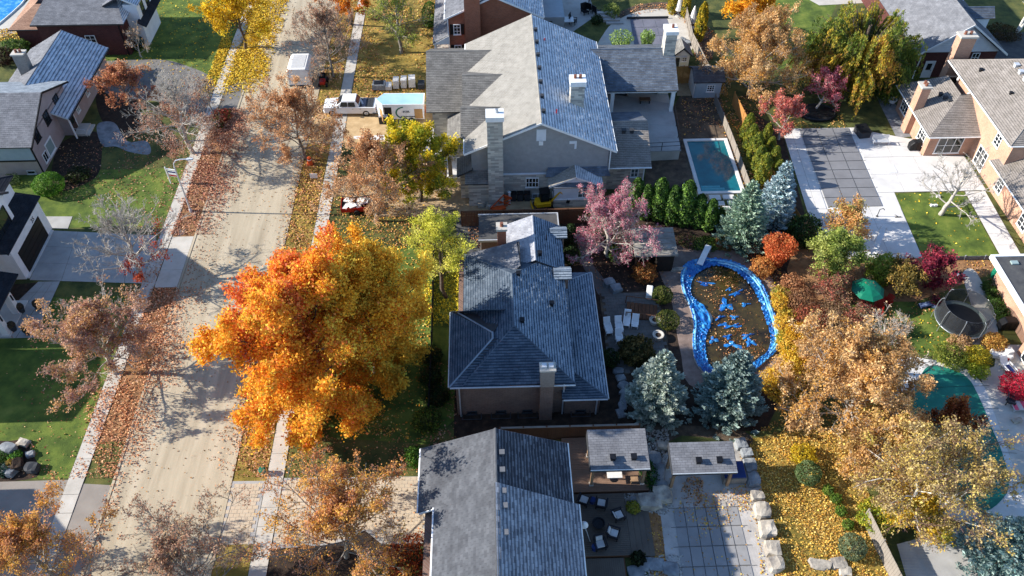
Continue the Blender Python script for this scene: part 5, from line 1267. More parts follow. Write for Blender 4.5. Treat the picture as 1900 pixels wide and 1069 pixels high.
# ------------------------------------------------------------------ rectangular pool, site garden
PL = thing('swimming_pool', 'rectangular teal swimming pool with white coping in the bare yard', 'pool', (23.3, 68, 0))
x0, x1, y0, y1 = 21.2, 25.3, 63.9, 72.3
for a in ((x0-.35, x1+.35, y0-.35, y0), (x0-.35, x1+.35, y1, y1+.35), (x0-.35, x0, y0, y1), (x1, x1+.35, y0, y1)): MB().span(*a, -.2, .16).build('coping', CONCW, PL)
MB().span(x0, x1, y0, y1, -.3, .02).build('water', WATER, PL)
for k in range(3): MB().span(x0+.15+k*.0, x1-1.2-k*.4, y0+.02+k*.35, y0+.32+k*.35, .0, .03-.004*k).build('pool_step', M('pool_step_tile', ['#3f8b95', '#58a0a8'], 2, .5) if k == 0 else MATS['pool_step_tile'], PL)
ST = thing('stone_steps', 'pale stone slabs and steps below the rectangular pool', 'steps', (22, 62.3, 0))
for k, (a, b_, w, d, z) in enumerate(((20.8, 62.9, 1.5, .8, .14), (22.4, 62.9, 1.2, .8, .2), (23.8, 63.0, 1.2, .7, .16), (21.2, 62.0, 1.2, .8, .1), (22.6, 62.1, 1.3, .7, .12), (24.0, 62.2, 1.0, .6, .1), (20.2, 61.3, 1.3, .7, .06), (21.8, 61.2, 1.6, .7, .06), (23.6, 61.4, 1.4, .7, .05))): MB().box((a, b_, z/2), (w-.08, d-.06, z)).build('slab', CONCW, ST)
g = thing('pump_cover', 'white square hatch lying on the soil left of the rectangular pool', 'hatch', (*P(1278, 350)[:2], 0))
MB().span(-.4, .4, -.5, .5, 0, .25).build('base', CONC, g, local=True); MB().span(-.45, .45, -.55, .55, .25, .31).build('lid', WHITE, g, local=True)
SH = thing('shed', 'small grey shed with dark sloping roof between the cedar screen and the big tan tree', 'shed', (24.8, 81.5, 0))
wall(SH, 23.4, 26.4, 80.5, 83.2, 0, 2.2, SIDING); slope(SH, [(23.1, 80.2, 2.25), (26.7, 80.2, 2.25), (26.7, 82.0, 3.1), (23.1, 82.0, 3.1)], RF_CHAR); slope(SH, [(26.7, 83.6, 2.25), (23.1, 83.6, 2.25), (23.1, 82.0, 3.1), (26.7, 82.0, 3.1)], RF_CHAR)
gable_wall_x(SH, 80.5, 83.4, 23.35, 0, 2.2, 3.0, WHITE, .1); window(SH, (25.2, 80.5, 1.3), .9, .9, 'S', 3, 3)
PH = thing('playhouse', 'white wooden playhouse with steep grey roof behind the cedar screen', 'playhouse', (22.8, 88, 0))
wall(PH, 22.2, 24.0, 87.2, 89.0, 0, 1.6, WHITE); gable_wall_y(PH, 22.2, 24.0, 87.15, 1.5, 1.6, 2.4, WHITE, .1); gable_roof(PH, 21.9, 24.3, 86.9, 89.2, 1.55, 2.6, (RF_GREY, RF_GREY)); window(PH, (23.4, 87.15, 1.0), .6, .6, 'S', 2, 2); door(PH, (22.6, 87.2, 0), .5, 1.2, 'S', DKGREY, GLASS, WHITE, False)
# slate pool cover at the top
PC = thing('pool_cover', 'slate grey pool cover with dark seams behind the big new house', 'pool cover', (20.5, 95, 0))
grid = [(18.4, 98.3), (23.2, 98.4), (23.4, 90), (18.0, 90)]
for i in range(3):
    for j in range(4):
        f = lambda u, v: ((18.4+(-.4)*v)*(1-u)+(23.2+.2*v)*u, 98.4-8.4*v)
        MB().prism([f(i/3+.006, (j+1)/4-.004), f((i+1)/3-.006, (j+1)/4-.004), f((i+1)/3-.006, j/4+.004), f(i/3+.006, j/4+.004)], .03, .055+rg_.uniform(0, .006)).build('cover_panel', COVERD, PC)
MB().span(18.0, 23.4, 98.45, 98.6, 0, .3).build('end_roll', DKGREY, PC)
for k in range(4):
    MB().span(15.2-k*.35, 17.4-k*.35, 97.2+k*.55, 97.7+k*.55, 0, .18*(k+1)).build('step', CONCB, thing('garden_step', ('lowest', 'second', 'third', 'topmost')[k]+' concrete step up to the terrace at the top', 'step', (16, 97.5+k*.5, 0), 0, 'terrace steps'))
def chair(root, w=.6, d=.6, h=.42, back=.55, frame=WICKER, cush=None, arms=True):
    MB().box((0, 0, h-.04), (w, d, .09)).build('seat', frame, root, local=True)
    MB().ext([(-w/2, d/2-.08, h), (w/2, d/2-.08, h), (w/2, d/2+.1, h+back), (-w/2, d/2+.1, h+back)], (0, .07, 0)).build('backrest', frame, root, local=True)
    for sx in (-1, 1):
        for sy in (-1, 1): MB().span(sx*(w/2-.04)-.035, sx*(w/2-.04)+.035, sy*(d/2-.04)-.035, sy*(d/2-.04)+.035, 0, h-.08).build('leg', frame, root, local=True)
        if arms: MB().span(sx*(w/2+.03)-.05, sx*(w/2+.03)+.05, -d/2, d/2, h+.2, h+.26).span(sx*(w/2+.03)-.04, sx*(w/2+.03)+.04, -d/2, -d/2+.08, h-.05, h+.2).build('arm', frame, root, local=True)
    if cush:
        MB().box((0, -.02, h+.06), (w-.2, d-.25, .12)).build('cushion', cush, root, local=True, bevel=.03)
        MB().ext([(-w/2+.14, d/2-.14, h+.1), (w/2-.14, d/2-.14, h+.1), (w/2-.14, d/2, h+back-.1), (-w/2+.14, d/2, h+back-.1)], (0, .06, 0)).build('back_cushion', cush, root, local=True)
for i, (px, py, rz, lb) in enumerate(((1085, 26, .5, 'dark garden chair nearest the terrace middle at the top'), (1094, 20, 2.6, 'dark garden chair beside the plant pot on the top terrace'), (1106, 26, 2.2, 'dark garden chair by the terrace steps at the top'), (1063, 44, 1.2, 'dark garden chair beside the pale terrace table'))):
    chair(thing('garden_chair', lb, 'chair', (*P(px, py)[:2], 0), rz, 'dark chairs on the top terrace'), .8, .8, .45, .9, IRON)
t = thing('terrace_table', 'pale table with a potted plant on the terrace at the top', 'table', (*P(1052, 46)[:2], 0))
MB().box((0, 0, .74), (1.6, 1.3, .06)).build('tabletop', STEEL, t, local=True)
for sx in (-.7, .7):
    for sy in (-.5, .5): MB().span(sx-.04, sx+.04, sy-.04, sy+.04, 0, .71).build('leg', STEEL, t, local=True)
for i, (px, py) in enumerate(((1258, 30), (1283, 52))):
    u = thing('closed_parasol', ('left', 'right')[i]+' closed white parasol beside the yellow columnar trees at the top', 'parasol', (*P(px, py)[:2], 0), 0, 'closed parasols')
    MB().tube((0, 0, 0), (0, 0, 3.0), .05, .04, 6).build('pole', METAL, u, local=True); MB().lathe((0, 0, .9), [(.5, 0), (.42, .5), (.26, 1.4), (.08, 2.1), (.02, 2.15)], 9).build('canopy', WCLOTH, u, local=True); MB().lathe((0, 0, 0), [(.4, 0), (.38, .12), (.08, .14)], 10).build('base', CONC, u, local=True)
for i, (px, py) in enumerate(((1256, 80), (1266, 77), (1274, 82), (1262, 86))): rock('stacked_stone', ('left', 'rear', 'right', 'front')[i]+' grey stone in the pile behind the white-capped chimney', *P(px, py)[:2], .15, .9, .7, .5, SLATEST, 60+i, i, 'grey stone pile', cat='stone')
t = thing('ottoman', 'brown upholstered bench under the covered back deck', 'bench', (*P(1196, 190, 1.3)[:2], 1.3))
MB().box((0, 0, .42), (1.2, .6, .16)).build('seat', M('tan_leather', ['#5c4635', '#6d5541'], 3, .6), t, local=True, bevel=.03)
for sx in (-.5, .5):
    for sy in (-.22, .22): MB().span(sx-.05, sx+.05, sy-.05, sy+.05, 0, .34).build('leg', IRON, t, local=True)

# ------------------------------------------------------------------ blue-tarped kidney pool
OUT = smooth_loop(pp((1285, 485), (1267, 497), (1262, 520), (1268, 549), (1279, 572), (1286, 603), (1284, 636), (1289, 670), (1309, 695), (1340, 706), (1385, 700), (1423, 670), (1442, 652), (1448, 630), (1438, 589), (1417, 535), (1393, 506), (1363, 489), (1325, 482)), 8)
INN = smooth_loop(pp((1300, 505), (1288, 515), (1282, 530), (1284, 552), (1306, 569), (1322, 588), (1318, 606), (1310, 625), (1309, 650), (1313, 672), (1322, 684), (1345, 692), (1378, 686), (1408, 666), (1424, 652), (1429, 628), (1420, 596), (1403, 549), (1383, 521), (1356, 501), (1325, 495)), 8)
KP = thing('kidney_pool', 'kidney-shaped pool full of dark water and leaves, edged by a blue tarpaulin', 'pool', (*P(1350, 590)[:2], 0))
MB().prism([(x, y) for x, y in OUT], -.4, .018).build('pool_shell', CONC, KP)
cxk, cyk = np.mean([p[0] for p in INN]), np.mean([p[1] for p in INN])
MB().poly([(cxk+(x-cxk)*1.03, cyk+(y-cyk)*1.03, .03) for x, y in INN]).build('water', ALGAE, KP)
def resample(loop, n):
    p = np.array(loop); p = np.vstack([p, p[:1]]); s = np.concatenate([[0], np.cumsum(np.linalg.norm(np.diff(p, axis=0), axis=1))]); t = np.linspace(0, s[-1], n+1)[:-1]
    return np.stack([np.interp(t, s, p[:, 0]), np.interp(t, s, p[:, 1])], 1)
N_, K_ = 520, 18
oo = resample(OUT, N_); ii = np.array(INN); ii = ii[[np.argmin(((ii-o)**2).sum(1)) for o in oo]]
for _ in range(6): ii = (np.roll(ii, 1, 0)+ii*2+np.roll(ii, -1, 0))/4
rgk = np.random.default_rng(5); u = np.linspace(0, 1, K_)
v = oo[:, None]*(1-u[None, :, None])+ii[:, None]*u[None, :, None]
th = np.arange(N_)/N_*2*np.pi
wr = np.abs(np.sin(th*61+np.sin(th*13)*2)[:, None]*np.sin(u*9+2)[None]*.12+np.sin(th*107+1)[:, None]*np.sin(u*5+th[:, None]*9)*.06+np.sin(u*22+th[:, None]*5)*.08)+rgk.random((N_, K_))*.07
z = .07+wr+.12*np.exp(-((u-.1)/.1)**2)[None]-.05*u[None]**3
vv = np.concatenate([v, z[..., None]], -1); ids = np.arange(N_*K_).reshape(N_, K_); nx = np.roll(ids, -1, 0)
rawmesh('tarpaulin', vv.reshape(-1, 3), np.stack([ids[:, :-1], nx[:, :-1], nx[:, 1:], ids[:, 1:]], -1).reshape(-1, 4), TARP, KP, smooth=True)
for k, (px, py, a, b_) in enumerate(((1308, 527, .6, .2), (1366, 545, .6, .16), (1352, 538, .25, .12), (1346, 568, .6, .4), (1383, 566, .4, .12), (1362, 590, .35, .16), (1343, 604, .45, .16), (1362, 606, .7, .14), (1323, 632, .4, .2), (1392, 636, .4, .32), (1358, 641, .7, .22), (1386, 624, .6, .14), (1350, 626, .3, .2), (1336, 590, .5, .1))):
    c = P(px, py); m = MB(); n = 18; ph_ = rg_.uniform(0, 6); an_ = rg_.uniform(-.2, .7)
    rr_ = [1+.45*math.sin(3*t+ph_)+.3*math.sin(5*t+ph_*2)+rg_.uniform(-.15, .15) for t in (i*2*math.pi/n for i in range(n))]
    ring = []
    for i in range(n):
        t = i*2*math.pi/n; u_, v_ = a*1.0*math.cos(t)*rr_[i], b_*1.35*math.sin(t)*rr_[i]
        ring.append((c[0]+u_*math.cos(an_)-v_*math.sin(an_), c[1]+u_*math.sin(an_)+v_*math.cos(an_), .07))
    mid = [(c[0]+(p[0]-c[0])*.5, c[1]+(p[1]-c[1])*.5, .08+rg_.uniform(0, .12)) for p in ring]
    for i in range(n):
        q_ = (i+1) % n; m.poly([ring[i], ring[q_], mid[q_], mid[i]]); m.poly([mid[i], mid[q_], (c[0], c[1], .1)])
    m.build('tarpaulin_patch', TARP, KP, smooth=True)
hd = MB(); hose = OUT[int(len(OUT)*.62):int(len(OUT)*.98)]
hd.path([(cxk+(x-cxk)*.97, cyk+(y-cyk)*.97, .2) for x, y in hose], .05, 5); hd.build('rope', M('pale_rope', ['#8fb9cc', '#c3d3d6'], 3, .8), KP)
for (f0, f1, q_) in ((.05, .2, .95), (.22, .36, .93), (.6, .78, .95), (.8, .97, .955), (.62, .95, .915)):
    seg = OUT[int(len(OUT)*f0):int(len(OUT)*f1)]; MB().path([(cxk+(x-cxk)*q_, cyk+(y-cyk)*q_, .24+.03*math.sin(i*1.7)) for i, (x, y) in enumerate(seg)], .09, 6).build('water_bag', M('water_bag_blue', ['#2f86c0', '#6fb4d8', '#a8d4e4'], 2.5, .35) if 'water_bag_blue' not in MATS else MATS['water_bag_blue'], KP)
B = thing('diving_board', 'white diving board over the far end of the kidney pool', 'diving board', (*P(1310, 470)[:2], 0), R(-28))
MB().span(-.27, .27, -2.3, .5, .55, .62).build('board', WHITE, B, local=True); MB().span(-.3, .3, .1, .5, 0, .55).span(-.25, .25, -.9, -.8, 0, .55).build('stand', STEEL, B, local=True)
rock('driftwood', 'pale grey log lying on the pool deck beside the blue tarpaulin', *P(1259, 502)[:2], .14, 1.4, .35, .3, LIMESTONE, 71, .1, None, cat='log')
# loungers etc. on the patio
def sun_chair(x, y, rz, lb, kind):
    r_ = thing('garden_lounger', lb, 'lounger', (x, y, .05), rz, 'white chairs on the brick patio')
    l = 1.0 if kind else .6
    MB().span(-.3, .3, -l/2, l/2, .3, .36).build('seat', WHITE, r_, local=True)
    for k in range(int(l/.16)): MB().span(-.26, .26, -l/2+.04+k*.16, -l/2+.14+k*.16, .36, .375).build('slat', WHITE, r_, local=True)
    MB().ext([(-.3, l/2, .34), (.3, l/2, .34), (.3, l/2+.35, .95), (-.3, l/2+.35, .95)], (0, .05, 0)).build('backrest', WHITE, r_, local=True)
    for sx in (-.27, .27):
        MB().span(sx-.03, sx+.03, -l/2+.05, l/2, .55, .6).build('arm', WHITE, r_, local=True)
        for sy in (-l/2+.08, l/2-.08): MB().span(sx-.03, sx+.03, sy-.03, sy+.03, 0, .55).build('leg', WHITE, r_, local=True)
for px, py, rz, lb, kd in ((1128, 616, .12, 'white chair furthest left, closest to the bungalow roof edge', 1), (1148, 614, .05, 'white lounger holding a small dark pot, second from the roof', 1), (1162, 602, -.2, 'white chair at the back of the lounge group', 1), (1177, 607, -.2, 'white chair furthest right of the lounge group', 0), (1148, 634, .05, 'white chair nearest the camera beside the dark shrub', 0)): sun_chair(*P(px, py)[:2], rz, lb, kd)
def barbecue(lb, x, y, z, mat, rz, s=1., legs=True):
    g = thing('covered_barbecue', lb, 'barbecue', (x, y, z), rz)
    MB().ext([(-.75*s, -.35*s, 0), (.75*s, -.35*s, 0), (.8*s, -.35*s, .7*s), (.45*s, -.35*s, 1.1*s), (-.45*s, -.35*s, 1.1*s), (-.8*s, -.35*s, .7*s)], (0, .7*s, 0)).build('cover', mat, g, local=True, bevel=.08)
    for x_ in (-.6*s, .6*s): MB().span(x_-.05, x_+.05, -.37*s, .37*s, 0, .09).build('foot', RUBBER, g, local=True)
    for k in range(3): MB().box((-.4*s+.4*s*k, -.36*s, .5*s), (.03, .03, .8*s), .3).build('fold', mat, g, local=True)
barbecue('barbecue under a pale cover between the orange shrub and clipped bushes', *P(1204, 548)[:2], .05, WCLOTH, R(78), .8)
barbecue('barbecue under a black cover by the sunroom corner on the pale patio', *P(1697, 277)[:2], .05, BLACK, R(0), 1.0)
barbecue('barbecue under a black cover against the low house at the right edge', *P(1866, 608)[:2], .02, BLACK, R(0), 1.0)
SS = thing('garden_stairs', 'dark wooden stairs with railings going down from the brick patio', 'stairs', (*P(1192, 580)[:2], 0), R(-8))
for k in range(8): MB().span(-1.4+k*.34, -1.1+k*.34, -.9, .9, .02, .28-k*.025).build('tread', WOODB, SS, local=True)
for y in (-.95, .95): MB().path([(-1.5, y, 0), (-1.5, y, .95), (1.5, y, .75), (1.5, y, 0)], .04, 5).build('handrail', WOODB, SS, local=True)
for k in range(9): MB().tube((-1.4+k*.34, -.95, .1), (-1.4+k*.34, -.95, .88), .02, .02, 4).build('baluster', WOODB, SS, local=True)
for px, py, lb in ((1214, 600, 'white-rimmed round planter, upper of the two by the clipped bush'), (1220, 628, 'grey-rimmed round planter, lower of the two above the blue spruce')):
    g = thing('round_planter', lb, 'planter', (*P(px, py)[:2], .05)); MB().lathe((0, 0, 0), [(.36, 0), (.45, .4), (.5, .42), (.5, .5), (.4, .5), (.38, .42)], 14).build('pot', CONC, g, local=True); MB().lathe((0, 0, .4), [(.38, 0), (.02, .06)], 10).build('soil', MULCH, g, local=True)
G = thing('garden_shed', 'dark open-fronted garden shed with flat pale roof under the pink tree', 'shed', (14.8, 54.4, 0))
MB().ext([(12.7, 52.5, 2.35), (16.6, 52.5, 2.35), (16.6, 55.8, 2.7), (12.7, 55.8, 2.7)], (0, 0, .14)).build('roof', M('shed_felt', ['#6a675f', '#85817a', '#9b978f'], 1.2, .95, .3, 14), G)
for k in range(5): MB().ext([(12.72, 52.52+k*.66, 2.5+k*.07), (16.58, 52.52+k*.66, 2.5+k*.07), (16.58, 52.6+k*.66, 2.51+k*.07), (12.72, 52.6+k*.66, 2.51+k*.07)], (0, 0, .03)).build('roof_batten', WOODG, G)
wall(G, 12.9, 16.4, 53.9, 55.6, 0, 2.5, M('dark_boards', ['#1f1a16', '#2d2620'], 2, .9), 'back_wall'); wall(G, 14.9, 16.4, 52.9, 53.85, 0, 2.35, MATS['dark_boards'], 'side_room')
for x in (12.9, 14.0): MB().span(x-.07, x+.07, 52.7, 52.84, 0, 2.35).build('post', WOODB, G)

# ------------------------------------------------------------------ deck, pergolas and patio of the bottom house
def deck(name, label, x0, x1, y0, y1, z, mat, bw=.145, axis='x'):
    d = thing(name, label, 'deck', (x0, y0, 0))
    n = int(((y1-y0) if axis == 'x' else (x1-x0))/bw); me = []
    for k in range(3):
        o = (MB().span(0, x1-x0, 0, bw-.012, -.03, 0) if axis == 'x' else MB().span(0, bw-.012, 0, y1-y0, -.03, 0)).build('deck_board', mat, d, local=True); me.append(o.data); bpy.data.objects.remove(o)
    for k in range(n):
        o = link('deck_board', me[k % 3], d); o.location = (0, k*bw, z+rg_.uniform(-.003, .003)) if axis == 'x' else (k*bw, 0, z+rg_.uniform(-.003, .003))
    MB().span(x0, x1, y0, y1, .0, z-.034).build('skirting', WOODB, d)
    return d
deck('deck', 'reddish wooden deck under and beside the left pergola', 4.9, 11.0, 30.3, 35.0, .45, DECKR)
deck('deck', 'weathered grey wooden deck with the wicker seats', 5.4, 9.1, 25.4, 30.2, .35, DECKW)
deck('deck', 'lower grey deck strip at the bottom edge below the wicker seats', 4.9, 8.6, 20.5, 25.3, .2, DECKW, axis='y')
ST = thing('deck_steps', 'wide dark wooden steps from the deck down to the pool patio', 'steps', (9.9, 27.6, 0))
for k in range(4): MB().span(9.12+k*.42, 9.52+k*.42, 25.4, 29.6, 0, .34-k*.08).build('step_board', DECKW, ST)
def pergola(label, x0, x1, y0, y1, zf, zb, base, vents_, brace=True):
    g = thing('pergola', label, 'pergola', ((x0+x1)/2, (y0+y1)/2, base))
    slope(g, [(x0, y0, zf), (x1, y0, zf), (x1, y1, zb), (x0, y1, zb)], RF_MID, course=.19, tab=.4, th=.12)
    MB().span(x0, x1, y0-.03, y0+.03, zf-.34, zf-.02).build('fascia', DKGREY, g); MB().tube((x0, y0-.06, zf-.02), (x1, y0-.06, zf-.02), .05, .05, 6).build('gutter', STEEL, g)
    MB().ext([(x0, y0, zf-.3), (x0, y1, zf-.3), (x0, y1, zb-.05), (x0, y0, zf-.05)], (-.04, 0, 0)).build('side_fascia', DKGREY, g); MB().ext([(x1, y0, zf-.3), (x1, y1, zf-.3), (x1, y1, zb-.05), (x1, y0, zf-.05)], (.04, 0, 0)).build('side_fascia', DKGREY, g)
    for x in (x0+.25, x1-.25):
        for y in (y0+.3, y1-.3): MB().span(x-.1, x+.1, y-.1, y+.1, base, zf-.3).build('post', BEAM, g); MB().span(x-.16, x+.16, y-.16, y+.16, base, base+.12).build('post_base', CONC, g)
        for s in (1,):
            dx = .75 if x == x0+.25 else -.75
            MB().tube((x, y0+.3, zf-1.05), (x+dx, y0+.3, zf-.36), .06, .06, 4).build('brace', BEAM, g)
    MB().span(x0+.15, x1-.15, y0+.22, y0+.38, zf-.5, zf-.3).build('beam', BEAM, g); MB().span(x0+.15, x1-.15, y1-.38, y1-.22, zf-.5, zf-.3).build('beam', BEAM, g)
    for x in vents_: vent(g, x, y0+.75, zf+(zb-zf)*.75/(y1-y0)+.08, IRON, .34)
pergola('left pergola with shingled roof over the dining table on the wooden deck', 6.55, 10.8, 30.6, 33.6, 3.05, 3.55, .45, (8.2, 9.7))
pergola('right pergola with shingled roof beside the covered hot tub on the stone patio', 12.45, 17.1, 30.4, 32.6, 2.6, 3.1, 0.02, (14.4, 15.9))
t = thing('dining_table', 'table with white top under the left pergola', 'table', (8.5, 31.3, .45))
MB().box((0, 0, .74), (1.1, .7, .05)).build('tabletop', WCLOTH, t, local=True); MB().tube((0, 0, .02), (0, 0, .72), .05, .05, 6).lathe((0, 0, 0), [(.3, 0), (.28, .05)], 10).build('pedestal', IRON, t, local=True)
t = thing('bench', 'pine bench by the right post of the left pergola', 'bench', (10.1, 31.0, .45))
MB().box((0, 0, .42), (.9, .4, .05)).build('seat', BEAM, t, local=True); MB().box((-.35, 0, .2), (.06, .36, .39)).box((.35, 0, .2), (.06, .36, .39)).build('leg', BEAM, t, local=True)
HT = thing('hot_tub', 'blue-lidded hot tub in a grey timber casing beside the right pergola', 'hot tub', (17.45, 31.6, 0))
MB().span(-.85, .85, -.75, .75, .02, .75).build('casing', WOODG, HT, local=True)
for k in range(9): MB().span(-.84+k*.19, -.68+k*.19, -.78, -.75, .03, .74).build('casing_board', WOODG, HT, local=True)
MB().span(-.8, .8, -.7, .7, .75, .84).build('lid', BLUEP, HT, local=True, bevel=.03)
for px, py, rz, lb, cu_ in ((1083, 932, 2.7, 'black wicker armchair with white cushion, far left by the house wall', 1), (1115, 938, 2.9, 'black wicker armchair with white cushion beside the blue side table', 1), (1147, 960, 1.9, 'black wicker armchair with striped cushions right of the fire bowl', 1), (1138, 994, 1.2, 'black wicker armchair with striped cushions below the fire bowl', 1), (1113, 1014, .2, 'black wicker armchair nearest the bottom edge of the deck', 1)):
    chair(thing('wicker_armchair', lb, 'armchair', (*P(px, py, .35)[:2], .35), rz, 'black wicker armchairs on the deck'), .75, .75, .34, .5, WICKER, CUSH)
for px, py, lb in ((1099, 932, 'small blue side table between the two upper armchairs'), (1103, 1019, 'small blue side table beside the lowest armchair')):
    g = thing('side_table', lb, 'side table', (*P(px, py, .35)[:2], .35)); MB().lathe((0, 0, .36), [(.24, 0), (.24, .05), (.02, .055)], 10).build('tabletop', BLUEP, g, local=True); MB().lathe((0, 0, 0), [(.2, 0), (.08, .18), (.14, .36)], 8).build('base', BLUEP, g, local=True)
g = thing('fire_bowl', 'round dark fire bowl in the middle of the wicker chairs', 'fire bowl', (*P(1110, 975, .35)[:2], .35))
MB().lathe((0, 0, .1), [(.2, 0), (.42, .25), (.46, .3), (.4, .3), (.34, .2), (.02, .16)], 16).build('bowl', IRON, g, local=True); MB().lathe((0, 0, 0), [(.25, 0), (.2, .1)], 10).build('foot', IRON, g, local=True)
g = thing('patio_heater', 'white-shaded patio lamp leaning over the lower deck beside the roof edge', 'patio lamp', (*P(1095, 1005, .35)[:2], .35))
MB().tube((0, 0, 0), (-.5, .4, 1.8), .03, .03, 6).build('pole', STEEL, g, local=True); MB().lathe((-.5, .4, 1.7), [(.3, 0), (.12, .25), (.03, .3)], 10).build('shade', WHITE, g, local=True)
rgs = random.Random(12)
for i, (px, py, w, d, h, lb, mt) in enumerate(((1204, 936, 1.7, 1.1, .9, 'largest pale boulder between the pergolas', LIMESTONE), (1227, 923, 1.3, 1.2, .9, 'pale boulder right of the largest boulder', LIMESTONE), (1183, 932, 1.0, .7, .4, 'flat grey stone left of the largest boulder', SLATEST), (1213, 855, 1.0, 1.1, .6, 'dark squared boulder highest between the pergolas', SLATEST), (1219, 880, 1.0, 1.3, .6, 'dark squared boulder second between the pergolas', SLATEST), (1224, 905, 1.0, .9, .6, 'dark squared boulder third between the pergolas', SLATEST), (1229, 830, .9, .6, .6, 'pale boulder at the back left corner of the right pergola', LIMESTONE))):
    rock('boulder', lb, *P(px, py)[:2], h*.35, w, d, h, mt, 100+i, rgs.uniform(-.2, .2), 'boulders between the pergolas')
for i, (px, py, w, d) in enumerate(((1374, 828, .9, .9), (1384, 845, .8, .7), (1390, 868, .9, 1.1), (1396, 893, .9, 1.1), (1404, 924, .95, .7), (1413, 951, 1.1, 1.15), (1422, 985, 1.1, 1.2), (1432, 1022, 1.0, 1.1), (1438, 1050, 1.0, 1.0))):
    rock('retaining_boulder', ('topmost', 'second', 'third', 'fourth', 'fifth', 'sixth', 'seventh', 'eighth', 'lowest')[i]+' squared boulder of the wall between patio and golden lawn', *P(px, py)[:2], .2, w, d, .75, SLATEST if i < 4 else LIMESTONE, 120+i, rgs.uniform(-.15, .15), 'retaining wall boulders')
for i, (px, py, w, d) in enumerate(((1521, 1049, 1.4, .7), (1555, 1047, 1.1, .8), (1567, 1062, .8, .7))): rock('flat_boulder', ('left', 'middle', 'right')[i]+' flat pale boulder lying in the golden leaves', *P(px, py)[:2], .1, w, d, .4, LIMESTONE, 140+i, rgs.uniform(-.2, .2), 'flat boulders in the leaves')
for i, (px, py) in enumerate(((1193, 1048), (1217, 1048), (1245, 1056), (1180, 1062))): rock('stepping_stone', ('first', 'second', 'third', 'fourth')[i]+' grey stepping stone below the deck steps counted from the left', *P(px, py)[:2], .05, 1.1, .9, .25, SLATEST, 150+i, rgs.uniform(-.2, .2), 'stepping stones', cat='stepping stone')
pm = [rock_mesh(random.Random(200+k), .11, .09, .07) for k in range(3)]
for m_ in pm: m_.materials.append(PEBBLE)
def pebbles(label, poly, n, seed):
    rgp = np.random.default_rng(seed); xs, ys = [p[0] for p in poly], [p[1] for p in poly]
    x, y = rgp.uniform(min(xs), max(xs), n*2), rgp.uniform(min(ys), max(ys), n*2); k = inpoly(x, y, poly); x, y = x[k][:n], y[k][:n]; n = len(x)
    base = np.array([[1, 0, 0], [0, 1, 0], [-1, 0, 0], [0, -1, 0], [0, 0, .8]]); fc = np.array([[0, 1, 4], [1, 2, 4], [2, 3, 4], [3, 0, 4]])
    s = rgp.uniform(.05, .13, n); a = rgp.uniform(0, 6.28, n); ca, sa = np.cos(a), np.sin(a)
    v = base[None]*s[:, None, None]; vx = v[..., 0]*ca[:, None]-v[..., 1]*sa[:, None]*.7+x[:, None]; vy = v[..., 0]*sa[:, None]+v[..., 1]*ca[:, None]*.7+y[:, None]
    o = rawmesh('pebbles', np.stack([vx, vy, v[..., 2]+.015], -1).reshape(-1, 3), (fc[None]+np.arange(n)[:, None, None]*5).reshape(-1, 3), PEBBLE)
    tag(o, label, 'pebbles', None, 'stuff')
pebbles('pale river pebbles around the boulders between the pergolas', pp((1150, 908), (1185, 905), (1235, 895), (1250, 940), (1235, 955), (1155, 945)), 900, 1)
pebbles('grey pebbles along the shady path behind the pergolas', pp((1200, 800), (1240, 795), (1240, 860), (1200, 865)), 400, 2)
pebbles('grey pebbles between the stepping stones', pp((1170, 1030), (1270, 1030), (1270, 1075), (1170, 1075)), 400, 3)
# gridded winter cover of the patio pool
CV = thing('pool_cover', 'grey gridded winter pool cover with leaves on the stone patio at the bottom', 'pool cover', (15.0, 25.5, 0))
nu, nv = 6, 6
A_, B_, C2, D2 = (12.6, 29.0), (17.3, 29.0), (17.3, 18.6), (12.2, 18.6)
f = lambda u, v: ((A_[0]*(1-u)+B_[0]*u)*(1-v)+(D2[0]*(1-u)+C2[0]*u)*v, (A_[1]*(1-u)+B_[1]*u)*(1-v)+(D2[1]*(1-u)+C2[1]*u)*v)
for i in range(nu):
    for j in range(7): MB().prism([f(i/nu+.006, (j+1)/7-.005), f((i+1)/nu-.006, (j+1)/7-.005), f((i+1)/nu-.006, j/7+.005), f(i/nu+.006, j/7+.005)], .022, .045+rg_.uniform(0, .012)).build('cover_panel', COVERC, CV)
for i in range(1, nu): a, b_ = f(i/nu, -.04), f(i/nu, 1); MB().tube((*a, .05), (*b_, .05), .013, .013, 4).build('strap', DKGREY, CV)
for j in range(0, 7): a, b_ = f(-.07, j/7), f(1.08, j/7); MB().tube((*a, .052), (*b_, .052), .013, .013, 4).build('strap', DKGREY, CV)
# ------------------------------------------------------------------ right-hand patio
CV = thing('pool_cover', 'grey panelled pool cover flush with the pale patio on the right', 'pool cover', (36.4, 67.5, 0))
q = [(34.0, 74.2), (39.5, 74.2), (38.9, 61.2), (33.4, 61.2)]
f = lambda u, v: ((q[0][0]*(1-u)+q[1][0]*u)*(1-v)+(q[3][0]*(1-u)+q[2][0]*u)*v, 74.2-13.0*v)
for i in range(3):
    for j in range(9): MB().prism([f(i/3+.005, (j+1)/9-.003), f((i+1)/3-.005, (j+1)/9-.003), f((i+1)/3-.005, j/9+.003), f(i/3+.005, j/9+.003)], .03, .075+rg_.uniform(0, .006)).build('cover_panel', COVER, CV)
for i in (1, 2): MB().tube((*f(i/3, -.01), .08), (*f(i/3, 1.04), .08), .02, .02, 4).build('strap', DKGREY, CV)
for j in range(1, 9): MB().tube((*f(-.04, j/9), .08), (*f(1.05, j/9), .08), .016, .016, 4).build('strap', DKGREY, CV)
g = thing('planter_box', 'black rectangular planter box at the edge of the pale patio', 'planter', (*P(1598, 250)[:2], .05), R(8))
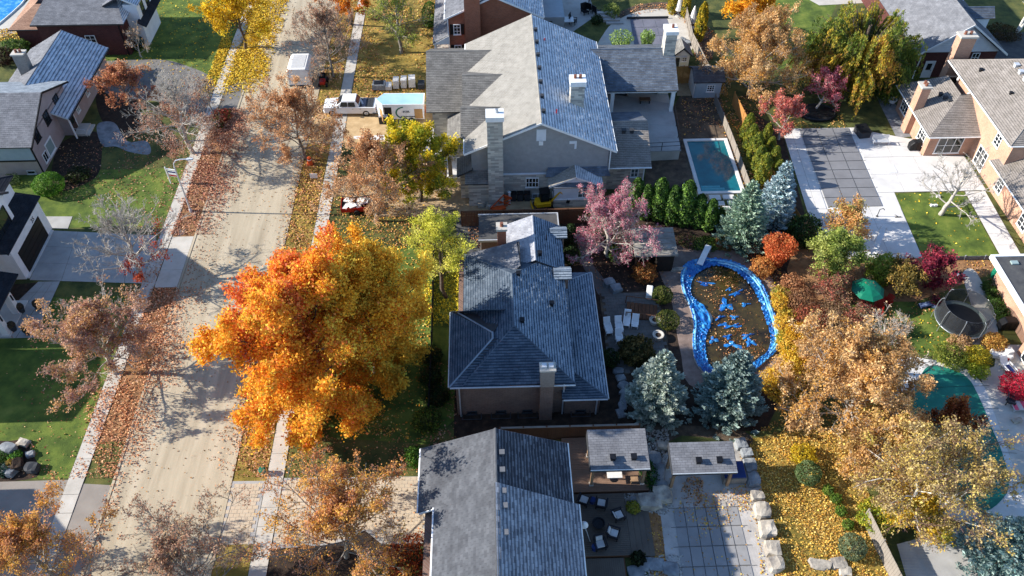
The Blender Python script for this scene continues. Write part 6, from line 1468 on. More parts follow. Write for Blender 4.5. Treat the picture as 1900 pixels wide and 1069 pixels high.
MB().span(-.6, .6, -.75, .75, 0, .75).build('box', DKGREY, g, local=True); MB().span(-.65, .65, -.8, .8, .75, .82).build('rim', BLACK, g, local=True)
g = thing('garden_bench', 'pale metal bench with slatted back beside the black planter box', 'bench', (*P(1632, 268)[:2], .05))
MB().box((0, 0, .42), (1.8, .5, .05)).build('seat', STEEL, g, local=True)
for k in range(4): MB().ext([(-.9, .25+k*.03, .52+k*.12), (.9, .25+k*.03, .52+k*.12), (.9, .27+k*.03, .6+k*.12), (-.9, .27+k*.03, .6+k*.12)], (0, .03, 0)).build('slat', STEEL, g, local=True)
for x in (-.85, .85): MB().path([(x, -.25, 0), (x, -.25, .62), (x, .25, .62), (x, .4, 0)], .03, 5).build('leg', STEEL, g, local=True)
tag(MB().span(-.45, .45, -.65, .65, 0, .03).build('door_mat', WHITE, None), 'white mat lying on the pale patio', 'mat').location = (*P(1653, 314)[:2], .055)
g = thing('pool_handrail', 'dark bent handrail standing on the patio below the pool cover', 'handrail', (*P(1627, 402)[:2], .05)); MB().path([(0, 0, 0), (0, 0, .9), (.3, 0, 1.0), (.5, 0, .8)], .035, 6).build('rail', IRON, g, local=True); MB().lathe((0, 0, 0), [(.12, 0), (.1, .04)], 8).build('foot', IRON, g, local=True)
g = thing('pool_slide', 'white pool slide half hidden behind the green tree', 'slide', (*P(1622, 466)[:2], 0), R(60))
MB().ext([(-1.3, -.25, .3), (1.2, -.25, 1.7), (1.2, .25, 1.7), (-1.3, .25, .3)], (0, 0, .06)).build('chute', WHITE, g, local=True); MB().path([(1.2, -.25, 0), (1.2, -.25, 2.2)], .04, 5).path([(1.2, .25, 0), (1.2, .25, 2.2)], .04, 5).build('ladder_rail', WHITE, g, local=True)
for k in range(5): MB().tube((1.2, -.25, .3+k*.3), (1.2, .25, .3+k*.3), .03, .03, 5).build('rung', WHITE, g, local=True)
g = thing('rake_head', 'small dark tool lying on the patio left of the lawn', 'tool', (*P(1666, 404)[:2], .055)); MB().box((0, 0, .04), (.6, .08, .06)).build('bar', IRON, g, local=True); MB().tube((0, 0, .05), (-.25, .3, .08), .025, .025, 5).build('handle', IRON, g, local=True)
for i, (px, py) in enumerate(((1729, 383), (1735, 383), (1740, 366))): rock('white_stone', ('left', 'middle', 'upper')[i]+' small white stone on the lawn by the bare tree', *P(px, py)[:2], .1, .35, .25, .3, WHITE, 160+i, 0, 'white stones on the lawn', cat='stone')
g = thing('fire_pit', 'white round fire pit basket beside the sunroom wall', 'fire pit', (*P(1653, 194)[:2], .02)); MB().lathe((0, 0, .3), [(.35, 0), (.5, .35), (.5, .42), (.42, .42), (.34, .1)], 12).build('basket', WHITE, g, local=True)
for k in range(3): MB().tube((.3*math.cos(k*2.1), .3*math.sin(k*2.1), .35), (.45*math.cos(k*2.1), .45*math.sin(k*2.1), 0), .03, .03, 5).build('leg', IRON, g, local=True)
g = thing('netted_pond', 'round black netted pond under the pink trees', 'pond', (*P(1515, 212)[:2], 0))
MB().lathe((0, 0, 0), [(2.1, 0), (2.15, .3), (2.0, .42), (1.9, .3)], 20, 0, 1, .75).build('rim', BLACK, g, local=True); MB().lathe((0, 0, .3), [(1.95, 0), (1.0, .1), (.02, .14)], 18, 0, 1, .75).build('net', NETP, g, local=True)
# trampoline
TP = thing('trampoline', 'large round trampoline with black safety net and pale poles on the right lawn', 'trampoline', (*P(1777, 603)[:2], 0))
rt = 2.15
MB().lathe((0, 0, .72), [(rt-.35, 0), (rt-.35, .02), (.02, .021)], 28).build('mat', BLACK, TP, local=True)
for k in range(1): 
    m = MB(); m.path([((rt)*math.cos(a*2*math.pi/28), rt*math.sin(a*2*math.pi/28), .74) for a in range(29)], .04, 6); m.build('frame_ring', METAL, TP, local=True)
m = MB(); n = 28
for i in range(n):
    a, b_ = i*2*math.pi/n, (i+1)*2*math.pi/n
    m.poly([((rt-.36)*math.cos(a), (rt-.36)*math.sin(a), .745), ((rt-.36)*math.cos(b_), (rt-.36)*math.sin(b_), .745), ((rt-.03)*math.cos(b_), (rt-.03)*math.sin(b_), .76), ((rt-.03)*math.cos(a), (rt-.03)*math.sin(a), .76)])
m.build('spring_pad', M('grey_green_pad', ['#4a5350', '#5a6460'], 2, .7), TP, local=True)
m = MB()
for i in range(n):
    a, b_ = i*2*math.pi/n, (i+1)*2*math.pi/n
    m.poly([((rt-.1)*math.cos(a), (rt-.1)*math.sin(a), .78), ((rt-.1)*math.cos(b_), (rt-.1)*math.sin(b_), .78), ((rt-.2)*math.cos(b_), (rt-.2)*math.sin(b_), 2.5), ((rt-.2)*math.cos(a), (rt-.2)*math.sin(a), 2.5)])
m.build('net', NETB, TP, local=True)
for k in range(8):
    a = k*math.pi/4+.3; c_, s_ = math.cos(a), math.sin(a)
    MB().path([(c_*(rt+.05), s_*(rt+.05), .0), (c_*(rt+.08), s_*(rt+.08), 1.9), (c_*(rt-.02), s_*(rt-.02), 2.4), (c_*(rt-.2), s_*(rt-.2), 2.52)], .03, 6).build('pole', METAL, TP, local=True)
m = MB(); m.path([((rt-.2)*math.cos(a*2*math.pi/28), (rt-.2)*math.sin(a*2*math.pi/28), 2.5) for a in range(29)], .018, 5); m.build('top_ring', DKGREY, TP, local=True)
U_ = thing('parasol', 'open dark green parasol above the red garden chairs', 'parasol', (*P(1597, 566)[:2], 0))
MB().tube((0, 0, 0), (0, 0, 2.55), .04, .04, 6).build('pole', METAL, U_, local=True); MB().lathe((0, 0, 2.0), [(1.45, 0), (1.1, .22), (.5, .45), (.03, .55)], 8).build('canopy', GREENP, U_, local=True); MB().lathe((0, 0, 0), [(.35, 0), (.3, .1)], 10).build('base', CONC, U_, local=True)
def adirondack(x, y, rz, lb):
    r_ = thing('adirondack_chair', lb, 'chair', (x, y, 0), rz, 'red slatted garden chairs')
    for k in range(5): MB().ext([(-.3+k*.12, .2, .28), (-.2+k*.12, .2, .28), (-.2+k*.12, .55, 1.0-.04*abs(k-2)), (-.3+k*.12, .55, 1.0-.04*abs(k-2))], (0, .03, 0)).build('back_slat', REDP, r_, local=True)
    for k in range(4): MB().box((0, -.28+k*.14, .36-k*.03), (.56, .11, .03)).build('seat_slat', REDP, r_, local=True)
    for s in (-1, 1):
        MB().box((s*.36, -.05, .56), (.14, .75, .03)).build('arm', REDP, r_, local=True); MB().span(s*.34-.03, s*.34+.03, -.4, -.3, 0, .55).build('leg', REDP, r_, local=True); MB().span(s*.34-.03, s*.34+.03, .25, .33, 0, .55).build('leg', REDP, r_, local=True)
for px, py, rz, lb in ((1603, 574, .4, 'red slatted chair directly under the green parasol'), (1628, 574, -.5, 'red slatted chair, left one of the right-hand pair'), (1643, 566, -.9, 'red slatted chair furthest right'), (1625, 588, 2.6, 'red slatted chair nearest the tan tree'), (1606, 590, 2.9, 'red slatted chair lowest left of the ring')): adirondack(*P(px, py)[:2], rz, lb)
tag(MB().box((0, 0, .12), (1.1, .5, .22), .2).box((.7, -.1, .08), (.5, .4, .14), -.3).build('folded_tarp', M('navy_sheet', ['#18233f', '#263457', '#7d8fb0'], 2, .6), None), 'crumpled navy sheet on the grass left of the trampoline', 'tarp').location = (*P(1716, 568)[:2], .01)
g = thing('tyre_swing', 'grey tyre lying in the shade above the trampoline', 'tyre', (*P(1775, 511)[:2], .02)); MB().lathe((0, 0, 0), [(.42, 0), (.5, .06), (.5, .14), (.42, .2), (.26, .2), (.22, .1)], 16).build('tyre', RUBBER, g, local=True); MB().lathe((0, 0, .02), [(.22, 0), (.2, .1)], 12).build('hub', STEEL, g, local=True)
g = thing('rain_barrel', 'green rain barrel with pale netting at the corner of the low right house', 'barrel', (*P(1846, 515)[:2], 0)); MB().lathe((0, 0, 0), [(.4, 0), (.5, .4), (.5, .8), (.42, 1.2), (.38, 1.2)], 14).build('drum', GREENP, g, local=True); MB().lathe((0, 0, 1.2), [(.4, 0), (.2, .25), (.05, .3)], 10).build('netting', M('pale_green_net', ['#9fb5a4', '#b7c8ba'], 4, .9), g, local=True)
g = thing('sun_lounger', 'white and blue plastic lounger by the patio doors at the right edge', 'lounger', (*P(1868, 688)[:2], .03), R(15))
MB().span(-.35, .35, -.9, .5, .28, .34).build('seat', WHITE, g, local=True); MB().span(-.28, .28, -.5, .3, .34, .36).build('blue_pad', BLUEP, g, local=True); MB().ext([(-.35, .5, .32), (.35, .5, .32), (.35, .95, .8), (-.35, .95, .8)], (0, .05, 0)).build('backrest', WHITE, g, local=True)
for sx in (-.36, .36): MB().span(sx-.04, sx+.04, -.6, .5, .5, .56).build('arm', WHITE, g, local=True); MB().span(sx-.04, sx+.04, -.85, -.75, 0, .5).span(sx-.04, sx+.04, .4, .5, 0, .5).build('leg', WHITE, g, local=True)
g = thing('covered_furniture', 'garden furniture bundled under a creased white sheet', 'covered furniture', (*P(1855, 661)[:2], .03), R(-10)); MB().prism([(-1.0, -.4), (.8, -.5), (1.0, .1), (.5, .5), (-.8, .4)], 0, .55).build('sheet_cover', WCLOTH, g, local=True, bevel=.15); MB().box((.5, .1, .65), (.7, .6, .3), .4).build('upper_bundle', WCLOTH, g, local=True, bevel=.1); MB().box((.3, -.5, .2), (.4, .1, .3)).build('red_box', REDP, g, local=True)
g = thing('towel_lounger', 'lounger draped in pink striped towels at the right edge', 'lounger', (*P(1893, 758)[:2], .03)); MB().span(-.8, 1.2, -.4, .4, .28, .38).build('frame', STEEL, g, local=True)
for k in range(5): MB().span(-.75+k*.36, -.45+k*.36, -.42, .42, .38, .41).build('towel_stripe', PINK if k % 2 == 0 else CUSH, g, local=True)
for x in (-.7, 1.0):
    for y in (-.33, .33): MB().span(x-.04, x+.04, y-.04, y+.04, 0, .28).build('leg', STEEL, g, local=True)
chair(thing('folding_chair', 'dark grey folding chair below the red maple bush', 'chair', (*P(1872, 750)[:2], .03), R(60)), .6, .6, .42, .6, DKGREY)
rock('garden_stone', 'tan stone lying by the pink lounger', *P(1886, 782)[:2], .12, .8, .4, .3, LIMESTONE, 170, .2, None, cat='stone')
# green covered pool on the right
GP = thing('pool_cover', 'green mesh cover over the curved pool at the lower right', 'pool cover', (37, 37, 0))
loop = smooth_loop(pp((1715, 686), (1760, 684), (1795, 702), (1815, 735), (1838, 790), (1862, 850), (1870, 910), (1820, 950), (1760, 900), (1690, 780)), 6)
MB().prism(loop, .02, .05).build('cover', COVERG, GP)
for k in range(5): a, b_ = P(1720+k*28, 720+k*38), P(1835+k*17, 716+k*42); MB().tube((*a[:2], .056), (*b_[:2], .056), .014, .014, 4).build('strap', IRON, GP)
# left: swimming pool corner, planters, garden rocks
GP = thing('swimming_pool', 'corner of a bright blue pool at the top left edge', 'pool', (-64, 101, 0)); MB().prism(smooth_loop([(-70, 97), (-64.5, 97.5), (-62.6, 101), (-62.4, 108), (-70, 108)], 4), .0, .03).build('water', M('blue_pool_water', ['#1a63a5', '#2b82c9', '#7db7e0'], 1.2, .1, .2, 4), GP); MB().path([(x, y, .05) for x, y in smooth_loop([(-70, 97), (-64.5, 97.5), (-62.6, 101), (-62.4, 108), (-70, 108)], 4)], .14, 5).build('coping', CONCW, GP)
for px, py, lb in ((42, 579, 'dark pot with rounded plant by the upper porch pillar'), (27, 613, 'dark pot with rounded plant by the lower porch pillar'), (73, 573, 'brown pot at the edge of the walk'), (54, 620, 'brown pot near the end of the front walk')):
    g = thing('planter_pot', lb, 'planter', (*P(px, py)[:2], .03), 0, 'pots by the white house'); MB().lathe((0, 0, 0), [(.22, 0), (.32, .5), (.35, .55), (.28, .55)], 12).build('pot', DKGREY, g, local=True); MB().lathe((0, 0, .5), [(.25, 0), (.36, .15), (.3, .4), (.1, .52)], 9).build('plant', M('dark_foliage', ['#1d1a16', '#3a2c22', '#4d5530'], 9, .9, .8, 20) if 'dark_foliage' not in MATS else MATS['dark_foliage'], g, local=True)
for i, (px, py, w, d, h, mt) in enumerate(((20, 838, 1.2, .8, .9, SLATEST), (20, 875, 1.1, .9, .6, SLATEST), (35, 866, .8, 1.0, .7, MULCH), (62, 872, .9, .8, .6, DKGREY), (45, 824, .9, .6, .4, LIMESTONE), (58, 845, .6, .5, .4, SLATEST))): rock('garden_rock', ('tall pale pointed', 'low pale', 'dark leaning', 'black squared', 'tan flat', 'small grey')[i]+' rock in the planting bed at the lower left', *P(px, py)[:2], h*.35, w, d, h, mt, 180+i, rgs.uniform(-.4, .4), 'rocks in the corner bed', cat='rock')
for i, (px, py) in enumerate(((1055, 520), (1068, 531))): rock('path_boulder', ('upper', 'lower')[i]+' dark mossy boulder by the garden path', *P(px+75, py+8)[:2], .2, 1.0, .8, .6, SLATEST, 190+i, .3, 'mossy boulders by the path')
for i in range(7): a = P(1147+math.sin(i*.5)*9+i*.5, 690+i*13); rock('border_stone', ('topmost', 'second', 'third', 'fourth', 'fifth', 'sixth', 'lowest')[i]+' stone of the border path right of the bungalow', *a[:2], .1, .8, .6, .3, SLATEST, 210+i, i*.3, 'border stones by the bungalow', cat='stone')
# ------------------------------------------------------------------ trees
MAPLE = ('#da8c2a', '#e09a30', '#e6ae3c', '#d47e30', '#ecbe48')
MAPLER = ('#d9783f', '#da8444', '#cc6a3c', '#e0964c', '#d47240')
GOLDP = ('#e0a22c', '#e8b438', '#d89428', '#ecc44a', '#cf9228')
def big_zone(cx, cy):
    pa = {}
    def f(c, rg, n):
        q = blotch(c[:, 0]+3, c[:, 1]*1.3+c[:, 2], 1.3)+rg.normal(size=len(c))*.25
        base = np.clip(((q+1)/2*5).astype(int), 0, 4)
        red = ((c[:, 1] > -1.5) & (c[:, 0] < 2.6) & (c[:, 0] > -5.2) & (c[:, 2] > 7.0)) & (blotch(c[:, 0], c[:, 1], 2.)+rg.normal(size=len(c))*.35+(c[:, 1]-.5)*.22 > .32)
        yel = (c[:, 0] < -4) | (c[:, 1] < -4.2) | (c[:, 0]+rg.normal(size=len(c)) > 2.8)
        return np.where(red, 5+rg.integers(0, 5, len(c)), np.where(yel & (rg.uniform(size=len(c)) < .6), 10+rg.integers(0, 5, len(c)), base))
    return f
bx, by, _ = P(565, 652, 8.0)
tree('maple_tree', 'huge orange and gold maple with red upper crown between street and bungalow', bx, by, 15.6, 7.8, .6, .38, 30, 8, 6, 3, 178000, .195, MAPLE+MAPLER+GOLDP, seed=11, sig=.26, bright=big_zone(0, 0), coh=.86, tw=.014, el=(.05, 1.2), wide=.68, ttop=.72)
bx2, by2, _ = P(676, 580, 7.4)
tree('maple_tree', 'golden yellow maple just behind the huge orange maple', bx2, by2, 14.4, 5.5, .8, .3, 24, 8, 6, 3, 98000, .195, ('#e6b43c', '#dca832', '#ecc24a', '#d49a2c', '#e0ac38', '#cfae40'), seed=12, sig=.24, coh=.8, tw=.013, el=(.05, 1.2), wide=.62, ttop=.75)
def T(name, lb, px, py, hc, h, r, cb, leaves, pal, seed, **kw):
    x, y, _ = P(px, py, hc); return tree(name, lb, x, y, h, r, cb, leaves=leaves, pal=pal, seed=seed, **kw)
LIME = ('#c2c044', '#cfca56', '#b0b040', '#d8d068')
x, y, _ = P(828, 552); tree('locust_tree', 'lime yellow small-leaved tree beside the bungalow roof', x, y, 9.6, 3.1, 2.0, .2, 13, 7, 6, 4, 15000, .12, LIME, BARK, 13, sig=.16, el=(.5, 1.3), upb=.3)
x, y, _ = P(1135, 425, 3.5); tree('crabapple_tree', 'wide pink-twigged bare crabapple above the garden shed', x, y, 6.6, 4.8, .9, .22, 24, 9, 8, 4, 17000, .13, ('#ae6472', '#bd7a84', '#9c5664', '#c8929a'), BARKP, 14, sig=.1, el=(.1, 1.2), tw=.012, jit=.34)
TANR = ('#b58d66', '#c3a17c', '#a37c58', '#cfb28c')
RUST = tree('street_tree', 'rust-leaved round tree on the right verge opposite the pickup', *P(552, 222, 5.0)[:2], 8.6, 5.5, 1.6, .2, 24, 8, 7, 3, 21000, .15, ('#b8865a', '#c6986c', '#a6744c', '#d0aa80'), BARKG, 17, sig=.12)
dup(RUST, (*P(682, 322, 6.0)[:2], 0), 2.1, 'brown half-bare tree right of the sidewalk in front of the building site', (.96, .96, 1.08))
tree('linden_tree', 'round green-yellow tree in front of the stone-clad house front', *P(772, 300, 5.0)[:2], 8.6, 4.4, .8, .22, 22, 8, 6, 2, 40000, .19, ('#c9b026', '#b5a429', '#8f9128', '#dcc233', '#76802a'), BARK, 16, sig=.17)
SPARSE = tree('street_tree', 'sparse rusty tree at the bottom over the road edge', *P(355, 1062, 3.5)[:2], 7.4, 5.8, .8, .2, 24, 8, 7, 4, 10000, .13, ('#a87c62', '#b69076', '#bca07c', '#906a54'), BARKG, 29, sig=.12)
dup(SPARSE, (*P(606, 72, 5.0)[:2], 0), 1.4, 'bare brown street tree beside the white canvas box trailer', (.84, .84, 1.2))
tree('willow_tree', 'thin grey-green tree on the golden lawn at the top', *P(738, 36, 4.5)[:2], 8.5, 4.4, 2.0, .24, 15, 7, 6, 4, 7000, .17, ('#7d8c38', '#97a145', '#66762f', '#a8a25a'), BARKG, 19, sig=.15)
tree('street_tree', 'yellow tree on the left verge at the top of the street', *P(437, 20, 5.0)[:2], 9.0, 4.8, 2.0, .2, 20, 8, 6, 3, 22000, .2, ('#d9b322', '#c9a01f', '#e5c83a', '#b8921f'), BARK, 20, sig=.17)
tree('street_tree', 'orange tree cut by the top edge beside the sidewalk', *P(640, -22, 5.0)[:2], 8.5, 3.8, 1.8, .2, 14, 7, 6, 3, 15000, .2, ('#cf7f26', '#bf6f22', '#d99632'), BARK, 21, sig=.17)
tree('street_tree', 'bare grey tree with rusty lower leaves behind the street lamp', *P(338, 224, 4.2)[:2], 8.8, 6.0, 1.4, .26, 24, 8, 7, 4, 8500, .15, ('#9c6e58', '#ac8068', '#8a5c4a', '#b8947a'), BARKP, 22, sig=.16, mask=lambda p, rg: (p[:, 2] < 5.0+rg.normal(size=len(p))*1.0) & (p[:, 0] > -6))
tree('ornamental_tree', 'russet tree in the planting bed in front of the mauve house', *P(232, 168, 2.5)[:2], 5.2, 3.4, .8, .18, 14, 6, 6, 4, 9000, .17, ('#b07450', '#a06444', '#c08c62', '#8c5440'), BARKG, 23, sig=.15)
tree('sapling', 'thin bare sapling beside the left sidewalk apron', *P(392, 196, 2.0)[:2], 5.2, 1.9, .9, .09, 9, 6, 5, 3, 500, .14, TANR, BARKG, 24, el=(.7, 1.3))
tree('ornamental_tree', 'bare twiggy shrub tree in front of the shaded hedge at upper left', *P(254, 82, 1.8)[:2], 3.8, 2.2, .5, .1, 10, 6, 5, 3, 400, .14, TANR, BARKP, 25, el=(.6, 1.3))
tree('street_tree', 'leafless grey tree over the white house driveway', *P(240, 462, 4.0)[:2], 8.2, 5.3, 1.6, .24, 22, 7, 6, 4, 1300, .16, ('#a5412e', '#b5552f', '#8f3626'), BARKP, 26, sig=.16, mask=lambda p, rg: (p[:, 2] < 3.8) & (p[:, 0] > 0), tw=.013)
tree('street_tree', 'bare grey and orange tree on the dark left lawn', *P(184, 640, 3.8)[:2], 7.6, 5.3, 1.2, .22, 24, 8, 7, 3, 27000, .15, ('#b4885a', '#c09868', '#a67a64', '#b8947e', '#9a766a'), BARKP, 27, sig=.15, mask=lambda p, rg: (p[:, 0]-p[:, 1]*.9+rg.normal(size=len(p))*2.2 > -1.4) | (p[:, 0] < -3.2), tw=.013)
COPPER = tree('street_tree', 'copper tree in the paver driveway bed at the bottom', *P(628, 985, 3.8)[:2], 7.8, 6.0, 1.0, .22, 24, 8, 7, 4, 24000, .14, ('#c08a52', '#cc9a4c', '#b87c50', '#d4a64e', '#b88a70'), BARKG, 30, sig=.13)
dup(COPPER, (*P(70, 1045, 3.5)[:2], 0), 2.6, 'orange tree filling the bottom left corner', (.86, .86, .92))
shrub('shrub', 'deep red-brown bush under the copper tree at the bottom edge', *P(770, 1040, 1.0)[:2], 2.2, 2.1, ('#8a3a1c', '#a04a20', '#b5612c', '#6d2c18'), 2600, .17, 31)
BEECH = tree('beech_tree', 'large tan tree behind the yellow hedge at the lower right', *P(1590, 735, 4.0)[:2], 8.2, 6.9, .7, .26, 30, 8, 7, 3, 66000, .16, ('#bd9560', '#caa46e', '#ac8454', '#d2b07c', '#a07a50', '#c0924c'), BARKP, 32, sig=.15, el=(.1, 1.15))
tree('plum_tree', 'rust-red small tree against the green pool cover', *P(1765, 785, 2.6)[:2], 4.6, 2.4, .8, .14, 12, 7, 6, 3, 8000, .16, ('#8a4526', '#9c5830', '#75381f', '#b0723a'), BARK, 33, sig=.14)
tree('birch_tree', 'white-limbed birch with thin yellow leaves at the lower right', *P(1702, 945, 2.0)[:2], 9.6, 5.3, 1.2, .26, 7, 10, 6, 4, 21000, .14, ('#b8a058', '#a88e54', '#c2ac62', '#9c865e', '#b8a474'), BIRCH, 34, sig=.15, stems=4, el=(.2, 1.2), upb=.05, tbark=BARKR)
T('maple_tree', 'yellow-leaved low tree below the birch near the slatted fence', 1690, 965, 1.6, 4.2, 3.0, .6, 11000, ('#c9a22c', '#d6b43a', '#b8902a', '#8f8a35'), 35, tr=.14, nl=12, n4=3, sig=.18)
dup(BEECH, (*P(1405, 112, 4.5)[:2], 0), 2.3, 'large tan and gold tree between the shed and the green lawn', (.94, .94, 1.12))
tree('maple_tree', 'golden tree behind the large tan tree at the top', *P(1392, 28, 4.0)[:2], 8.5, 4.2, 1.2, .24, 16, 7, 6, 3, 18000, .22, ('#d99a22', '#e0ab30', '#c98a20'), BARK, 37, sig=.2)
tree('crabapple_tree', 'pink-leaved spreading tree beside the netted pond', *P(1523, 170, 2.6)[:2], 5.2, 2.9, 1.0, .15, 12, 7, 6, 3, 6500, .16, ('#b5606c', '#a64c5a', '#c77f82'), BARKP, 38, sig=.13, lean=(.8, 0))
tree('crabapple_tree', 'pink-orange spreading tree at the far corner of the pale patio', *P(1455, 222, 2.6)[:2], 5.0, 2.9, 1.0, .16, 12, 7, 6, 3, 6000, .16, ('#bd6a58', '#c9806a', '#b25a55'), BARKP, 39, sig=.13)
x, y, _ = P(1745, 398); tree('ornamental_tree', 'leafless tree on the small lawn by the orange brick house', x, y, 6.2, 4.6, 1.2, .24, 13, 6, 6, 3, 0, .1, TANR, BARKP, 40, el=(.2, 1.0), tw=.014, lean=(.5, 0))
tree('bramble_tree', 'bare tangled tree over the tan crown above the red chairs', *P(1640, 648, 3.0)[:2], 6.5, 3.4, 1.0, .2, 14, 7, 6, 3, 900, .15, TANR, BARKP, 41)
BR = tree('bramble_shrub', 'reddish tangled bush filling the gap between the kidney pool hedge and the green parasol', *P(1548, 545, 1.4)[:2], 3.0, 2.2, .2, .07, 16, 7, 6, 3, 3200, .14, ('#8f4a40', '#a35c4a', '#7a6a48', '#9c7a5c'), BARKR, 160, cat='shrub', el=(.1, 1.2), group='tangled bushes by the parasol')
for px, py, q, lb in ((1590, 600, .92, 'lowest tangled bush next to the red slatted chairs'), (1530, 512, .86, 'tangled bush beside the flame orange bush'), (1600, 545, .74, 'smallest tangled bush at the left rim of the green parasol')): dup(BR, (*P(px, py, 1.2)[:2], 0), q*7, lb, q)
T('beech_tree', 'smaller tan-yellow tree between the large beech and the birch', 1655, 835, 2.6, 6.2, 4.2, .7, 24000, ('#bd9a5c', '#caa86a', '#ac8a54', '#d2b674', '#b0a050'), 158, tr=.2, nl=20, n2=8, n4=3, sig=.15, size=.15, bark=BARKP)
for i, (px, py, h, r) in enumerate(((1447, 560, 1.4, .8), (1454, 600, 1.5, .85), (1461, 640, 1.6, .9), (1466, 684, 1.7, 1.1), (1436, 712, 1.5, 1.2), (1489, 708, 1.8, 1.3))):
    shrub('hedge_shrub', ('topmost', 'second', 'third', 'fourth', 'lowest left', 'lowest right')[i]+' golden bush in the bright strip bordering the blue tarpaulin', *P(px, py, h*.5)[:2], h, r, ('#dcae3c', '#e6be4c', '#cc9a34', '#d8c04a'), 1700, .14, 170+i, group='golden strip beside the tarpaulin', sy=1.4)
# weeping willow
def willow(lb, x, y, h, r, seed, pal, n=2100):
    rg = np.random.default_rng(seed); root = thing('willow_tree', lb, 'tree', (x, y, 0))
    tk = np.stack([np.zeros(6), np.zeros(6), np.linspace(0, h*.75, 6)], 1)[None]
    a = np.arange(110)*2.399; e = rg.uniform(.1, 1.45, 110); L_ = rg.uniform(.75, 1., 110)
    t = np.linspace(0, 1, 6)
    lim = np.stack([np.stack([np.cos(a[i])*r*L_[i]*np.cos(e[i]*.8)*t, np.sin(a[i])*r*L_[i]*np.cos(e[i]*.8)*t, h*.35+(h*.62*np.sin(e[i]))*t*L_[i]*1.1-.12*h*t**3*L_[i]], 1) for i in range(110)])
    i = rg.integers(0, 110, n); k = rg.uniform(.12, 1, n)*5; kk = np.minimum(k.astype(int), 4); f = (k-kk)[:, None]
    st = lim[i, kk]*(1-f)+lim[i, kk+1]*f; out = unit(st*np.array([1, 1, 0])+rg.normal(size=(n, 3))*.3*np.array([1, 1, 0]))
    ln = np.minimum(rg.uniform(1.6, 4.2, n), st[:, 2]-.4); tt = np.linspace(0, 1, 6)
    s = st[:, None]+out[:, None]*(1.0*np.sqrt(tt))[None, :, None]*rg.uniform(.3, 1., n)[:, None, None]; s[:, :, 2] -= (tt**1.5)[None]*ln[:, None]-.25*np.sin(tt*3)[None]
    v, f_ = merge([tubes(tk, np.array([.4]), .4, 8), tubes(lim, np.full(110, .09), .3, 5), tubes(s, np.full(n, .013), .6, 3)]); rawmesh('trunk', v, f_, BARK, root, local=True)
    N = n*31; q = rg.integers(0, n, N); k = rg.uniform(0, 1, N)*5; kk = np.minimum(k.astype(int), 4); f = (k-kk)[:, None]
    c = s[q, kk]*(1-f)+s[q, kk+1]*f+rg.normal(size=(N, 3))*.1; pa = palette(pal)
    zone = np.clip(((blotch(c[:, 0], c[:, 1]+c[:, 2]*.5, 1.4)+1)/2*len(pa)+rg.normal(size=N)*.8).astype(int), 0, len(pa)-1)
    leafmesh('crown', rg, c, .34, .13, pa[zone]*rg.uniform(.7, 1.2, (N, 1)), LEAF, root, axis=np.array([0, 0, -1])+rg.normal(size=(N, 3))*.5)
willow('big weeping tree turning from green to gold beside the white-gabled house', *P(1598, 98, 5.0)[:2], 11.2, 7.0, 42, ('#647a32', '#7c8a38', '#98983c', '#b4a43a', '#cca83c', '#b4843c'))
willow('small green weeping shrub by the sunroom', *P(1644, 158, 1.5)[:2], 3.4, 1.9, 43, ('#4a5f24', '#5f7429', '#7d8c38'), 260)
# ------------------------------------------------------------------ conifers
BLUEG = ('#3c5550', '#56736f', '#7f9a95', '#a9bdb6')
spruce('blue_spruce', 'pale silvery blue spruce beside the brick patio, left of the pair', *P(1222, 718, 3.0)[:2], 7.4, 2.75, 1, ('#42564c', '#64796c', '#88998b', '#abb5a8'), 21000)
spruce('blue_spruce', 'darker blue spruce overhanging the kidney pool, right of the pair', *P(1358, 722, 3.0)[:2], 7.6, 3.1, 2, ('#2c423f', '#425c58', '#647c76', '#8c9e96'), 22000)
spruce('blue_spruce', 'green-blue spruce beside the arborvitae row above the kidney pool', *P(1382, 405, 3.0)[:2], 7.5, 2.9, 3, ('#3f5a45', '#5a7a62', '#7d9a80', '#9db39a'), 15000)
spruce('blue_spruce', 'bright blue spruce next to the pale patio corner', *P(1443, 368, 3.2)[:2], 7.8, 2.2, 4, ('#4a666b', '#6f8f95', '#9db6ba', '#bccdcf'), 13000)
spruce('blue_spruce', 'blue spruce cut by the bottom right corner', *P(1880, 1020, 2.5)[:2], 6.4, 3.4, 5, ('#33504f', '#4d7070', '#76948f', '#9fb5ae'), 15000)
arb = shrub('arborvitae', 'dark green columnar cedar at the left end of the hedge row', *P(1176, 398)[:2], 4.6, .85, ('#2f4a1a', '#3c5a1f', '#507029', '#6a8a34'), 5200, .17, 50, cat='cedar', group='dark cedars in a row', shape='column', mat=NEEDLE, axis_up=1.5)
for i, (px, py, s) in enumerate(((1195, 405, .92), (1218, 407, 1.12), (1242, 414, 1.02), (1266, 416, 1.18), (1291, 421, .9), (1312, 427, .86), (1332, 424, .58))):
    dup(arb, (*P(px, py)[:2], 0), i*1.3, ('second', 'third', 'fourth', 'fifth', 'sixth', 'seventh', 'last small')[i]+' dark green columnar cedar counted from the left of the hedge row', (s*1.05, s*1.05, s))
ced = shrub('golden_cedar', 'yellow-green columnar cedar at the upper end of the fence row', *P(1382, 262)[:2], 3.6, .75, ('#6d7a2a', '#8a8f30', '#a39c38', '#55662a'), 2600, .17, 51, cat='cedar', group='golden cedars along the fence', shape='column', axis_up=1.2)
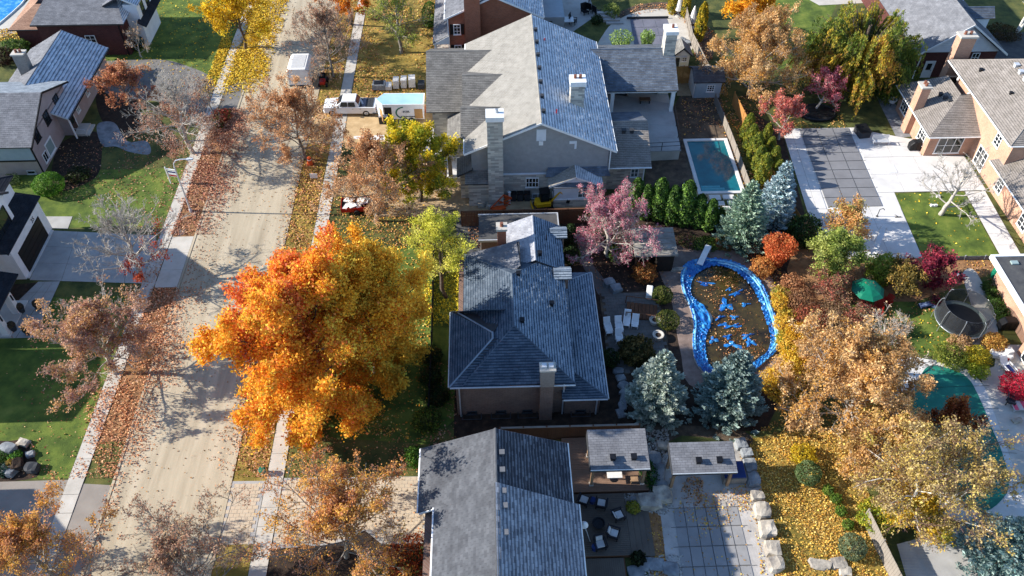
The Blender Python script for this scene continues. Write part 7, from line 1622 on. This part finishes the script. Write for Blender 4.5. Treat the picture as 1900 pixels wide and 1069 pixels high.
for i, (px, py, s) in enumerate(((1388, 282, 1.0), (1396, 300, 1.05), (1402, 322, 1.0), (1410, 342, 1.1), (1418, 270, .8), (1425, 292, .75), (1432, 312, .8), (1440, 332, .7))):
    dup(ced, (*P(px, py)[:2], 0), i*1.1, ('second cedar in the left line of the fence row', 'third cedar in the left line of the fence row', 'fourth cedar in the left line of the fence row', 'lowest cedar in the left line of the fence row', 'topmost cedar in the right line of the fence row', 'second cedar in the right line of the fence row', 'third cedar in the right line of the fence row', 'lowest cedar in the right line of the fence row')[i], s)
col = shrub('columnar_oak', 'yellow columnar tree left of the closed parasols', *P(1246, 26)[:2], 3.6, .7, ('#b59a22', '#9c8f28', '#cdb030', '#6f7a2a'), 2200, .18, 52, cat='tree', group='yellow columnar trees at the top', shape='column')
dup(col, (*P(1270, 32)[:2], 0), 1., 'yellow columnar tree between the closed parasols', .95); dup(col, (*P(1296, 76)[:2], 0), 2., 'tallest yellow columnar tree right of the closed parasols', (1.1, 1.1, 1.45))
# ------------------------------------------------------------------ shrubs
S_ = lambda nm, lb, px, py, hc, h, r, pal, n, sz, sd_, **k: shrub(nm, lb, *P(px, py, hc)[:2], h, r, pal, n, sz, sd_, **k)
GRN = ('#33491c', '#456024', '#5a752e', '#77893a'); DGR = ('#22331a', '#2e4420', '#3f5528')
S_('shrub', 'flame orange upright bush at the pool fence', 1443, 470, 1.6, 3.6, 1.7, ('#cf6a3c', '#d87a48', '#c25a30', '#de9258'), 6500, .15, 60, shape='vase')
S_('shrub', 'tan-orange lower bush under the flame orange bush', 1415, 495, .9, 1.9, 1.1, ('#c98a4a', '#b8733a', '#d6a05a'), 1800, .15, 61)
S_('evergreen_shrub', 'dark glossy evergreen bush behind the flame orange bush', 1492, 430, 1.3, 3.0, 1.7, DGR+('#4d6a30',), 4200, .18, 62)
T('ornamental_tree', 'pale olive-green tree hiding the pool slide', 1545, 482, 2.4, 5.2, 3.0, .8, 20000, ('#7d8a3c', '#95a04c', '#66752f', '#a9ae60'), 63, tr=.18, nl=15, n4=3, sig=.2)
T('ornamental_tree', 'orange-tipped pale tree beside the pale patio edge', 1568, 425, 2.2, 4.8, 2.6, .8, 6500, ('#c9955a', '#d4a46a', '#b8894a', '#a59a55'), 64, tr=.15, nl=13, n4=3, sig=.16)
S_('shrub', 'bright lime-green rounded bush right of the pale olive tree', 1637, 502, 1.2, 2.8, 1.5, ('#8fa038', '#a8b348', '#778c30'), 4000, .17, 65)
T('ornamental_tree', 'dark crimson spreading bush above the trampoline', 1728, 512, 1.4, 3.4, 2.9, .4, 9000, ('#6e1f33', '#872a3c', '#551a2c', '#a03a48'), 66, tr=.14, nl=14, n4=3, sig=.14, bark=BARKR, el=(.15, 1.0))
T('ornamental_tree', 'olive-brown bush between the lime bush and the crimson bush', 1672, 530, 1.2, 3.0, 2.2, .4, 7500, ('#6f6230', '#85743a', '#5a5028', '#9c7f3c'), 67, tr=.12, nl=13, n4=3, sig=.15)
for i, (px, py, h, r, pal, n) in enumerate(((1490, 560, 2.2, 1.5, ('#8a5f42', '#9c7450', '#75503a'), 2400), (1505, 592, 2.2, 1.6, ('#a8553f', '#b8694c', '#8c4434', '#7d6a45'), 2600), (1545, 590, 2.4, 1.8, ('#8f7352', '#a3866a', '#7a6046'), 2600), (1488, 625, 2.0, 1.5, ('#d6a02a', '#e0b238', '#c48c26'), 3000), (1530, 640, 2.2, 1.7, ('#c98a35', '#b8752e', '#d6a24a'), 3000), (1472, 672, 1.6, 1.3, ('#e3bf36', '#d6ae2c', '#f0cf4a'), 2600), (1510, 675, 1.8, 1.4, ('#bf7a3a', '#a9653a', '#cf9350'), 2400), (1450, 700, 1.6, 1.2, ('#d9b030', '#c99c2c', '#e6c544'), 2200), (1470, 525, 1.3, 1.1, ('#b8805a', '#c9966a', '#9c6a48'), 1500), (1450, 545, .9, 1.0, ('#9aa040', '#c9b04a', '#b08a4a'), 1200), (1462, 585, .9, .9, ('#c9b04a', '#d6be5a', '#a89a40'), 1200), (1458, 630, 1.0, .9, ('#a8a83c', '#c9bb3c', '#8f9a38'), 1400))):
    S_('hedge_shrub', ('grey-brown', 'red-brown', 'dull taupe', 'golden yellow', 'amber', 'bright yellow', 'rusty orange', 'low lemon yellow', 'tan', 'mottled green-tan', 'straw-coloured', 'yellow-green')[i]+' shrub in the hedge along the right side of the kidney pool', px, py, h*.5, h, r, pal, n, .14, 70+i, group='hedge right of the kidney pool')
S_('shrub', 'orange-leaved bush in the shade beside the covered barbecue', 1196, 506, .8, 1.7, 1.15, ('#b8733a', '#c98a4a', '#9c5c30', '#8a6a3c'), 2200, .15, 90)
S_('clipped_shrub', 'clipped dark globe bush with sunlit right side by the stairs, upper one', 1229, 548, .6, 1.3, .95, ('#3c4a1c', '#4f5c24', '#6a7030'), 3000, .1, 91, clipped=True)
S_('clipped_shrub', 'clipped dark globe bush by the round planters, lower one', 1239, 594, .6, 1.3, 1.05, ('#3a481c', '#4c5a24', '#747634'), 3000, .1, 92, clipped=True)
S_('grass_clump', 'brown drooping mound of dry grass above the silvery spruce', 1180, 652, .6, 1.5, 1.6, ('#4a4a26', '#6a5c30', '#7d6a3c', '#3a4020'), 3600, .2, 93, axis_up=1.)
S_('evergreen_shrub', 'dark yew under the roof edge of the bungalow', 1130, 665, .6, 1.3, .95, DGR, 1800, .13, 94)
S_('evergreen_shrub', 'rounded dark cone bush at the rear corner of the bungalow', 1058, 475, .8, 1.9, .95, DGR, 2600, .11, 95, clipped=True)
S_('evergreen_shrub', 'tall dark cone bush behind the rounded cone bush', 1058, 440, 1.0, 2.6, .8, DGR, 2200, .12, 96, shape='column')
S_('evergreen_shrub', 'small spreading bush under the crabapple by the garden shed', 1150, 470, .5, 1.2, 1.2, GRN, 1700, .14, 97)
S_('ground_cover', 'low green ground cover below the cedar row', 1310, 452, .3, .6, 2.0, GRN, 2600, .13, 98, sy=.5)
S_('shrub', 'small pinkish shrub at the left end of the cedar shade', 1275, 447, .4, .9, 1.0, ('#5c4a3c', '#8a6058', '#4a5a2a'), 1200, .13, 99)
S_('shrub', 'red-leaved low shrub under the green-blue spruce', 1400, 470, .4, .9, 1.0, ('#7a4030', '#93533c', '#5a5530'), 1200, .13, 100)
S_('shrub', 'rusty low shrub at the far edge of the pool deck', 1345, 452, .4, .9, 1.0, ('#8a5a3c', '#a36e4a', '#5f6a34'), 1200, .13, 101)
S_('clipped_shrub', 'round blue-green clipped bush on the golden lawn, upper one', 1500, 878, .8, 1.7, .95, ('#4f6438', '#64794a', '#7d8f60'), 3200, .11, 102, clipped=True)
S_('clipped_shrub', 'round grey-green clipped bush on the golden lawn, lower one', 1582, 1015, .8, 1.7, .95, ('#566446', '#6f7d5c', '#8a966f'), 3200, .11, 103, clipped=True)
for i, (px, py) in enumerate(((1536, 910), (1551, 926), (1560, 948), (1573, 974))): S_('boxwood', ('topmost', 'second', 'third', 'lowest')[i]+' small green boxwood in the leaf lawn row', px, py, .3, .75, .42, ('#4a6a24', '#5f7d2c', '#7a8f3a'), 700, .12, 104+i, group='boxwood row in the leaves')
S_('shrub', 'yellow-green leafy bush at the trunk of the lower yellow tree', 1625, 960, .6, 1.6, 1.4, ('#8a9a2c', '#a8ac34', '#c9bb3c', '#6a7d2a'), 2600, .16, 108)
S_('shrub', 'yellow small shrub above the upper round clipped bush', 1490, 845, .5, 1.2, 1.0, ('#d6b82c', '#c9a828', '#a89a2c'), 1500, .14, 109)
S_('shrub', 'golden ball-shaped shrub beside the path on the right', 1813, 663, .7, 1.6, 1.1, ('#c9b02a', '#d6bd34', '#a89a2a', '#8a8a28'), 3200, .12, 110)
S_('shrub', 'light green spreading shrubs beside the golden ball shrub', 1765, 662, .5, 1.3, 1.5, ('#8f9a3c', '#a8a84a', '#778538'), 2600, .14, 111)
S_('grass_clump', 'pinkish ornamental grass above the curved pool rim', 1782, 640, .6, 1.3, 1.1, ('#b8906a', '#a88a5c', '#c9a67a'), 1700, .17, 112, axis_up=1.)
S_('shrub', 'lime shrub below the golden ball shrub', 1815, 688, .4, 1.0, .9, ('#9cac34', '#b5bb40', '#86962e'), 1500, .13, 113)
S_('shrub', 'tan-yellow bush in front of the black barbecue at the right', 1845, 636, .6, 1.4, 1.0, ('#c29a4a', '#b5853c', '#d1ad5c', '#a8763a'), 2400, .14, 114)
S_('japanese_maple', 'bright crimson dome-shaped maple bush at the right edge', 1888, 716, .7, 1.6, 1.4, ('#b81c38', '#c92a44', '#9c1830', '#d64055'), 4200, .12, 115)
for i, (px, py) in enumerate(((1836, 533), (1843, 549), (1847, 565), (1858, 582))): S_('boxwood', ('topmost', 'second', 'third', 'lowest')[i]+' dark green boxwood along the orange brick wall', px, py, .4, 1.0, .75, ('#2f4a1c', '#3f5c24', '#54722e'), 1500, .11, 116+i, group='boxwoods along the brick wall')
S_('clipped_shrub', 'large round bright green bush in front of the mauve house', 90, 343, .9, 2.0, 1.55, ('#3f6a1c', '#527f24', '#6a9430'), 5200, .13, 120, clipped=True)
S_('shrub', 'dark low shrub right of the large round green bush', 145, 325, .4, 1.0, 1.3, ('#2a3a1a', '#3a4a20', '#2f2a1c'), 1700, .14, 121)
S_('shrub', 'small pale shrub by the basement window of the mauve house', 20, 335, .4, 1.0, .9, ('#4a5f38', '#5f7548'), 1000, .13, 122)
S_('shrub', 'white-speckled bush between the two upper left houses', 130, 55, 1.2, 2.8, 1.7, ('#4a6030', '#66784a', '#a8b08a', '#c2c8a8'), 3000, .19, 123)
S_('shrub', 'green bush left of the mauve house chimney', 30, 92, .9, 2.2, 1.9, ('#3a5224', '#4d6a2c', '#6a8238'), 2600, .2, 124, sy=.7)
S_('shrub', 'dark wine bush at the left edge above the mauve house', 5, 105, .9, 2.0, 1.4, ('#3a2420', '#4a2f28', '#2c2a1c'), 1800, .18, 125)
for i, (px, py, r) in enumerate(((226, 80, .95), (251, 80, 1.1), (262, 44, 1.5))): S_('clipped_shrub', ('left small', 'right small', 'large')[i]+' shaded round bush by the top left house front', px, py, .7, 1.6, r, ('#24381c', '#304a22', '#3c5526'), 2400, .13, 126+i, clipped=True, group='shaded round bushes at top left')
S_('hedge', 'tall clipped green hedge beside the red brick porch', 797, 30, .8, 2.2, 1.0, ('#33591c', '#436d22', '#548030'), 3400, .14, 130, clipped=True, sy=2.6)
for i, (px, py, r) in enumerate(((1152, 84, 1.6), (1200, 82, 1.0))): S_('shrub', ('wide', 'narrow')[i]+' pale green shrub peeping over the back wing roof', px, py, 1.6, 3.6, r, ('#7d9a4a', '#93ad5c', '#a8bd74'), 1900, .2, 131+i, shape='vase')
S_('shrub', 'thin green shrub at the top fence', 1135, 22, .7, 1.8, 1.2, ('#6a7a34', '#85904a'), 1200, .18, 133)
S_('shrub', 'small dark potted bush on the terrace edge at the top', 1107, 38, .4, 1.1, .8, DGR, 900, .15, 134)
S_('shrub', 'dwarf yellow-green plant at the corner of the boulders', 1174, 943, .3, .8, .55, ('#8f8f34', '#a8a03c', '#5f7528'), 900, .13, 135)
S_('shrub', 'deep green ivy mound right of the left pergola', 1204, 880, .4, .9, .8, ('#1f4a16', '#2c5a1c', '#3f7024'), 1700, .12, 136, sy=1.6)
S_('grass_clump', 'dark spiky grass in a pot at the foot of the deck steps', 1184, 1036, .4, .9, .5, ('#1c2418', '#2a3520', '#3a4528'), 900, .2, 137, axis_up=1.2)
for i, (px, py, r, pal) in enumerate(((28, 848, .55, ('#4a7a28', '#5f8f34', '#7aa344')), (4, 845, .7, ('#3a5a24', '#4a6a2c')), (22, 862, .45, ('#a88a3c', '#8f7534')), (5, 872, .6, ('#2c4a3a', '#3a5a48')))): S_('rockery_plant', ('bright green rosette', 'mid-green mound', 'straw tuft', 'blue-green mound')[i]+' plant among the lower left rocks', px, py, .3, .7, r, pal, 900, .13, 138+i, group='rockery plants at lower left')
S_('shrub', 'low plants in the curved bed by the street-side wing', 812, 265, .3, .7, .9, ('#7d7a3c', '#94904a', '#5a5f34'), 900, .15, 143)
S_('shrub', 'shaded shrub under the big maple by the bungalow corner', 792, 780, .5, 1.2, 1.2, ('#3a4a1c', '#55602a', '#7a8a34'), 1800, .15, 144)
S_('shrub', 'green shrub touching the left eave of the charcoal-roofed house', 770, 850, .5, 1.4, .9, ('#33591c', '#4a7024', '#63872e'), 1700, .14, 145)
for i, (px, py) in enumerate(((800, 700), (812, 735), (800, 660))): S_('shrub', ('middle', 'lower', 'upper')[i]+' dark foundation shrub along the bungalow street wall', px, py, .5, 1.2, 1.0, DGR+('#5a4a2a',), 1500, .14, 146+i, group='foundation shrubs of the bungalow')
S_('shrub', 'red-leaved shrub beside the left sidewalk under the bare tree', 410, 215, .4, 1.0, 1.2, ('#7a2c24', '#8f3a2c', '#4a5a2a'), 1500, .15, 149)
S_('shrub', 'dark green low shrub by the sapling', 398, 232, .4, 1.0, 1.0, ('#33451f', '#4a5a2a', '#7a3a2c'), 1400, .15, 150)
tree('birch_tree', 'white birch trunk at the top right corner', *P(1885, 62)[:2], 9.0, 2.6, 4.5, .3, 8, 5, 4, 3, 500, .17, ('#c9b04a', '#a89a4a'), BIRCH, 151, stems=2)
S_('shrub', 'brown leaf-covered bed shrub at the top right corner', 1862, 60, .4, .9, 2.2, ('#4a3a24', '#5f4a2c', '#3a3a20'), 2200, .17, 152)
# ------------------------------------------------------------------ fallen leaves
RED = ('#9c5e48', '#b07454', '#c08c6c', '#cca688', '#90584a', '#b98264'); ORG = ('#c8875a', '#d69c6c', '#b9764c', '#e0b488', '#ac6844', '#cf9872'); YEL = ('#dcb92c', '#cfa524', '#e6cb48', '#b8901f', '#d6a82a'); GLD = ('#d8aa48', '#e2bc5a', '#c89438', '#b5823a', '#eacd7a', '#a0743a'); BRN = ('#8a6238', '#a37845', '#75502e', '#b98c55')
VL = [(-30.8, 50), (-26.6, 50), (-26.6, 80), (-30.8, 80)]
pd = (-30.8, 52.2, -28.6, 59.1)
AP = [(-32.2, 52.3), (-28.3, 52.3), (-28.3, 59.1), (-32.2, 59.1)]
edge = lambda x0, w, ya=-99., yb=999.: (lambda x, y: np.clip((x0-x+blotch(x*2, y, 1.)*.7)/w, 0, 1)*np.where(x > -28.5, np.clip((y-ya)/4, 0, 1)*np.clip((yb-y)/4, 0, 1), 1))
scatter('thick red fallen leaves on the left verge and road edge by the lamp', [(-31.0, 59.2), (-25.6, 59.2), (-25.6, 80), (-31.0, 80)], 230, RED, .15, .06, 1, grad=edge(-26.0, 3.2), zj=.06)
scatter('dark red fallen leaves on the left verge below the white house drive', [(-31.0, 41), (-25.6, 41), (-25.6, 52.2), (-31.0, 52.2)], 200, RED[1:4]+ORG, .14, .06, 2, grad=edge(-26.0, 3.2), zj=.06)
scatter('orange fallen leaves heaped on the lower left verge', [(-35.5, 32.8), (-26.3, 32.8), (-26.3, 41.2), (-35.5, 41.2)], 240, ORG, .13, .06, 3, grad=lambda x, y: np.clip(1.15-np.abs(x+29.4+.2*(y-37))/(2.7+.9*blotch(x, y, 1.2)), 0, 1)*np.where(x > -28.5, np.clip((y-32.5)/5, 0, 1), 1), zj=.06)
scatter('orange leaf line along the lower left kerb', [(-29.2, 22), (-27.0, 22), (-27.0, 33), (-29.2, 33)], 90, ORG, .13, .05, 4, grad=lambda x, y: np.clip(1-np.abs(x+28.4+.15*np.sin(y))/.7, 0, 1))
scatter('scattered leaves on the lower left lawn', [(-45, 32.9), (-31, 32.9), (-31, 38.5), (-45, 38.5)], 16, ORG, .14, .04, 5, grad=lambda x, y: np.clip((x+41)/9, .06, 1))
scatter('red leaves scattered over the left lawns', [(-41, 59.3), (-31.9, 59.3), (-31.9, 74), (-41, 74)], 26, RED, .15, .04, 6, grad=lambda x, y: np.clip((x+39)/7, .05, 1)**1.5)
scatter('leaves scattered on the shaded lawn below the walk', [(-45, 38), (-32, 38), (-32, 51), (-45, 51)], 12, RED+ORG, .14, .04, 7, grad=lambda x, y: np.clip((x+42)/10, .05, 1))
scatter('yellow leaf carpet on the upper left verge and road edge', [(-33.5, 82), (-26.2, 82), (-26.2, 112), (-33.5, 112)], 150, YEL, .19, .06, 8, grad=lambda x, y: np.clip((-26.4-x+blotch(x, y, 1.)*.6)/1.2, 0, 1)*np.clip((y-82+(x+30)*.0)/4, 0, 1)*np.where((x < -31.2) & (x > -32.2), .25, 1))
scatter('yellow leaves scattered on the upper left lawn', [(-47, 84.3), (-32.5, 84.3), (-32.5, 112), (-47, 112)], 4, YEL, .18, .04, 9)
scatter('pale leaf litter drifting over the left half of the road', [(-28.4, 30), (-23.5, 30), (-23.5, 82), (-28.4, 82)], 26, ('#b8906c', '#c6a482', '#a67c58', '#9c6a50'), .13, .03, 50, grad=lambda x, y: np.clip((-24.6-x+blotch(x, y, .8)*1.1)/3.4, 0, 1)**1.5)
scatter('leaf litter blown along the left sidewalk', [(-32.2, 33), (-30.8, 33), (-30.8, 80), (-32.2, 80)], 46, RED+ORG, .13, .07, 51, patch=.45)
scatter('a few dry leaves scattered over the road', [(-28, 20), (-20.3, 20), (-20.3, 110), (-28, 110)], 3.2, BRN+ORG[:2], .13, .03, 10)
scatter('brown leaves on the lower right verge', [(-22.4, 32.5), (-17.4, 32.5), (-17.4, 47), (-22.4, 47)], 150, ORG+BRN, .13, .06, 11, grad=lambda x, y: np.clip((x+21.6+blotch(x, y, 1.1)*.8)/1.6, 0, 1)*.95*np.where(x < -20, np.clip((y-32.5)/4, 0, 1)*np.clip((47-y)/4, 0, 1), 1))
scatter('tan leaves along the right kerb further up', [(-21.2, 46), (-17.4, 46), (-17.4, 112), (-21.2, 112)], 90, BRN+ORG+GLD[:2], .15, .06, 12, grad=lambda x, y: np.clip((x+21.0)/1.2, 0, 1)*.8)
scatter('golden leaves on the lawn at the top beside the sidewalk', [(-16, 80.8), (-6.4, 80.8), (-6.4, 108), (-16, 108)], 42, GLD+ORG[:3], .18, .05, 13, patch=.32)
scatter('leaves drifted over the sandy drive edges', [(-20, 80.3), (-7, 80.3), (-7, 82.4), (-20, 82.4)], 50, RED+BRN, .16, .05, 14, patch=.3)
scatter('brown leaves on the right front garden under the trees', [(-20, 57), (-5.6, 57), (-5.6, 73), (-20, 73)], 46, BRN+GLD[:3]+ORG[:2], .16, .05, 15, patch=.22)
scatter('yellow leaf carpet beside the lime tree', pp((787, 440), (866, 440), (860, 605), (788, 605)), 150, ('#d6c42c', '#c9b324', '#e0cf44', '#b8a020'), .13, .05, 16, zj=.05)
scatter('leaves under the huge maple on the front lawn', [(-16, 37), (-5.5, 35.3), (-5.5, 57), (-16, 57)], 30, GLD+MAPLE[:2], .15, .05, 17, patch=.25)
scatter('leaves dotted on the grass strip above the paver drive', [(-16, 32.5), (-5.5, 32.3), (-4.5, 37), (-16, 37)], 34, BRN+ORG[:3], .13, .04, 18, patch=.35)
scatter('dry leaves scattered on the paver drive', DRIVE_B2, 7, BRN+ORG[:2], .12, .05, 19)
scatter('leaves lying in the shaded side yard left of the bungalow', [(-5.4, 34.5), (-3.2, 34.5), (-3.2, 43), (-5.4, 43)], 40, RED+BRN, .15, .05, 20)
scatter('rusty leaves beside the flat-roofed garage', pp((868, 425), (928, 420), (945, 455), (875, 462)), 110, RED+BRN, .15, .05, 21)
scatter('dense golden leaf carpet on the lower right lawn', GOLD, 280, GLD, .115, .06, 22, zj=.06, grad=lambda x, y: np.clip(.82+.3*blotch(x, y, 1.6), 0, 1))
scatter('golden leaves under the tan beech', pp((1400, 800), (1620, 700), (1740, 800), (1700, 1000), (1560, 830)), 70, GLD+BRN, .14, .06, 23)
scatter('leaf drift over the winter pool cover', pp((1218, 1000), (1240, 960), (1262, 925), (1320, 915), (1385, 900), (1390, 950), (1330, 985), (1280, 985)), 120, GLD+ORG[:2], .12, .07, 24, patch=.56, ps=1.5)
scatter('brown leaf heap under the right pergola', smooth_loop(pp((1272, 890), (1300, 888), (1304, 915), (1298, 940), (1272, 938), (1262, 915)), 4), 150, BRN+ORG[:2], .12, .04, 25, zj=.05)
scatter('line of golden leaves along the patio side of the boulder wall', pp((1372, 840), (1388, 880), (1404, 960), (1422, 1069), (1412, 1069), (1396, 960), (1378, 890)), 70, GLD, .12, .04, 26)
scatter('single leaves scattered over the patio pool', pp((1230, 880), (1390, 860), (1430, 1069), (1230, 1069)), 5, GLD, .12, .065, 27)
rgk = None
scatter('brown and tan leaves floating in the kidney pool', [(cxk+(x-cxk)*.97, cyk+(y-cyk)*.97) for x, y in INN], 95, ('#8a5a34', '#a87448', '#c8a070', '#6a4026', '#b88656', '#7a4a2a'), .13, .05, 28, patch=.53, ps=2.6, zj=.03)
scatter('leaves caught on the blue tarpaulin', [(x, y) for x, y in OUT], 2.5, BRN, .12, .16, 29)
scatter('leaves on the right edge of the pool deck and hedge foot', pp((1400, 490), (1450, 500), (1500, 600), (1500, 700), (1450, 700), (1458, 620), (1430, 540)), 75, ORG+BRN+YEL[:1], .13, .05, 30)
scatter('leaf litter under the right hedge and trees', pp((1460, 440), (1720, 480), (1760, 560), (1600, 660), (1500, 700), (1490, 560)), 32, BRN+ORG+RED[:2], .14, .05, 31, patch=.3)
scatter('leaves on the bare soil behind the deck and fence', pp((1262, 178), (1400, 178), (1440, 300), (1440, 420), (1380, 345), (1330, 230), (1270, 260)), 34, BRN+ORG+GLD[:2], .17, .05, 32, patch=.25)
scatter('leaves round the slate pool terrace at the top', pp((1140, 34), (1180, 8), (1262, 8), (1325, 60), (1322, 112), (1288, 108), (1284, 55), (1240, 18)), 34, ORG+BRN, .19, .05, 33)
scatter('golden leaves under the tan tree beside the netted pond', pp((1430, 205), (1560, 205), (1570, 238), (1450, 240)), 40, GLD+BRN, .17, .05, 34, patch=.3)
scatter('yellow leaves on the bright lawn at the right', [(40.8, 63.1), (47.9, 63.1), (47.5, 54.0), (40.3, 54.0)], 2.2, YEL, .16, .04, 35)
scatter('leaves on the grass around the trampoline', pp((1640, 560), (1810, 560), (1790, 672), (1640, 650)), 7, BRN+YEL, .14, .04, 36)
scatter('leaves on the strip between lawn and low right house', pp((1780, 480), (1868, 478), (1862, 520), (1830, 522)), 40, ORG+GLD, .15, .04, 37)
scatter('yellow leaf carpet left of the mauve house at the top left edge', pp((-10, 55), (60, 52), (75, 70), (50, 76), (-10, 78)), 60, YEL+GLD, .2, .05, 38)
scatter('dry leaves in the shaded beds behind the bungalow', pp((1060, 430), (1240, 470), (1240, 540), (1110, 540)), 26, RED+BRN, .14, .05, 39, patch=.3)
scatter('leaves in the shaded front garden of the mauve house', pp((110, 270), (250, 250), (300, 330), (200, 390), (110, 370)), 14, RED+BRN, .15, .05, 40)
scatter('leaves on the strip between the deck steps and the pool patio', pp((1196, 940), (1226, 958), (1240, 1080), (1206, 1080)), 60, GLD[:4]+BRN, .12, .05, 60)
